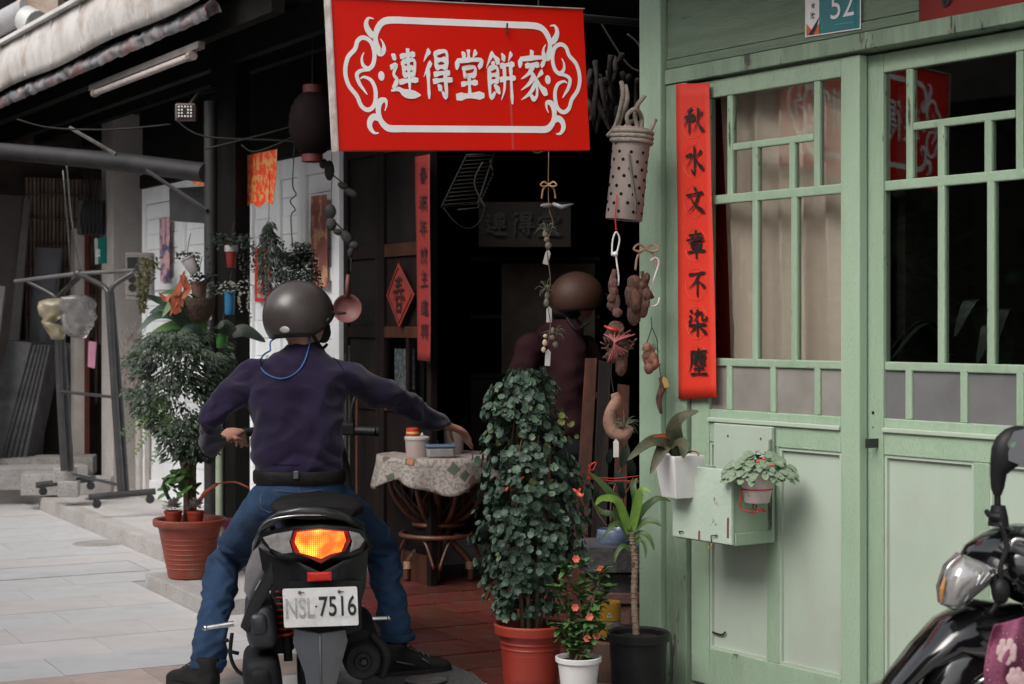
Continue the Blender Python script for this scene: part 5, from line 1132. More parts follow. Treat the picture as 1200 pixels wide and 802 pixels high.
q = MB(); q.tube([BF.ray(302, 622, -.335), BF.ray(315, 610, -.37), BF.ray(345, 604.5, -.392), BF.ray(381, 604, -.395)], [.001, .0026, .003, .002], 6, smooth=4); q.build('rail_highlight', CHR, bike, smooth=True)  # silver highlight along the rail, modelled as a thin chrome line
q = MB()
for px in (318, 424): q.tube([BF.ray(px, 615, -.30), BF.ray(px+(8 if px < 370 else -8), 640, -.2)], .01, 8)
q.build('rail_mount', SMT, bike)
# mirrors of the front (small heads) and windshield left off: the rider hides them
for sx in (-1, 1):
    q = MB(); q.ball((sx*.30, .98, 1.045), (.055, .018, .035), 16, 10); q.build('mirror', BPLAST, bike, smooth=True)

# ---- second scooter, right edge
F2R = R(76)
o2 = Vector((1.02, 3.9, 0)); f2 = Vector((-math.sin(F2R), math.cos(F2R), 0)); loc2 = P(1130, 0, 4.02); loc2.z = 0; loc2 = loc2-f2*1.16
b2 = scooter('parked_scooter', 'glossy black scooter at the right edge with mirror, clear headlamp and cloth cover', loc2, F2R, True, False); b2.name = 'scooter'
def w2(px, py, Y): return P(px, py, Y)
def closed(q, pts, dvec): q.poly(pts, dvec)
q = MB()
hl = [(1128, 650), (1160, 663), (1178, 672), (1160, 690), (1140, 703), (1118, 716), (1104, 709), (1102, 690), (1111, 665)]
cen = P(1136, 683, 3.70); ring = [P(px, py, 3.80+.0*i) for i, (px, py) in enumerate(hl)]
vs = []; n = len(ring)
for t, d in ((1, .03), (1, 0), (.86, -.018), (.55, -.032), (.2, -.038)):
    for p in ring: vs.append(cen.lerp(p, t)*1+Vector((0, d+(p.y-cen.y)*(1-t)*.0+(.10 if t < 1 else .0)*t*0, 0)))
for i, (t, d) in enumerate(((1, .05), (1, 0), (.86, -.02), (.55, -.035), (.2, -.042))):
    for k, p in enumerate(ring): vs[i*n+k] = Vector((cen.x+(p.x-cen.x)*t, 3.80+d+(p.x-cen.x)*.25*t, cen.z+(p.z-cen.z)*t))
fs = [(r_*n+k, r_*n+(k+1) % n, (r_+1)*n+(k+1) % n, (r_+1)*n+k) for r_ in range(4) for k in range(n)]+[[4*n+k for k in range(n)]]
q.add(vs, fs); hl_ = q.build('headlamp', mat('headlamp_lens', (.52, .51, .50), .08, (.24, .235, .23), 16, .3, .7, coat=1, metal=.4), b2, world=True, smooth=50)
q = MB()
for k in range(7): q.tube([P(1129+k*6, 664+k*1.5, 3.772), P(1124+k*5, 692-k*1.5, 3.772)], .0022, 5)
q.build('lamp_fluting', CHR, hl_, world=True)
q = MB(); q.tube([P(1104, 709, 3.78), P(1102, 690, 3.78), P(1111, 665, 3.78), P(1128, 649, 3.79)], .0035, 6, smooth=4); q.build('lamp_rim', CHR, hl_, world=True, smooth=True)
q = MB(); q.tube([P(1103, 706, 3.775), P(1104, 690, 3.772), P(1108, 676, 3.775)], [.002, .006, .002], 6, smooth=3); q.build('amber_marker', mat('amber_lens', (.5, .22, .06), .3), hl_, world=True)
# cowl above the headlamp: gloss shell lofted between two px outlines
def px_loft(name, rings, m, par, n=24):
    """rings: (px, py, Y, rx_px, rz_px, ry_m)"""
    q = MB(); L_ = []
    for px, py, Y, a, c, tilt in rings: L_.append((P(px, py, Y), (1, 0, 0), (0, 0, 1), a/FPX*Y, c/FPX*Y))
    q.loft(L_, n, 2.3); return q.build(name, m, par, world=True, smooth=40)
q = MB()
secs = [(1122, 655, 3.92, .018), (1135, 645, 3.9, .045), (1155, 648, 3.88, .085), (1180, 650, 3.88, .12), (1215, 655, 3.9, .14), (1260, 670, 3.95, .13)]
q.loft([(P(px, py+10, Y+.05), (0, 1, 0), (-.15, 0, 1), r_*1.0, r_*.72) for px, py, Y, r_ in secs], 26, 2.2); q.build('upper_cowl', SGL, b2, world=True, smooth=40)
q = MB(); q.loft([(P(px, py, Y), (0, 1, 0), (-.5, 0, 1), a, b) for px, py, Y, a, b in ((1108, 722, 3.9, .03, .01), (1130, 735, 3.9, .10, .035), (1160, 735, 3.9, .15, .06), (1200, 745, 3.95, .17, .09), (1260, 760, 4.0, .17, .11))], 24, 2.3); q.build('lower_cowl', SGL, b2, world=True, smooth=40)
q = MB(); q.loft([(P(px, py, Y), (0, 1, 0), n_, a, b) for px, py, Y, n_, a, b in ((1020, 835, 3.88, (-.7, 0, .7), .05, .012), (1050, 800, 3.88, (-.6, 0, .8), .075, .022), (1080, 768, 3.88, (-.6, 0, .8), .09, .03), (1110, 745, 3.88, (-.5, 0, .8), .10, .045), (1150, 740, 3.9, (-.3, 0, .9), .10, .08), (1200, 770, 3.95, (0, 0, 1), .10, .12))], 24, 2.2); q.build('front_mudguard', SGL, b2, world=True, smooth=40)
q = MB(); q.loft([(P(px, py, Y), (0, 1, 0), n_, a, b) for px, py, Y, n_, a, b in ((1085, 855, 3.86, (-.6, 0, .8), .04, .06), (1130, 800, 3.86, (-.6, 0, .8), .06, .10), (1180, 790, 3.9, (-.2, 0, .9), .08, .13), (1240, 800, 3.95, (0, 0, 1), .1, .14))], 22, 2.3); q.build('lower_apron', SGL, b2, world=True, smooth=40)
q = MB(); q.tube([P(1142, 802, 3.79), P(1170, 788, 3.79), P(1190, 786, 3.8)], [.002, .008, .01], 8, smooth=3); q.build('chrome_strip', CHR, b2, world=True, smooth=True)
q = MB(); q.loft([(P(px, py, 3.83), (0, 1, 0), (-.3, 0, 1), .02, b) for px, py, b in ((1172, 642, .006), (1185, 640, .016), (1200, 646, .020), (1220, 655, .015))], 16, 2.2); q.build('side_trim', mat('smoke_trim', (.16, .16, .17), .2, metal=.4), b2, world=True, smooth=40)
q = MB(); q.tube([P(1183, 641, 3.80), P(1190, 632, 3.80), P(1204, 634, 3.80)], .005, 8, smooth=3); q.build('trim_ring', CHR, b2, world=True, smooth=True)
# mirror
mr = MB(); mr.tube([P(1170, 602, 3.9), P(1169, 590, 3.9), P(1169, 575, 3.9)], .0075, 10); mr.lathe([(.001, .028), (.016, .026), (.022, .0), (.024, -.02), (.001, -.02)], 14, Matrix.Translation(P(1170, 606, 3.9))); mr.tube([P(1170, 606, 3.88), P(1160, 604, 3.88), P(1155, 598, 3.88)], [.012, .007, .005], 8, smooth=3); mr.build('mirror_mount', BPLAST, b2, world=True, smooth=40)
mr = MB(); mr.loft([(P(px, py, 3.9), (1, .2, 0), (0, 1, 0), a, b) for px, py, a, b in ((1169, 580, .010, .010), (1169, 572, .016, .015), (1170, 556, .020, .018), (1174, 550, .028, .024), (1181, 540, .042, .030), (1186, 525, .050, .032), (1190, 512, .046, .028), (1192, 503, .030, .018), (1193, 499.5, .012, .008))], 22, 2.3); mr.build('mirror_housing', BPLAST, b2, world=True, smooth=40)
gm = [(1182, 540), (1181, 520), (1188, 506), (1203, 502), (1214, 515), (1214, 535), (1200, 547)]
q = MB(); q.poly([P(px, py, 3.868+(px-1180)*-.0006) for px, py in gm], (0, .004, 0)); gmo = q.build('mirror_glass', mat('mirror_glass', (.30, .31, .33), .04, (.25, .26, .28), 3, metal=1), b2, world=True)
q = MB(); q.poly([P(px, py, 3.862) for px, py in ((1184, 522), (1200, 509), (1202, 511.5), (1187, 525))], (0, .002, 0)); q.poly([P(px, py, 3.8615) for px, py in ((1190, 519), (1193, 517.5), (1199, 541), (1196, 543))], (0, .002, 0)); q.build('green_reflection', mat('green_reflection', (.16, .30, .19), .5), gmo, world=True)  # pale green strips: the green door's reflection, painted onto the mirror glass
q = MB()
for pts in ([(1172, 612), (1180, 640), (1172, 668), (1178, 700)], [(1163, 668), (1170, 700), (1160, 720)]): q.tube([P(px, py, 3.79) for px, py in pts], .006, 7, smooth=4)
q.ball(P(1172, 693, 3.79), (.022, .02, .03), jit=.1); q.build('brake_cable', BPLAST, b2, world=True, smooth=True)
# pink cloth
cl = thing('cloth_cover', 'plum pink patterned cloth with pale flower print draped on the right scooter', 'cloth', P(1180, 802, 3.7))
def clf(u, v):
    x = 1151+u*100-3*math.sin(v*5)+(1-v)*6*0+(1-v)**2*14*(1-u); y = 733-u*24+(1-0)*0+(1-v)*150+0
    Yv = 3.62+.02*math.sin(u*14+v*3)+.012*math.sin(v*12+u*4)+.03*(1-v)
    return P(x, 733-24*u+v*130, Yv-.0*v) if True else None
def pink():
    m = bpy.data.materials.new('plum_cloth'); m.use_nodes = True; N = m.node_tree.nodes; L = m.node_tree.links; b = N['Principled BSDF']
    tc = N.new('ShaderNodeTexCoord'); vo = N.new('ShaderNodeTexVoronoi'); vo.inputs['Scale'].default_value = 52; vo.inputs['Randomness'].default_value = .25; L.new(tc.outputs['Object'], vo.inputs['Vector'])
    r = N.new('ShaderNodeValToRGB'); L.new(vo.outputs['Distance'], r.inputs[0]); e = r.color_ramp.elements; e[0].position = .10; e[0].color = (.45, .25, .26, 1); e[1].position = .2; e[1].color = (.10, .022, .05, 1)
    x = r.color_ramp.elements.new(.45); x.color = (.24, .06, .12, 1); x = r.color_ramp.elements.new(.6); x.color = (.20, .05, .10, 1)
    L.new(r.outputs[0], b.inputs['Base Color']); b.inputs['Roughness'].default_value = .85; return m
q = MB(); q.grid(clf, 40, 40); q.build('fabric', pink(), cl, world=True, smooth=True, thick=.002)
q = MB()
for cx_, cy_, s_ in ((1182, 765, 1), (1193, 798, .9)):
    c0 = P(cx_, cy_, 3.60)
    for k in range(7): a = k/7*6.283+.3; q.ball(c0+Vector((.016*s_*math.cos(a), .012, .018*s_*math.sin(a))), (.008, .0015, .012), 8, 5, jit=.35)
    q.ball(c0+Vector((0, .012, 0)), (.014, .002, .014), 8, 5, jit=.1)
q.build('flower_print', mat('pale_print', (.55, .38, .38), .8), cl, world=True, smooth=True)

# ------------------------------------------------ rider
KN = mat('navy_knit', (.018, .0115, .035), .9, (.012, .008, .024), 5, bump=.12, bscale=300, sheen=.15)
DEN = mat('blue_denim', (.012, .042, .105), .85, (.007, .024, .062), 7, .35, .7, bump=.3, bscale=240, stain=(.03, .085, .165), stain_scale=2.5)
rider = thing('person', 'scooter rider seen from behind in navy sweater, jeans and black helmet, right arm out', 'person', P(350, 0, 6.45)*1)
rider.location.z = 0; rider.matrix_basis = T(P(350, 0, 6.45).x, 6.45, 0)
sd_ = Vector((.985, .12, 0)); fw_ = Vector((-.12, .985, 0))
def ring(px, py, Y, a, b): return (P(px, py, Y), sd_, fw_, a, b)
def limb(q, pts, n=16):
    """pts: (point, radius) smooth tube"""
    q.tube([p for p, r_ in pts], [r_ for p, r_ in pts], n)
    for p, r_ in pts: q.ball(p, r_*.985, 14, 10)
def dens(pts, k=5):
    ps = catmull([p for p, r_ in pts], k); rs = interp([r_ for p, r_ in pts], len(ps)); return list(zip(ps, rs))
Sl, El, Wl, Hl = P(293, 444, 6.48), P(247, 489, 6.36), P(254, 522, 6.72), P(268, 520, 6.84)
Sr, Er, Wr, Hr = P(414, 446, 6.52), P(474, 474, 6.70), P(522, 498, 6.98), P(536, 508, 7.06)
hipL, hipR = P(318, 590, 6.42), P(388, 592, 6.45)
kL, kR = P(266, 655, 6.80), P(450, 648, 6.85)
aL, aR = P(243, 781, 6.34), P(466, 752, 6.62)
# body under the clothes: head, neck, trunk, arms and legs as one skin
q = MB()
hc = P(352, 368, 6.50); hf = Vector((.80, .60, 0)); hs_ = Vector((.60, -.80, 0))
q.loft([(hc+Vector((0, 0, z))+hf*o_, hs_, hf, a, b) for z, a, b, o_ in ((-.115, .05, .055, .02), (-.10, .058, .075, .02), (-.06, .068, .09, .015), (0, .073, .095, 0), (.05, .07, .09, -.005), (.09, .045, .06, -.005))], 20, 2.1)
q.ball(hc+hf*.10+Vector((0, 0, -.035)), (.013, .013, .022))                        # nose
for s_ in (-1, 1):
    e_ = hc+hs_*(.076*s_)+Vector((0, 0, -.03))-hf*.005; q.ball(e_, (.012, .016, .030), 10, 8)
limb(q, [(P(354, 392, 6.50), .052), (P(354, 412, 6.50), .055)])
q.loft([ring(351, 415, 6.50, .10, .06), ring(350, 440, 6.48, .17, .085), ring(349, 500, 6.44, .145, .085), ring(350, 560, 6.40, .14, .09), ring(352, 590, 6.42, .14, .10)], 20)
for a in ((Sl, El, Wl, .022, .018, .022), (Sr, Er, Wr, .022, .018, .022)): limb(q, dens([(a[0], a[3]), (a[1], a[4]), (a[2], a[5])], 4))
for a in ((hipL, kL, aL), (hipR, kR, aR)): limb(q, dens([(a[0], .07), (a[1], .05), (a[2], .035)], 4))
def hand(q, wrist, palm_c, dirv, nrm, side, curl, s=1.0):
    """palm plus five separate bent fingers; dirv = knuckle direction, nrm = back of hand, side = towards thumb"""
    dirv = dirv.normalized(); nrm = nrm.normalized(); side = side.normalized()
    q.loft([(wrist, side, nrm, .024*s, .018*s), (wrist.lerp(palm_c, .5), side, nrm, .030*s, .015*s), (palm_c, side, nrm, .040*s, .015*s), (palm_c+dirv*.03*s, side, nrm, .041*s, .013*s)], 16, 2.4)
    for k in range(4):
        b0 = palm_c+dirv*.028*s+side*(.0285-.019*k)*s; l = (.036, .042, .039, .030)[k]*s; pts = [b0]; d = dirv.copy(); c_ = curl*(1+.12*(k-1))
        for j in range(3):
            M_ = Matrix.Rotation(-c_*(.7 if j == 0 else 1.0), 3, side.cross(dirv).cross(dirv).normalized() if False else side); d = M_ @ d
            if (d-dirv).dot(nrm) > 0 and curl > 0: d = Matrix.Rotation(2*c_*(.7 if j == 0 else 1.0), 3, side) @ d
            pts.append(pts[-1]+d*l*(1, .72, .55)[j])
        q.tube(pts, [.0095*s, .0088*s, .008*s, .0068*s], 8)
        for p in pts[1:]: q.ball(p, .0078*s, 8, 6)
    tb = wrist.lerp(palm_c, .55)+side*.03*s; td = (side*.6+dirv*.75-nrm*.25).normalized(); pts = [tb, tb+td*.032*s, tb+td*.05*s+dirv*.012*s-nrm*.012*s, tb+td*.06*s+dirv*.03*s-nrm*.022*s]
    q.tube(pts, [.013*s, .0105*s, .0095*s, .0075*s], 8)
    for p in pts[1:]: q.ball(p, .009*s, 8, 6)
grl = BF.w(-.255, .90, .917)
hand(q, Wl, Wl.lerp(grl, .62)+Vector((0, 0, .022)), (grl-Wl)+Vector((0, .1, .0)), Vector((-.1, -.1, 1)), Vector((1, .1, -.1)), .75)
hand(q, Wr, Wr+Vector((.05, .06, -.022)), Vector((.6, .6, -.45)), Vector((.3, .2, .9)), Vector((-.5, .75, .1)), .35)
body = remeshed(q, 'body', SKIN, .006, rider, 3)
# sweater
q = MB()
q.loft([ring(351, 562, 6.40, .160, .115), ring(350, 548, 6.40, .166, .12), ring(349, 530, 6.41, .172, .122), ring(349, 500, 6.43, .178, .120), ring(350, 470, 6.46, .190, .118), ring(352, 452, 6.48, .198, .115), ring(353, 437, 6.49, .188, .108), ring(354, 425, 6.50, .155, .098), ring(355, 415, 6.51, .115, .086), ring(355, 408, 6.515, .083, .074), ring(355.5, 402.5, 6.52, .066, .064)], 32, 2.25)
limb(q, dens([(P(311, 443, 6.49), .070), (Sl, .067), (P(270, 466, 6.40), .059), (El, .050)], 5))
limb(q, dens([(El, .050), (P(246, 508, 6.52), .050), (P(252, 522, 6.66), .046)], 5))
limb(q, dens([(P(396, 444, 6.50), .072), (Sr, .068), (P(445, 460, 6.60), .058), (Er, .051), (P(500, 488, 6.85), .050), (Wr-Vector((.012, .012, -.006)), .042)], 5))
def wr_(co, n):
    f = 0
    t = noise.noise(Vector((co.x*5+co.z*3, co.y*2, co.z*9-co.x*8)))*.010+noise.noise(Vector((co.x*11, co.y*6, co.z*4+co.x*9)))*.0055
    # drapes running from the armpits to the waist
    d = math.sin((co.z*30+abs(co.x+.80)*22)+noise.noise(co*6)*3.2)
    el = max(0, 1-(co-El).length/.16)+max(0, 1-(co-Er).length/.2)
    low = max(0, min(1, (1.02-co.z)/.16)) if co.x > -1.0 else 0
    rg = (.20-abs(noise.noise(Vector((co.x*3.5+co.z*5, co.y*3, co.z*6-co.x*5)))))*.040+(.2-abs(noise.noise(Vector((co.x*8-co.z*7+3, co.y*5, co.z*9+co.x*5)))))*.020
    rg = max(rg, -.012)
    return rg+t*.7+.007*(1-abs(d))*-1*(.35+.65*low)+.007*el*(.5-2*abs(noise.noise(Vector((co.x*14+co.z*9, co.y*6, co.z*16)))))*2.2
sweater = remeshed(q, 'sweater', KN, .0075, rider, 3, wr_)
# seam lines
bvh = BVHTree.FromObject(sweater, bpy.context.evaluated_depsgraph_get())
RI = inv(rider)
def onto(bv, px, py, off):
    o0 = RI @ Vector((0, 0, CAM_H)); d = (RI @ P(px, py, 1.0))-o0; d.normalize(); h = bv.ray_cast(o0, d); return (h[0]-d*off) if h[0] else o0+d*6.3
q = MB(); q.tube([onto(bvh, px, py, .003) for px, py in ((317, 411), (309, 416), (305, 424), (307, 433), (315, 440), (328, 444), (341, 441), (352, 432), (358, 421), (361, 411))], .0032, 6, smooth=5)
q.tube([onto(bvh, 317, 411, .003), RI @ P(317, 401, 6.42), RI @ P(324, 396, 6.44)], .0032, 6, smooth=4); q.tube([onto(bvh, 361, 411, .003), RI @ P(363, 400, 6.44), RI @ P(362, 390, 6.45)], .0032, 6, smooth=4)
q.build('neck_cord', mat('blue_cord', (.03, .10, .28), .6), rider, smooth=True)
for pts in ([(314, 417), (305, 430), (299, 447), (299, 468)], [(391, 419), (402, 433), (409, 451), (410, 468)], [(296, 541), (320, 544), (350, 545), (380, 544), (404, 541)]):
    q = MB(); q.tube([onto(bvh, px, py, .0006) for px, py in pts], .0013, 5, smooth=5); q.build('seam', mat('seam_dark', (.009, .006, .016), .9), rider, smooth=True)
q = MB(); cpts = [P(353+17*math.cos(a), 408.5+3*math.sin(a), 6.50+.058*math.sin(a)*-1) for a in [i/20*6.283 for i in range(21)]]; 
# belt
q = MB(); q.loft([ring(351, 565.5, 6.40, .170, .124), ring(351, 562, 6.40, .1735, .128), ring(351, 553, 6.40, .1735, .128), ring(351, 550.5, 6.40, .169, .123)], 40, 2.3); q.build('belt', mat('black_belt', (.010, .009, .009), .55, (.016, .014, .014), 20, bump=.3), rider, world=True, smooth=40)
q = MB(); q.box(P(347, 557, 6.268), (.018, .008, .03)); q.build('belt_loop', mat('belt_stud', (.10, .10, .11), .4), rider, world=True, bevel=.003)
# jeans
q = MB()
q.loft([ring(351, 561, 6.40, .164, .118), ring(351, 572, 6.40, .170, .125), ring(351, 588, 6.41, .178, .132), ring(352, 604, 6.44, .175, .130), ring(353, 615, 6.46, .12, .09)], 32, 2.3)
limb(q, dens([(hipL, .096), (P(293, 620, 6.63), .080), (kL, .068)], 5))
limb(q, dens([(kL, .068), (P(254, 702, 6.60), .064), (P(248, 748, 6.43), .062), (P(244.5, 775, 6.35), .063)], 5))
limb(q, dens([(hipR, .096), (P(418, 612, 6.66), .080), (kR, .070)], 5))
limb(q, dens([(kR, .070), (P(455, 690, 6.74), .066), (P(462, 725, 6.67), .063), (P(466, 741, 6.64), .062)], 5))
def wj(co, n):
    kn = 0
    for k_, a_ in ((kL, aL), (kR, aR)):
        ax_ = (a_-k_).normalized(); t_ = (co-k_).dot(ax_)
        d_ = (co-k_-ax_*t_).length
        if d_ < .14 and t_ > -.2: kn = (.28-abs(noise.noise(Vector((co.x*6, co.y*6, co.z*17+co.x*9)))))*.030+(.25-abs(noise.noise(Vector((co.x*9+7, co.y*9, co.z*26-co.x*12)))))*.014
    return noise.noise(co*6)*.008+kn+noise.noise(Vector((co.x*9, co.y*9, co.z*22)))*.005
jeans = remeshed(q, 'jeans', DEN, .0075, rider, 4, wj)
bj = BVHTree.FromObject(jeans, bpy.context.evaluated_depsgraph_get())
q = MB(); 
for pts in ([(300, 571), (325, 575), (350, 577), (376, 574), (402, 570)], [(350, 566), (350.5, 577), (351, 592)]): q.tube([onto(bj, px, py, .0012) for px, py in pts], .0014, 4, smooth=6)
q.build('stitching', mat('stitch', (.10, .12, .15), .7), rider, smooth=True)
for px, sx in ((316, 0), (386, 0)):
    q = MB(); a = [onto(bj, px+dx, py, .002) for dx, py in ((-11, 580), (11, 580), (11, 596), (0, 601), (-11, 596))]; q.tube(a+[a[0]], .0016, 4); q.build('pocket', MATS['stitch'], rider, smooth=True)
for a_, c_, r_ in ((aL, P(244.5, 777, 6.345), .066), (aR, P(466.3, 746, 6.635), .066)):
    q = MB(); q.lathe([(r_-.006, -.012), (r_, -.012), (r_+.003, .0), (r_, .012), (r_-.006, .012)], 26, Matrix.Translation(c_)); q.build('hem', DEN, rider, world=True, smooth=40)
# shoes
SHOE = mat('black_shoe', (.016, .015, .015), .55, (.03, .028, .027), 12, bump=.3)
SOLE = mat('shoe_sole', (.03, .027, .026), .7)
def shoe(ankle, dirv, name='shoe'):
    dirv = Vector(dirv).normalized(); sd2 = Vector((dirv.y, -dirv.x, 0)); heel = Vector((ankle.x, ankle.y, 0))-dirv*.055
    q = MB(); L_ = []
    for t, a, h_, z in ((0, .022, .02, .05), (.015, .034, .045, .055), (.05, .038, .055, .062), (.10, .040, .055, .062), (.15, .044, .042, .05), (.20, .048, .032, .042), (.25, .044, .026, .036), (.28, .030, .018, .030), (.292, .012, .010, .026)):
        L_.append((heel+dirv*t+Vector((0, 0, z)), sd2, (0, 0, 1), a, h_))
    q.loft(L_, 20, 2.4); q.loft([(Vector((ankle.x, ankle.y, .07)), sd2, dirv, .042, .055), (Vector((ankle.x, ankle.y, .12)), sd2, dirv, .044, .052), (Vector((ankle.x, ankle.y, .135)), sd2, dirv, .040, .046)], 18, 2.2)
    s_ = remeshed(q, name, SHOE, .006, rider, 3)
    q = MB(); pts = []
    for k in range(28):
        a = k/28*6.283; t = .135+.160*math.cos(a); wv = .046*(1-.18*math.cos(a+3.1)); pts.append(heel+dirv*t+sd2*(wv*math.copysign(abs(math.sin(a))**.75, math.sin(a)))+Vector((0, 0, .002)))
    q.poly(pts, (0, 0, .026)); q.build('sole', SOLE, s_, world=True, bevel=.004)
    q = MB()
    for k in range(4):
        c = heel+dirv*(.125+.022*k)+Vector((0, 0, .112-.011*k)); q.tube([c-sd2*.026-Vector((0, 0, .008)), c+Vector((0, 0, .004)), c+sd2*.026-Vector((0, 0, .008))], .0032, 6, smooth=3)
    q.tube([heel+dirv*.045+sd2*.045+Vector((0, 0, .07)), heel+dirv*.12+sd2*.048+Vector((0, 0, .05))], .004, 6); q.tube([heel+dirv*.15+sd2*.050+Vector((0, 0, .075)), heel+dirv*.19+sd2*.052+Vector((0, 0, .045))], .004, 6)
    q.build('lace', mat('shoe_trim', (.09, .085, .08), .5), s_, world=True, smooth=True); return s_
shoe(P(462, 767, 6.60), (.83, .40, 0)); shoe(P(242, 785, 6.32), (-.55, .55, 0))
# helmet
HB_ = mat('helmet_black', (.040, .031, .029), .36, (.048, .038, .036), 4, coat=.12)
def helmet(par, c, fdir, mm, rf_=.146, rs=.128, rh=.142, peak=True, tilt=0):
    fdir = fdir.normalized(); s_ = Vector((fdir.y, -fdir.x, 0)); q = MB(); nu, nv = 48, 18
    def f(u, v):
        a = u*2*math.pi; lo = R(-38)+R(46)*max(0, math.cos(a))**1.4; lo += R(6)*abs(math.sin(a)); e_ = lo+(R(90)-lo)*v
        return c+fdir*(rf_*math.cos(a)*math.cos(e_))+s_*(rs*math.sin(a)*math.cos(e_))+Vector((0, 0, rh*math.sin(e_)))
    q.grid(f, nu, nv); o = q.build('helmet', mm, par, world=True, smooth=True, thick=.012)
    q = MB(); q.tube([f(i/48, 0) for i in range(49)], .007, 8, caps=False); q.build('helmet_rim', BPLAST, o, world=True, smooth=True)
    if peak:
        q = MB()
        def g_(u, v):
            a = R(-52+104*u); e_ = R(9); b0 = c+fdir*(rf_*.98*math.cos(a)*math.cos(e_))+s_*(rs*.98*math.sin(a)*math.cos(e_))+Vector((0, 0, rh*math.sin(e_)))
            return b0+fdir*(.062*v*math.cos(a)**.6)+Vector((0, 0, -.012*v+.006*math.cos(a*2)*v))
        q.grid(g_, 18, 4); q.build('peak', mm, o, world=True, smooth=True, thick=.005)
    return o, f
hcn = P(350, 371, 6.50)
hm, hfn = helmet(rider, hcn, Vector((.80, .50, 0)), HB_, .134, .118, .132)
q = MB(); c = P(333.5, 386.5, 6.378); q.ball((0, 0, 0), (.024, .004, .013), 16, 8, Matrix.Translation(c) @ ry(.12) @ rz(-.5)); q.build('helmet_badge', mat('badge_grey', (.32, .29, .28), .3, (.2, .18, .18), 30), hm, world=True, smooth=True)
q = MB(); q.loft([(P(px, py, Y), (.9, .4, 0), (0, 0, 1), a, b) for px, py, Y, a, b in ((379, 398, 6.50, .02, .014), (378, 390, 6.50, .034, .03), (376, 381, 6.50, .036, .03), (374, 372, 6.50, .026, .02))], 16, 2.3); q.build('face_mask', mat('black_mask', (.014, .014, .016), .8), rider, world=True, smooth=40)
q = MB(); q.tube([P(361, 385, 6.42), P(368, 395, 6.43), P(377, 408, 6.48), P(383, 404, 6.52)], [.008, .007, .007, .006], 8, smooth=4); q.tube([P(383, 378, 6.42), P(386, 373, 6.42)], .006, 8); q.build('chin_strap', BPLAST, rider, world=True, smooth=True)
q = MB(); hr_ = hc-hf*.012
q.loft([(hr_+Vector((0, 0, z)), hs_, hf, a, b) for z, a, b in ((-.082, .060, .072), (-.06, .077, .096), (-.02, .08, .10), (.04, .078, .098))], 20, 2.1); q.build('hair', mat('short_dark_hair', (.022, .018, .016), .7, bump=.8, bscale=200), rider, world=True, smooth=True)

# ------------------------------------------------ customer inside
MAR = mat('maroon_shirt', (.030, .011, .014), .9, (.02, .007, .009), 6, bump=.15)
cu_ = thing('person', 'shadowed customer in brown helmet and maroon shirt inside the shop doorway', 'person', (P(660, 0, 9.2).x, 9.2, 0))
q = MB(); YC = 9.2; s2 = Vector((.80, .6, 0)); f2_ = Vector((.6, -.8, 0)); f2_ = Vector((.75, .66, 0)); s2 = Vector((.66, -.75, 0))
def r2(px, py, a, b): return (P(px, py, YC), s2, f2_, a, b)
hc2 = P(676, 345, YC)
q.loft([(hc2+Vector((0, 0, z))+f2_*o_, s2, f2_, a, b) for z, a, b, o_ in ((-.13, .045, .05, .03), (-.10, .06, .08, .02), (-.05, .07, .095, .01), (.02, .075, .1, 0), (.08, .06, .075, 0))], 18)
q.ball(hc2+f2_*.115+Vector((0, 0, -.04)), (.015, .015, .022)); q.ball(hc2+s2*.076+Vector((0, 0, -.03)), (.014, .014, .03))
limb(q, [(P(672, 370, YC), .055), (P(664, 392, YC), .06)])
q.loft([r2(658, 385, .08, .07), r2(652, 408, .17, .11), r2(655, 470, .155, .12), r2(658, 510, .16, .125), r2(660, 535, .15, .12)], 20)
limb(q, dens([(P(618, 420, 9.05), .05), (P(610, 465, 9.05), .04), (P(640, 500, 8.9), .03)], 4)); limb(q, dens([(P(690, 415, 9.3), .05), (P(702, 465, 9.3), .04), (P(718, 495, 9.15), .03)], 4))
for sx in (-1, 1): limb(q, dens([(P(660+sx*19, 535, YC), .085), (P(660+sx*20, 590, YC), .06), (P(660+sx*22, 655, YC), .045)], 4))
remeshed(q, 'body', SKIN, .012, cu_, 3)
q = MB(); q.loft([r2(664, 372, .07, .065), r2(658, 383, .13, .09), r2(653, 402, .185, .115), r2(651, 430, .215, .135), r2(653, 470, .19, .14), r2(656, 505, .19, .145), r2(657, 512, .175, .13)], 24, 2.2)
limb(q, dens([(P(622, 408, 9.07), .085), (P(611, 440, 9.04), .074), (P(610, 468, 9.05), .064), (P(634, 494, 8.93), .052)], 5)); limb(q, dens([(P(688, 410, 9.3), .078), (P(699, 440, 9.32), .068), (P(703, 468, 9.32), .058), (P(714, 490, 9.2), .05)], 5))
remeshed(q, 'shirt', MAR, .013, cu_, 5, lambda co, n: (.2-abs(noise.noise(Vector((co.x*5+co.z*6, co.y*5, co.z*7-co.x*6)))))*.022)
q = MB(); q.loft([r2(658, 506, .165, .13), r2(660, 530, .17, .135), r2(660, 545, .12, .1)], 22)
for sx in (-1, 1): limb(q, dens([(P(660+sx*18, 538, YC), .095), (P(660+sx*20, 590, YC), .075), (P(660+sx*22, 650, YC), .062)], 4))
remeshed(q, 'trousers', mat('dark_trousers', (.02, .02, .025), .8), .014, cu_, 4)
for sx in (-1, 1):
    q = MB(); a0 = P(660+sx*22, 0, YC); a0.z = .03; q.loft([(a0-f2_*.08, s2, (0, 0, 1), .03, .03), (a0, s2, (0, 0, 1), .045, .05), (a0+f2_*.12, s2, (0, 0, 1), .048, .03), (a0+f2_*.19, s2, (0, 0, 1), .02, .018)], 16); q.build('shoe', SHOE, cu_, world=True, smooth=40)
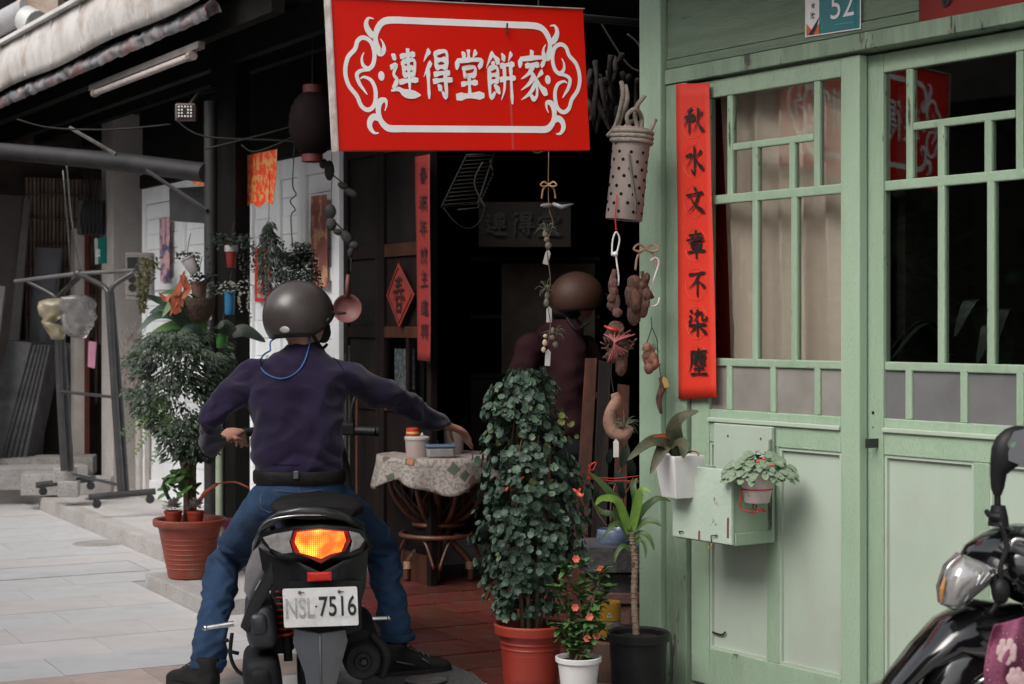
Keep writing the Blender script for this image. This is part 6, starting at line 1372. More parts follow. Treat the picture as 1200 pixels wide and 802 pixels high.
helmet(cu_, P(676, 348, YC), f2_, mat('helmet_brown', (.062, .024, .015), .62, (.045, .018, .011), 5, bump=.2), .150, .132, .130)
q = MB(); q.tube([P(664, 372, 9.08), P(676, 386, 9.06), P(690, 378, 9.1)], .008, 6, smooth=4); q.build('chin_strap', BPLAST, cu_, world=True)
q = MB(); q.loft([(P(664, 358, 9.2), s2, f2_, .095, .10), (P(664, 368, 9.2), s2, f2_, .088, .09), (P(665, 374, 9.2), s2, f2_, .07, .07)], 20, 2.1); q.build('hair', MATS['short_dark_hair'], cu_, world=True, smooth=True)

# ------------------------------------------------ table, cloth and the boxes on it
tx = thing('rattan_table', 'round rattan cafe table with woven lattice base beside the rider', 'table', (P(514, 0, 9.05).x, 9.05, .012))
def tube_part(name, pts, r_, m, par, sm=5, n=8, **k):
    q = MB(); q.tube(pts, r_, n, smooth=sm); return q.build(name, m, par, smooth=True, **k)
ZT = .66
q = MB(); q.lathe([(.001, ZT), (.30, ZT), (.31, ZT-.01), (.30, ZT-.025), (.001, ZT-.025)], 40); q.build('tabletop', RATTAN, tx, smooth=40)
for k in range(4):
    a = k*math.pi/2+R(-90)+.0; c_, s_ = math.cos(a), math.sin(a)
    leg = tube_part('leg', [(.27*c_, .27*s_, ZT-.03), (.22*c_, .22*s_, .50), (.05*c_, .05*s_, .27), (.075*c_, .075*s_, .20), (.16*c_, .16*s_, .10) if k else (.15*c_, .15*s_, .10), (.17*c_, .17*s_, 0)] if k % 2 else [(.27*c_, .27*s_, ZT-.03), (.22*c_, .22*s_, .50), (.06*c_, .06*s_, .28), (.055*c_, .055*s_, .12), (.06*c_, .06*s_, 0)], .019, RATTAN, tx)
    q = MB(); zc = .085
    for j in range(5): q.lathe([(.0215, 0), (.0235, .0035), (.0215, .007)], 12, T((.165 if k % 2 else .055)*c_, (.165 if k % 2 else .055)*s_, .06+j*.008))
    q.build('binding', mat('cane_binding', (.36, .22, .15), .5), leg, smooth=True)
for k in range(8):
    a = k*math.pi/4+.4; c_, s_ = math.cos(a), math.sin(a); tube_part('brace', [(.29*c_, .29*s_, ZT-.04), (.25*c_, .25*s_, .46), (.14*c_, .14*s_, .33), (.0, .0, .30)], .013, RATTAN, tx)
for z, r_ in ((.245, .20), (.30, .13)): tube_part('hoop', [(r_*math.cos(i/24*6.283), r_*math.sin(i/24*6.283), z) for i in range(25)], .013, RATTAN, tx, 1)
for k in range(4):
    a = k*math.pi/2+R(-45); c_, s_ = math.cos(a), math.sin(a); t_ = Vector((-s_, c_, 0)); tube_part('arch', [Vector((.17*c_, .17*s_, .09))-t_*.15, Vector((.17*c_, .17*s_, .22))-t_*.08, Vector((.17*c_, .17*s_, .235)), Vector((.17*c_, .17*s_, .22))+t_*.08, Vector((.17*c_, .17*s_, .09))+t_*.15], .008, RATTAN, tx)
q = MB()
for k in range(14):
    for dd in (-1, 1):
        pts = []
        for j in range(7):
            t = j/6; a = k/14*6.283+dd*t*1.2; r_ = .27*(1-t)**.8+.06*t; pts.append((r_*math.cos(a), r_*math.sin(a), ZT-.05-.32*t))
        q.tube(pts, .0042, 5)
lat = q.build('lattice', RATTAN, tx, smooth=True); tag(lat, kind='stuff')
def cloth_mat():
    m = bpy.data.materials.new('printed_cloth'); m.use_nodes = True; N = m.node_tree.nodes; L = m.node_tree.links; b = N['Principled BSDF']
    at = N.new('ShaderNodeAttribute'); at.attribute_name = 'cuv'
    mp = N.new('ShaderNodeMapping'); mp.inputs['Rotation'].default_value = (0, 0, .5); mp.inputs['Scale'].default_value = (9.5, 9.5, 1); L.new(at.outputs['Vector'], mp.inputs[0])
    vo = N.new('ShaderNodeTexVoronoi'); vo.distance = 'CHEBYCHEV'; vo.inputs['Scale'].default_value = 1; vo.inputs['Randomness'].default_value = .75; L.new(mp.outputs[0], vo.inputs['Vector'])
    sep = N.new('ShaderNodeSeparateColor'); L.new(vo.outputs['Color'], sep.inputs[0])
    r = N.new('ShaderNodeValToRGB'); r.color_ramp.interpolation = 'CONSTANT'; L.new(vo.outputs['Distance'], r.inputs[0]); e = r.color_ramp.elements
    e[0].position = 0; e[0].color = (.20, .07, .03, 1); e[1].position = .06; e[1].color = (.15, .13, .10, 1)
    for p_, c_ in ((.10, (.32, .10, .06, 1)), (.17, (.06, .08, .055, 1)), (.26, (.15, .06, .04, 1)), (.36, (.26, .235, .21, 1))): x = e.new(p_); x.color = c_
    th = N.new('ShaderNodeMath'); th.operation = 'GREATER_THAN'; th.inputs[1].default_value = .3; L.new(sep.outputs[0], th.inputs[0])
    nz = N.new('ShaderNodeTexNoise'); nz.inputs['Scale'].default_value = 42; L.new(at.outputs['Vector'], nz.inputs['Vector'])
    r2_ = N.new('ShaderNodeValToRGB'); L.new(nz.outputs[0], r2_.inputs[0]); r2_.color_ramp.elements[0].position = .42; r2_.color_ramp.elements[0].color = (.15, .135, .125, 1); r2_.color_ramp.elements[1].position = .52; r2_.color_ramp.elements[1].color = (.27, .235, .21, 1)
    mx = N.new('ShaderNodeMix'); mx.data_type = 'RGBA'; lt = N.new('ShaderNodeMath'); lt.operation = 'LESS_THAN'; lt.inputs[1].default_value = .30; L.new(vo.outputs['Distance'], lt.inputs[0])
    mu = N.new('ShaderNodeMath'); mu.operation = 'MULTIPLY'; L.new(lt.outputs[0], mu.inputs[0]); L.new(th.outputs[0], mu.inputs[1]); L.new(mu.outputs[0], mx.inputs[0]); L.new(r2_.outputs[0], mx.inputs[6]); L.new(r.outputs[0], mx.inputs[7])
    L.new(mx.outputs[2], b.inputs['Base Color']); b.inputs['Roughness'].default_value = .85; return m
tc_ = thing('tablecloth', 'cream tablecloth with rust and green patches draped over the round rattan table', 'tablecloth', (P(514, 0, 9.05).x, 9.05, ZT+.012))
NR, NA = 20, 120; vs = []; uv = []
for i in range(NR+1):
    s_ = i/NR*.56
    for k in range(NA):
        a = k/NA*6.283; fold = .5+.5*math.sin(a*9+.6*math.sin(a*3)); sq = .035*math.cos(a*4+.5)
        if s_ < .315: r_, z = s_, .006
        else:
            d_ = (s_-.315)/.245; r_ = .315+.012+(.045*fold-.008)*d_+.01*d_; z = .006-(.13+.03*math.sin(a*4+1))*d_*1.12-.012*fold*d_; 
            if d_ < .1: z = .006-(.02*d_)
        vs.append((r_*math.cos(a), r_*math.sin(a), z)); uv.append((s_*math.cos(a), s_*math.sin(a), 0))
fs = [(i*NA+k, i*NA+(k+1) % NA, (i+1)*NA+(k+1) % NA, (i+1)*NA+k) for i in range(NR) for k in range(NA)]
q = MB(); q.add(vs, fs); cob = q.build('cloth', cloth_mat(), tc_, smooth=True, weld=False, thick=.002)
at = cob.data.attributes.new('cuv', 'FLOAT_VECTOR', 'POINT')
for i, x in enumerate(uv): at.data[i].vector = x
ztb = ZT+.012+.008
def on_table(px, Y): p = P(px, 0, Y); return Vector((p.x, Y, ztb))
o = thing('food_tub', 'cloudy plastic tub with red and white lid on the table', 'container', on_table(490, 8.9))
q = MB(); q.lathe([(.001, 0), (.062, 0), (.068, .09), (.064, .09), (.058, .004)], 24, closed=True); q.build('tub', mat('cloudy_plastic', (.36, .28, .26), .35, (.30, .23, .21), 8), o, smooth=40)
q = MB(); q.lathe([(.001, .105), (.066, .105), (.072, .10), (.072, .088), (.069, .088)], 24); q.build('lid', mat('dim_white', (.40, .37, .36), .4), o, smooth=40)
q = MB(); q.lathe([(.001, .042), (.030, .042), (.034, .038), (.034, .004), (.03, .0)], 20, T(-.028, 0, .106)); q.build('red_jar_cap', mat('cap_red', (.45, .04, .02), .4), o, smooth=40)
q = MB(); q.lathe([(.0335, .012), (.0345, .013), (.0345, .022), (.0335, .023)], 20, T(-.028, 0, .106)); q.build('cap_label', mat('cap_label', (.60, .45, .12), .5), o, smooth=40)
o = thing('lunch_box', 'small clear box with pale blue lid at the front of the table', 'container', on_table(516, 8.82), .15)
q = MB(); q.box2(-.07, .07, -.045, .045, 0, .052); q.build('box', mat('clear_box', (.26, .25, .25), .3, (.18, .17, .17), 12), o, bevel=.01)
q = MB(); q.box2(-.076, .076, -.05, .05, .053, .066); q.build('lid', mat('blue_lid', (.10, .15, .22), .4), o, bevel=.005)
o = thing('paper_bag', 'small crumpled white bag leaning against the tub', 'bag', on_table(502, 8.98))
q = MB(); q.ball((0, 0, .07), (.05, .03, .075), 14, 10, jit=.12); q.build('bag', mat('white_bag', (.42, .39, .38), .6), o, smooth=True)
o = thing('food_tub', 'tall pale tub half behind the reaching hand on the table', 'container', on_table(532, 9.1))
q = MB(); q.lathe([(.001, 0), (.05, 0), (.055, .12), (.051, .12), (.046, .004)], 22, closed=True); q.build('tub', MATS['cloudy_plastic'], o, smooth=40)
# ------------------------------------------------ foliage helpers
RN = random.Random(11)
def leafq(q, base, d, nrm, l, w_, bend=.25, fold=.18, prof=((0, .06), (.25, .8), (.55, 1), (.8, .68), (1, .0))):
    d = d.normalized(); s_ = d.cross(nrm)
    if s_.length < 1e-4: s_ = d.orthogonal()
    s_.normalize(); n_ = s_.cross(d).normalized(); b = len(q.v)
    for t, wv in prof:
        c = base+d*(l*t)-n_*(bend*l*t*t); w2_ = w_*.5*wv
        q.v.append(c-s_*w2_+n_*(fold*w2_)); q.v.append(c); q.v.append(c+s_*w2_+n_*(fold*w2_))
    for i in range(len(prof)-1):
        a = b+3*i; q.f.append([a, a+1, a+4, a+3]); q.f.append([a+1, a+2, a+5, a+4])
ROUND = ((0, .15), (.18, .85), (.45, 1.05), (.72, .95), (.93, .55), (1, .12))
def rdir(r_, up=.2): 
    a = r_.uniform(0, 6.283); z = r_.uniform(-1, 1)+up; v = Vector((math.cos(a), math.sin(a), z)); return v.normalized()
def scallop(q, c, nrm, r_, rnd, lobes=7):
    """cupped round leaf with a scalloped edge"""
    nrm = nrm.normalized(); u = nrm.orthogonal().normalized(); v = nrm.cross(u); b = len(q.v); n = lobes*2; q.v.append(c); ph = rnd.uniform(0, 6.28)
    for k in range(n):
        a = ph+2*math.pi*k/n; rr = r_*(1 if k % 2 == 0 else .80)*(1+rnd.uniform(-.08, .08)); q.v.append(c+(u*math.cos(a)+v*math.sin(a))*rr+nrm*(r_*.32))
    for k in range(n): q.f.append([b, b+1+k, b+1+(k+1) % n])
def pot(name, root, prof, m, seg=36, rings=(), soil=None):
    q = MB(); q.lathe(prof, seg, closed=True); o = q.build('pot', m, root, smooth=35)
    if soil: q = MB(); q.lathe([(.001, soil[1]+.012), (soil[0]*.6, soil[1]+.006), (soil[0], soil[1])], 24); q.build('soil', SOIL, root, smooth=True)
    return o
def flat_build(q, name, m, par, **k): return q.build(name, m, par, weld=False, smooth=True, **k)
def pot_at(px, Y, z=0.0): p = P(px, 0, Y); return Vector((p.x, Y, z))
# ---- tall bushy plant in the red pot
YB = 6.12
o = thing('potted_shrub', 'tall dense shrub with small round scalloped leaves in a red plastic pot', 'plant', pot_at(622, YB))
pot('pot', o, [(.085, 0), (.092, .005), (.108, .255), (.125, .257), (.130, .262), (.132, .290), (.126, .296), (.118, .29), (.110, .26), (.10, .10)], REDPOT, soil=(.108, .26))
q = MB()
for k in range(3): q.lathe([(.1105-k*.003, .235-k*.02), (.1125-k*.003, .230-k*.02), (.110-k*.003, .225-k*.02)], 36)
q.build('pot_rings', REDPOT, o, smooth=True)
stems = []
for k in range(7):
    a = k*.9; pts = [Vector((.03*math.cos(a), .03*math.sin(a), .26)), Vector((.05*math.cos(a), .05*math.sin(a), .55)), Vector((.075*math.cos(a+.4), .06*math.sin(a+.4), .85)), Vector((.06*math.cos(a+.7), .05*math.sin(a+.7), 1.02+.05*math.sin(k))) ]
    q = MB(); q.tube(pts, [.010, .008, .006, .003], 7, smooth=4); q.build('stem', STEM, o, smooth=True); stems.append(catmull(pts, 6))
q = MB(); q2 = MB(); YBx = pot_at(622, YB)
# outline px half widths per photo row
rows = [(437, 600, 640), (455, 570, 655), (480, 563, 655), (500, 568, 662), (520, 562, 668), (545, 566, 678), (570, 556, 690), (590, 560, 692), (612, 553, 690), (635, 555, 690), (655, 562, 682), (675, 560, 660), (700, 568, 655), (722, 580, 660)]
n = 0
while n < 3300:
    k = RN.uniform(0, len(rows)-1); i = min(int(k), len(rows)-2); f = k-i; yy, a, b_ = [rows[i][j]+(rows[i+1][j]-rows[i][j])*f for j in range(3)]
    cx = (a+b_)/2; hw = (b_-a)/2; ang = RN.uniform(0, 6.283); rad = math.sqrt(RN.uniform(.12, 1))*(1.0+.26*noise.noise(Vector((yy*.06, ang*1.4, 0))))
    px = cx+hw*rad*math.cos(ang); wp = P(px, yy+RN.uniform(-4, 4), YB); wp.y = YB+hw/FPX*YB*rad*math.sin(ang)*.85
    if noise.noise(Vector((px*.05, yy*.055, ang*1.3))) < -.14: continue
    c = wp-YBx; out = Vector((math.cos(ang), math.sin(ang)*.8, .35)); nv = (out+rdir(RN)*.55).normalized()
    scallop(q if n % 3 else q2, c, nv, RN.uniform(.008, .020), RN); n += 1
flat_build(q, 'foliage', LF_DARK, o); flat_build(q2, 'foliage', leafmat('leaf_dark_pale', (.04, .075, .048), (.095, .14, .095), .45), o)
q = MB()
for k in range(60):
    px, py = RN.uniform(572, 680), RN.uniform(460, 720); ang = RN.uniform(0, 6.28); c = P(px, py, YB-.09+.0016*abs(px-622))-YBx; scallop(q, c, rdir(RN)+Vector((0, -.8, 0)), RN.uniform(.008, .016), RN)
flat_build(q, 'yellowed_leaves', leafmat('leaf_yellowed', (.16, .17, .05), (.10, .12, .04), .5), o)
q = MB()
for px, py in ((591, 576), (677, 577), (680, 583), (609, 562)):
    q = MB()
    for j in range(4): leafq(q, P(px, py, YB-.10)-YBx, rdir(RN, .4), Vector((0, -1, .2)), .022, .009)
    flat_build(q, 'flower', mat('flower_orange', (.75, .10, .03), .5), o)
# ---- crown of thorns in the white pot
YW = 5.92
o = thing('potted_plant', 'small bright green plant with coral flowers in a white pot', 'plant', pot_at(678, YW, 0))
q = MB(); q.box2(-.09, .09, -.09, .09, .0, .045); q.build('foot_stone', KERB, o, bevel=.006)
pot('pot', o, [(.05, .045), (.055, .048), (.072, .195), (.080, .197), (.081, .212), (.075, .214), (.068, .205), (.055, .07)], WPLAST, soil=(.068, .198))
q = MB(); qs = []; b0 = pot_at(678, YW, 0)
tips = [(663, 668), (652, 690), (683, 662), (705, 672), (712, 690), (700, 700), (668, 715), (690, 730), (655, 735), (706, 735), (676, 690), (696, 716), (664, 748), (690, 752)]
for i, (px, py) in enumerate(tips):
    tip = P(px, py, YW+RN.uniform(-.06, .06))-b0; base = Vector((RN.uniform(-.03, .03), RN.uniform(-.03, .03), .2)); pts = [base, base.lerp(tip, .5)+Vector((RN.uniform(-.01, .01), 0, .01)), tip]
    q3 = MB(); q3.tube(pts, [.006, .005, .003], 6, smooth=3); q3.build('stem', STEM, o, smooth=True)
    for p in catmull(pts, 5)[2:]:
        for j in range(4): dd = rdir(RN, .6); leafq(q, p, dd, Vector((0, 0, 1)), RN.uniform(.030, .048), RN.uniform(.017, .024), .3, .2, ROUND)
    for j in range(7): a = j*.9+i; leafq(q, tip, Vector((math.cos(a), math.sin(a), .7)), Vector((0, 0, 1)), RN.uniform(.03, .045), .019, .3, .2, ROUND)
flat_build(q, 'foliage', LF_MID, o)
q = MB()
for px, py in ((675, 655), (704, 667), (691, 723), (674, 712), (699, 745), (688, 748)):
    q = MB()
    for j in range(6): a = j*1.05; leafq(q, P(px, py, YW-.05)-b0, Vector((math.cos(a), -.4, math.sin(a))), Vector((0, -1, 0)), .014, .012, .1, .1, ROUND)
    flat_build(q, 'flower', mat('coral_flower', (.75, .16, .11), .5), o)
# ---- dracaena in the black pot
YD = 6.16; b0 = pot_at(748, YD)
o = thing('dracaena', 'slim cane plant with striped strap leaves in a black nursery pot', 'plant', b0)
pot('pot', o, [(.09, 0), (.094, .004), (.104, .225), (.113, .226), (.114, .255), (.109, .258), (.102, .25), (.095, .05)], BPLAST, soil=(.102, .235))
q = MB(); trunk = [P(746, 752, YD)-b0, P(743, 700, YD)-b0, P(744, 655, YD)-b0, P(739, 625, YD)-b0]; q.tube(trunk, [.013, .011, .012, .011], 10, smooth=5)
tk = q.build('cane', mat('pale_cane', (.25, .18, .13), .7, (.15, .10, .07), 40, bump=.6), o, smooth=True)
q = MB(); cp = catmull(trunk, 8)
for p in cp[1:]: q.lathe([(.0125, -.002), (.0145, 0), (.0125, .002)], 10, Matrix.Translation(p))
q.build('cane_rings', MATS['pale_cane'], tk, smooth=True)
def strap(root, pts, w_, m, name='leaf', fold=.3):
    pc = catmull(pts, 6); n_ = len(pc); q = MB(); b = 0
    for i, p in enumerate(pc):
        t = (pc[min(i+1, n_-1)]-pc[max(i-1, 0)]).normalized(); s_ = t.cross(Vector((0, -.8, .6))); s_.normalize(); nn = s_.cross(t)
        k = i/(n_-1); ww = w_*.5*(math.sin(math.pi*min(.97, .14+.86*k**.8))**.7)*(1 if k < .97 else .2); q.v += [p-s_*ww+nn*ww*fold, p, p+s_*ww+nn*ww*fold]
    for i in range(n_-1): a = 3*i; q.f += [[a, a+1, a+4, a+3], [a+1, a+2, a+5, a+4]]
    return q.build(name, m, root, smooth=True)
for pts, w_, dm_, m in (([(738, 630), (728, 600), (712, 575), (690, 553)], .040, -.05, LF_STR), ([(738, 628), (724, 590), (706, 585), (698, 592)], .034, -.09, LF_LIME), ([(740, 625), (745, 600), (752, 575), (763, 578)], .034, -.06, LF_LIME),
    ([(740, 622), (752, 600), (770, 585), (786, 588)], .030, .0, LF_STR), ([(740, 625), (755, 612), (768, 612), (776, 618)], .026, -.05, LF_STR), ([(738, 625), (720, 605), (705, 600), (693, 588)], .026, .04, LF_STR),
    ([(740, 628), (745, 590), (742, 570), (747, 560)], .028, .06, LF_STR), ([(738, 632), (727, 615), (716, 618), (706, 634)], .024, -.05, LF_STR), ([(741, 632), (752, 625), (762, 632), (767, 646)], .022, -.04, LF_STR), ([(739, 635), (733, 620), (722, 612), (712, 616)], .022, .05, LF_STR), ([(740, 640), (750, 632), (756, 640), (757, 655)], .018, -.05, LF_STR), ([(739, 645), (730, 640), (723, 648), (720, 660)], .018, -.03, LF_STR)):
    strap(o, [P(px, py, YD+dm_*i/3)-b0 for i, (px, py) in enumerate(pts)], w_, m)
q = MB()
for k in range(26):
    p = Vector((0, 0, 0))+trunk[2].lerp(trunk[3], RN.random()*.9+.05) if k % 2 else trunk[1].lerp(trunk[2], .4+.6*RN.random()); leafq(q, p, rdir(RN, .6), Vector((0, 0, 1)), .03, .009)
flat_build(q, 'leaf_bases', LF_STR, o)
# ---- stones, tin, bricks and pots behind
YS = 6.75
def slab(label, px0, px1, py0, py1, Y, dep, m, name='stone_slab', jit=.006, rot=0, cat='stone'):
    a, c = P(px0, py1, Y), P(px1, py0, Y); o_ = thing(name, label, cat, ((a.x+c.x)/2, Y+dep/2, a.z), rot); q = MB(); W_ = (c.x-a.x)/2; H_2 = c.z-a.z
    r_ = random.Random(int(px0+py0)); n_ = 12; pts = []
    for k in range(n_):
        t = k/n_*6.283; pts.append(Vector((W_*math.copysign(abs(math.cos(t))**.45, math.cos(t))+r_.uniform(-jit, jit), dep/2*math.copysign(abs(math.sin(t))**.45, math.sin(t))+r_.uniform(-jit, jit), 0)))
    q.poly(pts, (0, 0, H_2)); q.build('block', m, o_, bevel=.005); return o_
ST1 = mat('dark_stone', (.075, .07, .072), .8, (.045, .042, .043), 8, bump=.7, bscale=40); ST2 = mat('rust_brick', (.17, .085, .065), .85, (.10, .055, .045), 9, bump=.8, bscale=50)
slab('thick dark stone slab forming the top of the ledge behind the small pots', 678, 765, 641, 672, YS, .3, ST1)
slab('rough brown slab second from the top of the ledge', 690, 765, 696, 709, YS+.02, .28, ST2)
slab('dark stone under the thick ledge slab at its right', 700, 765, 673, 695, YS+.05, .25, ST1)
slab('worn reddish slab at mid height in the ledge stack', 708, 766, 710, 733, YS+.04, .25, ST2)
slab('dark squared stone low in the ledge behind the black pot', 690, 766, 734, 760, YS+.03, .26, ST1)
slab('bottom reddish stone of the ledge stack behind the black pot', 700, 766, 761, 812, YS+.03, .28, ST2)
o = thing('glazed_pot', 'round blue glazed pot with drip glaze on the stone ledge', 'pot', P(719, 646, YS+.1))
q = MB(); q.lathe([(.045, 0), (.062, .015), (.070, .05), (.066, .085), (.062, .09), (.058, .084), (.05, .02)], 28, closed=True); q.build('pot', mat('blue_glaze', (.13, .17, .26), .25, (.08, .085, .11), 5, .4, .6, stretch=(1, 1, 3), coat=.4), o, smooth=40)
q = MB(); 
for pts in ([(716, 618), (716, 590), (722, 565), (730, 545)], [(712, 618), (700, 600), (694, 585), (692, 575)], [(722, 618), (728, 590), (738, 570), (742, 560)]):
    q.tube([P(px, py, YS+.1)-o.location for px, py in pts], [.004, .003], 6, smooth=4)
q.build('stem', STEM, o, smooth=True); q = MB()
for px, py, l in ((735, 520, .1), (722, 550, .09), (690, 570, .08), (742, 560, .09), (700, 590, .07), (730, 585, .07), (745, 535, .09), (712, 545, .07)): leafq(q, P(px, py, YS+.08)-o.location, Vector((RN.uniform(-.5, .5), -.4, RN.choice((-1, .8)))), Vector((0, -1, 0)), l, l*.42)
flat_build(q, 'foliage', LF_BLK, o)
o = thing('glazed_pot', 'smaller pale blue glazed pot at the right end of the stone ledge', 'pot', P(752, 646, YS+.1)); q = MB(); q.lathe([(.03, 0), (.046, .02), (.05, .09), (.054, .12), (.05, .122), (.044, .11), (.035, .02)], 24, closed=True); q.build('pot', mat('pale_blue_glaze', (.20, .27, .38), .25, (.12, .17, .25), 6), o, smooth=40)
o = thing('tin_can', 'tall yellow ribbed tin with printed label behind the white pot', 'tin', P(713, 745, YS-.18)); zt = P(713, 705, YS-.18).z-P(713, 745, YS-.18).z
q = MB(); q.lathe([(.046, 0), (.048, .004), (.046, .03), (.048, .034), (.046, .06), (.048, .064), (.046, zt-.03), (.048, zt-.02), (.047, zt), (.041, zt), (.041, .01)], 28, closed=True); q.build('can', mat('yellow_tin', (.50, .26, .03), .4, (.42, .19, .025), 8), o, smooth=25)
q = MB()
for k in range(11): a0 = R(-150+k*11); a1 = a0+R(11); q.quad(*[Vector((.0487*math.cos(a), .0487*math.sin(a), z)) for a, z in ((a0, .040), (a1, .040), (a1, .060), (a0, .060))])
q.build('label_band', mat('grey_label', (.25, .22, .24), .5), o); q = MB()
q.poly([Vector((-.010, -.0495, .078)), Vector((.012, -.0495, .078)), Vector((.001, -.0495, .098))], (0, .001, 0)); q.build('triangle_mark', WPLAST, o)
q = MB(); q.poly([Vector((-.005, -.0502, .082)), Vector((.007, -.0502, .082)), Vector((.001, -.0502, .092))], (0, .0005, 0)); q.build('inner_mark', mat('label_green', (.08, .2, .1), .5), o)
o = thing('clay_jar', 'brown round clay jar under the yellow tin', 'jar', P(712, 802, YS-.18)); zt = .18; q = MB(); q.lathe([(.05, -.05), (.066, .02), (.066, .08), (.052, .16), (.04, .17), (.04, .12)], 26, closed=True); q.build('jar', mat('brown_clay', (.18, .10, .07), .6, (.10, .06, .045), 7, bump=.3), o, smooth=40)
# leaning boards and red twine in the doorway
for k, (a, b_, c_, d_, m, lab) in enumerate((((686, 420), (700, 420), (690, 610), (674, 610), RWOOD, 'left one of three reddish boards leaning in the doorway'), ((702, 422), (716, 425), (712, 600), (694, 600), DWOOD, 'dark middle one of three boards leaning in the doorway'), ((724, 450), (738, 452), (734, 610), (718, 610), RWOOD, 'right one of three reddish boards leaning in the doorway'))):
    o = thing('leaning_board', lab, 'board', P((c_[0]+d_[0])/2, 0, 7.6)); q = MB(); Yt, Yb = 7.75, 7.45
    p = [P(*a, Yt), P(*b_, Yt), P(*c_, Yb), P(*d_, Yb)]
    e = (p[2]-p[1]); kk = -(p[2].z-.02)/e.z*0; s2_ = (p[2].z-.015)/(p[1].z-p[2].z); p[2] = p[2]+(p[2]-p[1])*s2_; s3_ = (p[3].z-.015)/(p[0].z-p[3].z); p[3] = p[3]+(p[3]-p[0])*s3_
    q.poly(p, (0, .03, 0)); q.build('board', m, o, world=True, bevel=.003)
o = thing('red_twine', 'red twine strung across the doorway with a small knot', 'twine', P(694, 560, 6.6)); q = MB()
q.tube([P(688, 559, 6.6), P(720, 561, 6.55), P(766, 556, 6.5)], .002, 5); q.tube([P(688, 561, 6.6), P(720, 564, 6.55), P(766, 563, 6.5)], .0018, 5)
q.tube([P(690, 558, 6.58), P(692, 546, 6.58), P(699, 542, 6.58), P(694, 552, 6.58), P(690, 545, 6.58)], .003, 5, smooth=4); q.build('twine', WIRER, o, world=True, smooth=True)

# ------------------------------------------------ mailbox on the green door
mbx = thing('mailbox', 'pale green wooden mailbox with peeling pale front board on the sliding door', 'mailbox', GF.w(.537, 0, .606), GA)
x0, x1 = -.150, .150
def bm(name, a, b, c, d, e, f, m, bev=.003): q = MB(); q.box2(a, b, c, d, e, f); return q.build(name, m, mbx, bevel=bev)
bm('back_board', -.148, x1+.002, -.018, -.001, -.0, .402, GREENP)
bm('front_board', x0-.004, x1+.004, -.207, -.193, .006, .262, BOXP)
bm('side_board', x1-.014, x1, -.192, -.019, .0, .25, GREEN); bm('side_board', x0, x0+.014, -.192, -.019, .0, .25, GREEN)
bm('bottom_board', x0+.015, x1-.015, -.192, -.019, .0, .014, GREENW); bm('side_batten', x1+.001, x1+.008, -.19, -.02, .002, .045, GREEN); bm('corner_strip', x1+.001, x1+.007, -.032, -.018, .046, .36, GREENW)
q = MB(); q.tube([(-.11, -.209, .018), (-.11, -.213, .028), (-.09, -.213, .030)], .002, 5); q.tube([(.055, -.209, .006), (.06, -.215, .03), (.09, -.213, .035)], .002, 5); q.build('wire_catch', WIREB, mbx, smooth=True)
q = MB(); q.tube([(.03, -.2, -.004), (.03, -.2, -.012), (.04, -.2, -.018), (.046, -.2, -.010), (.04, -.2, -.005)], .0022, 6, smooth=3); q.build('hook', mat('brass', (.45, .30, .10), .4, metal=.8), mbx, smooth=True)
q = MB()
for x, z0, z1 in ((-.01, .006, .04), (.138, .03, .10)):
    q = MB(); q.add([(x-.005, -.2085, z0), (x+.005, -.2085, z0), (x+.006, -.2085, z1), (x-.003, -.2085, z1*.98)], [(0, 1, 2, 3)]); q.build('rust_streak', mat('rust_red', (.22, .05, .035), .8), mbx)
q = MB()
for x, z in ((-.07, .36), (.10, .36), (-.06, .20)): q.ball((x, -.019, z), .004, 8, 6)
q.build('nail', mat('nail_rust', (.12, .10, .08), .7), mbx)
# hanging pot on its right side
hp = thing('hanging_pot', 'small pinkish white pot of grey-green leaves held by red wire at the mailbox', 'plant', P(887, 589, 5.78))
PI_ = inv(hp); s_ = 5.78/FPX
pot('pot', hp, [(14*s_, 0), (15*s_, .004), (20.5*s_, 32*s_), (22*s_, 32.5*s_), (22*s_, 38*s_), (20*s_, 38*s_), (17*s_, 30*s_), (13*s_, .01)], mat('pinkish_pot', (.58, .49, .47), .45, (.50, .41, .39), 8, stain=(.42, .33, .30), stain_scale=7), soil=(.055, .10))
q = MB(); q.tube([Vector((18.3*s_*math.cos(a), 18.3*s_*math.sin(a), 16*s_)) for a in [i/24*6.283 for i in range(25)]], .0026, 6, caps=False)
q.tube([(-.052, .0, .047), (-.056, -.01, .02), (-.058, -.01, -.015), (-.035, -.02, -.028), (-.005, -.02, -.030), (.0, -.02, -.026), (-.012, 0, -.022), (-.012, 0, -.006)], .0028, 6, smooth=3); q.tube([(-.002, 0, -.010), (.0, -.02, -.022), (.032, -.01, -.030), (.01, -.02, -.018)], .0026, 6, smooth=3); q.build('wire_holder', WIRER, hp, smooth=True)
q = MB(); 
for k in range(230):
    a = RN.uniform(0, 6.283); r_ = math.sqrt(RN.random()); c = Vector((.115*r_*math.cos(a)+.01, .085*r_*math.sin(a), .125+.045*(1-r_*r_)+RN.uniform(-.022, .012)-.03*r_))
    leafq(q, c, Vector((math.cos(a), math.sin(a)*1, .15-.45*r_)), Vector((math.cos(a)*.4, -.6, .8)), RN.uniform(.022, .036), RN.uniform(.018, .026), .35, .15, ROUND)
flat_build(q, 'foliage', LF_GREY, hp)
q = MB()
for px, py in ((895, 538), (905, 545), (888, 541)): q.ball(PI_ @ P(px, py, 5.68), (.006, .004, .005), 8, 5)
q.build('red_buds', FLOWER, hp)
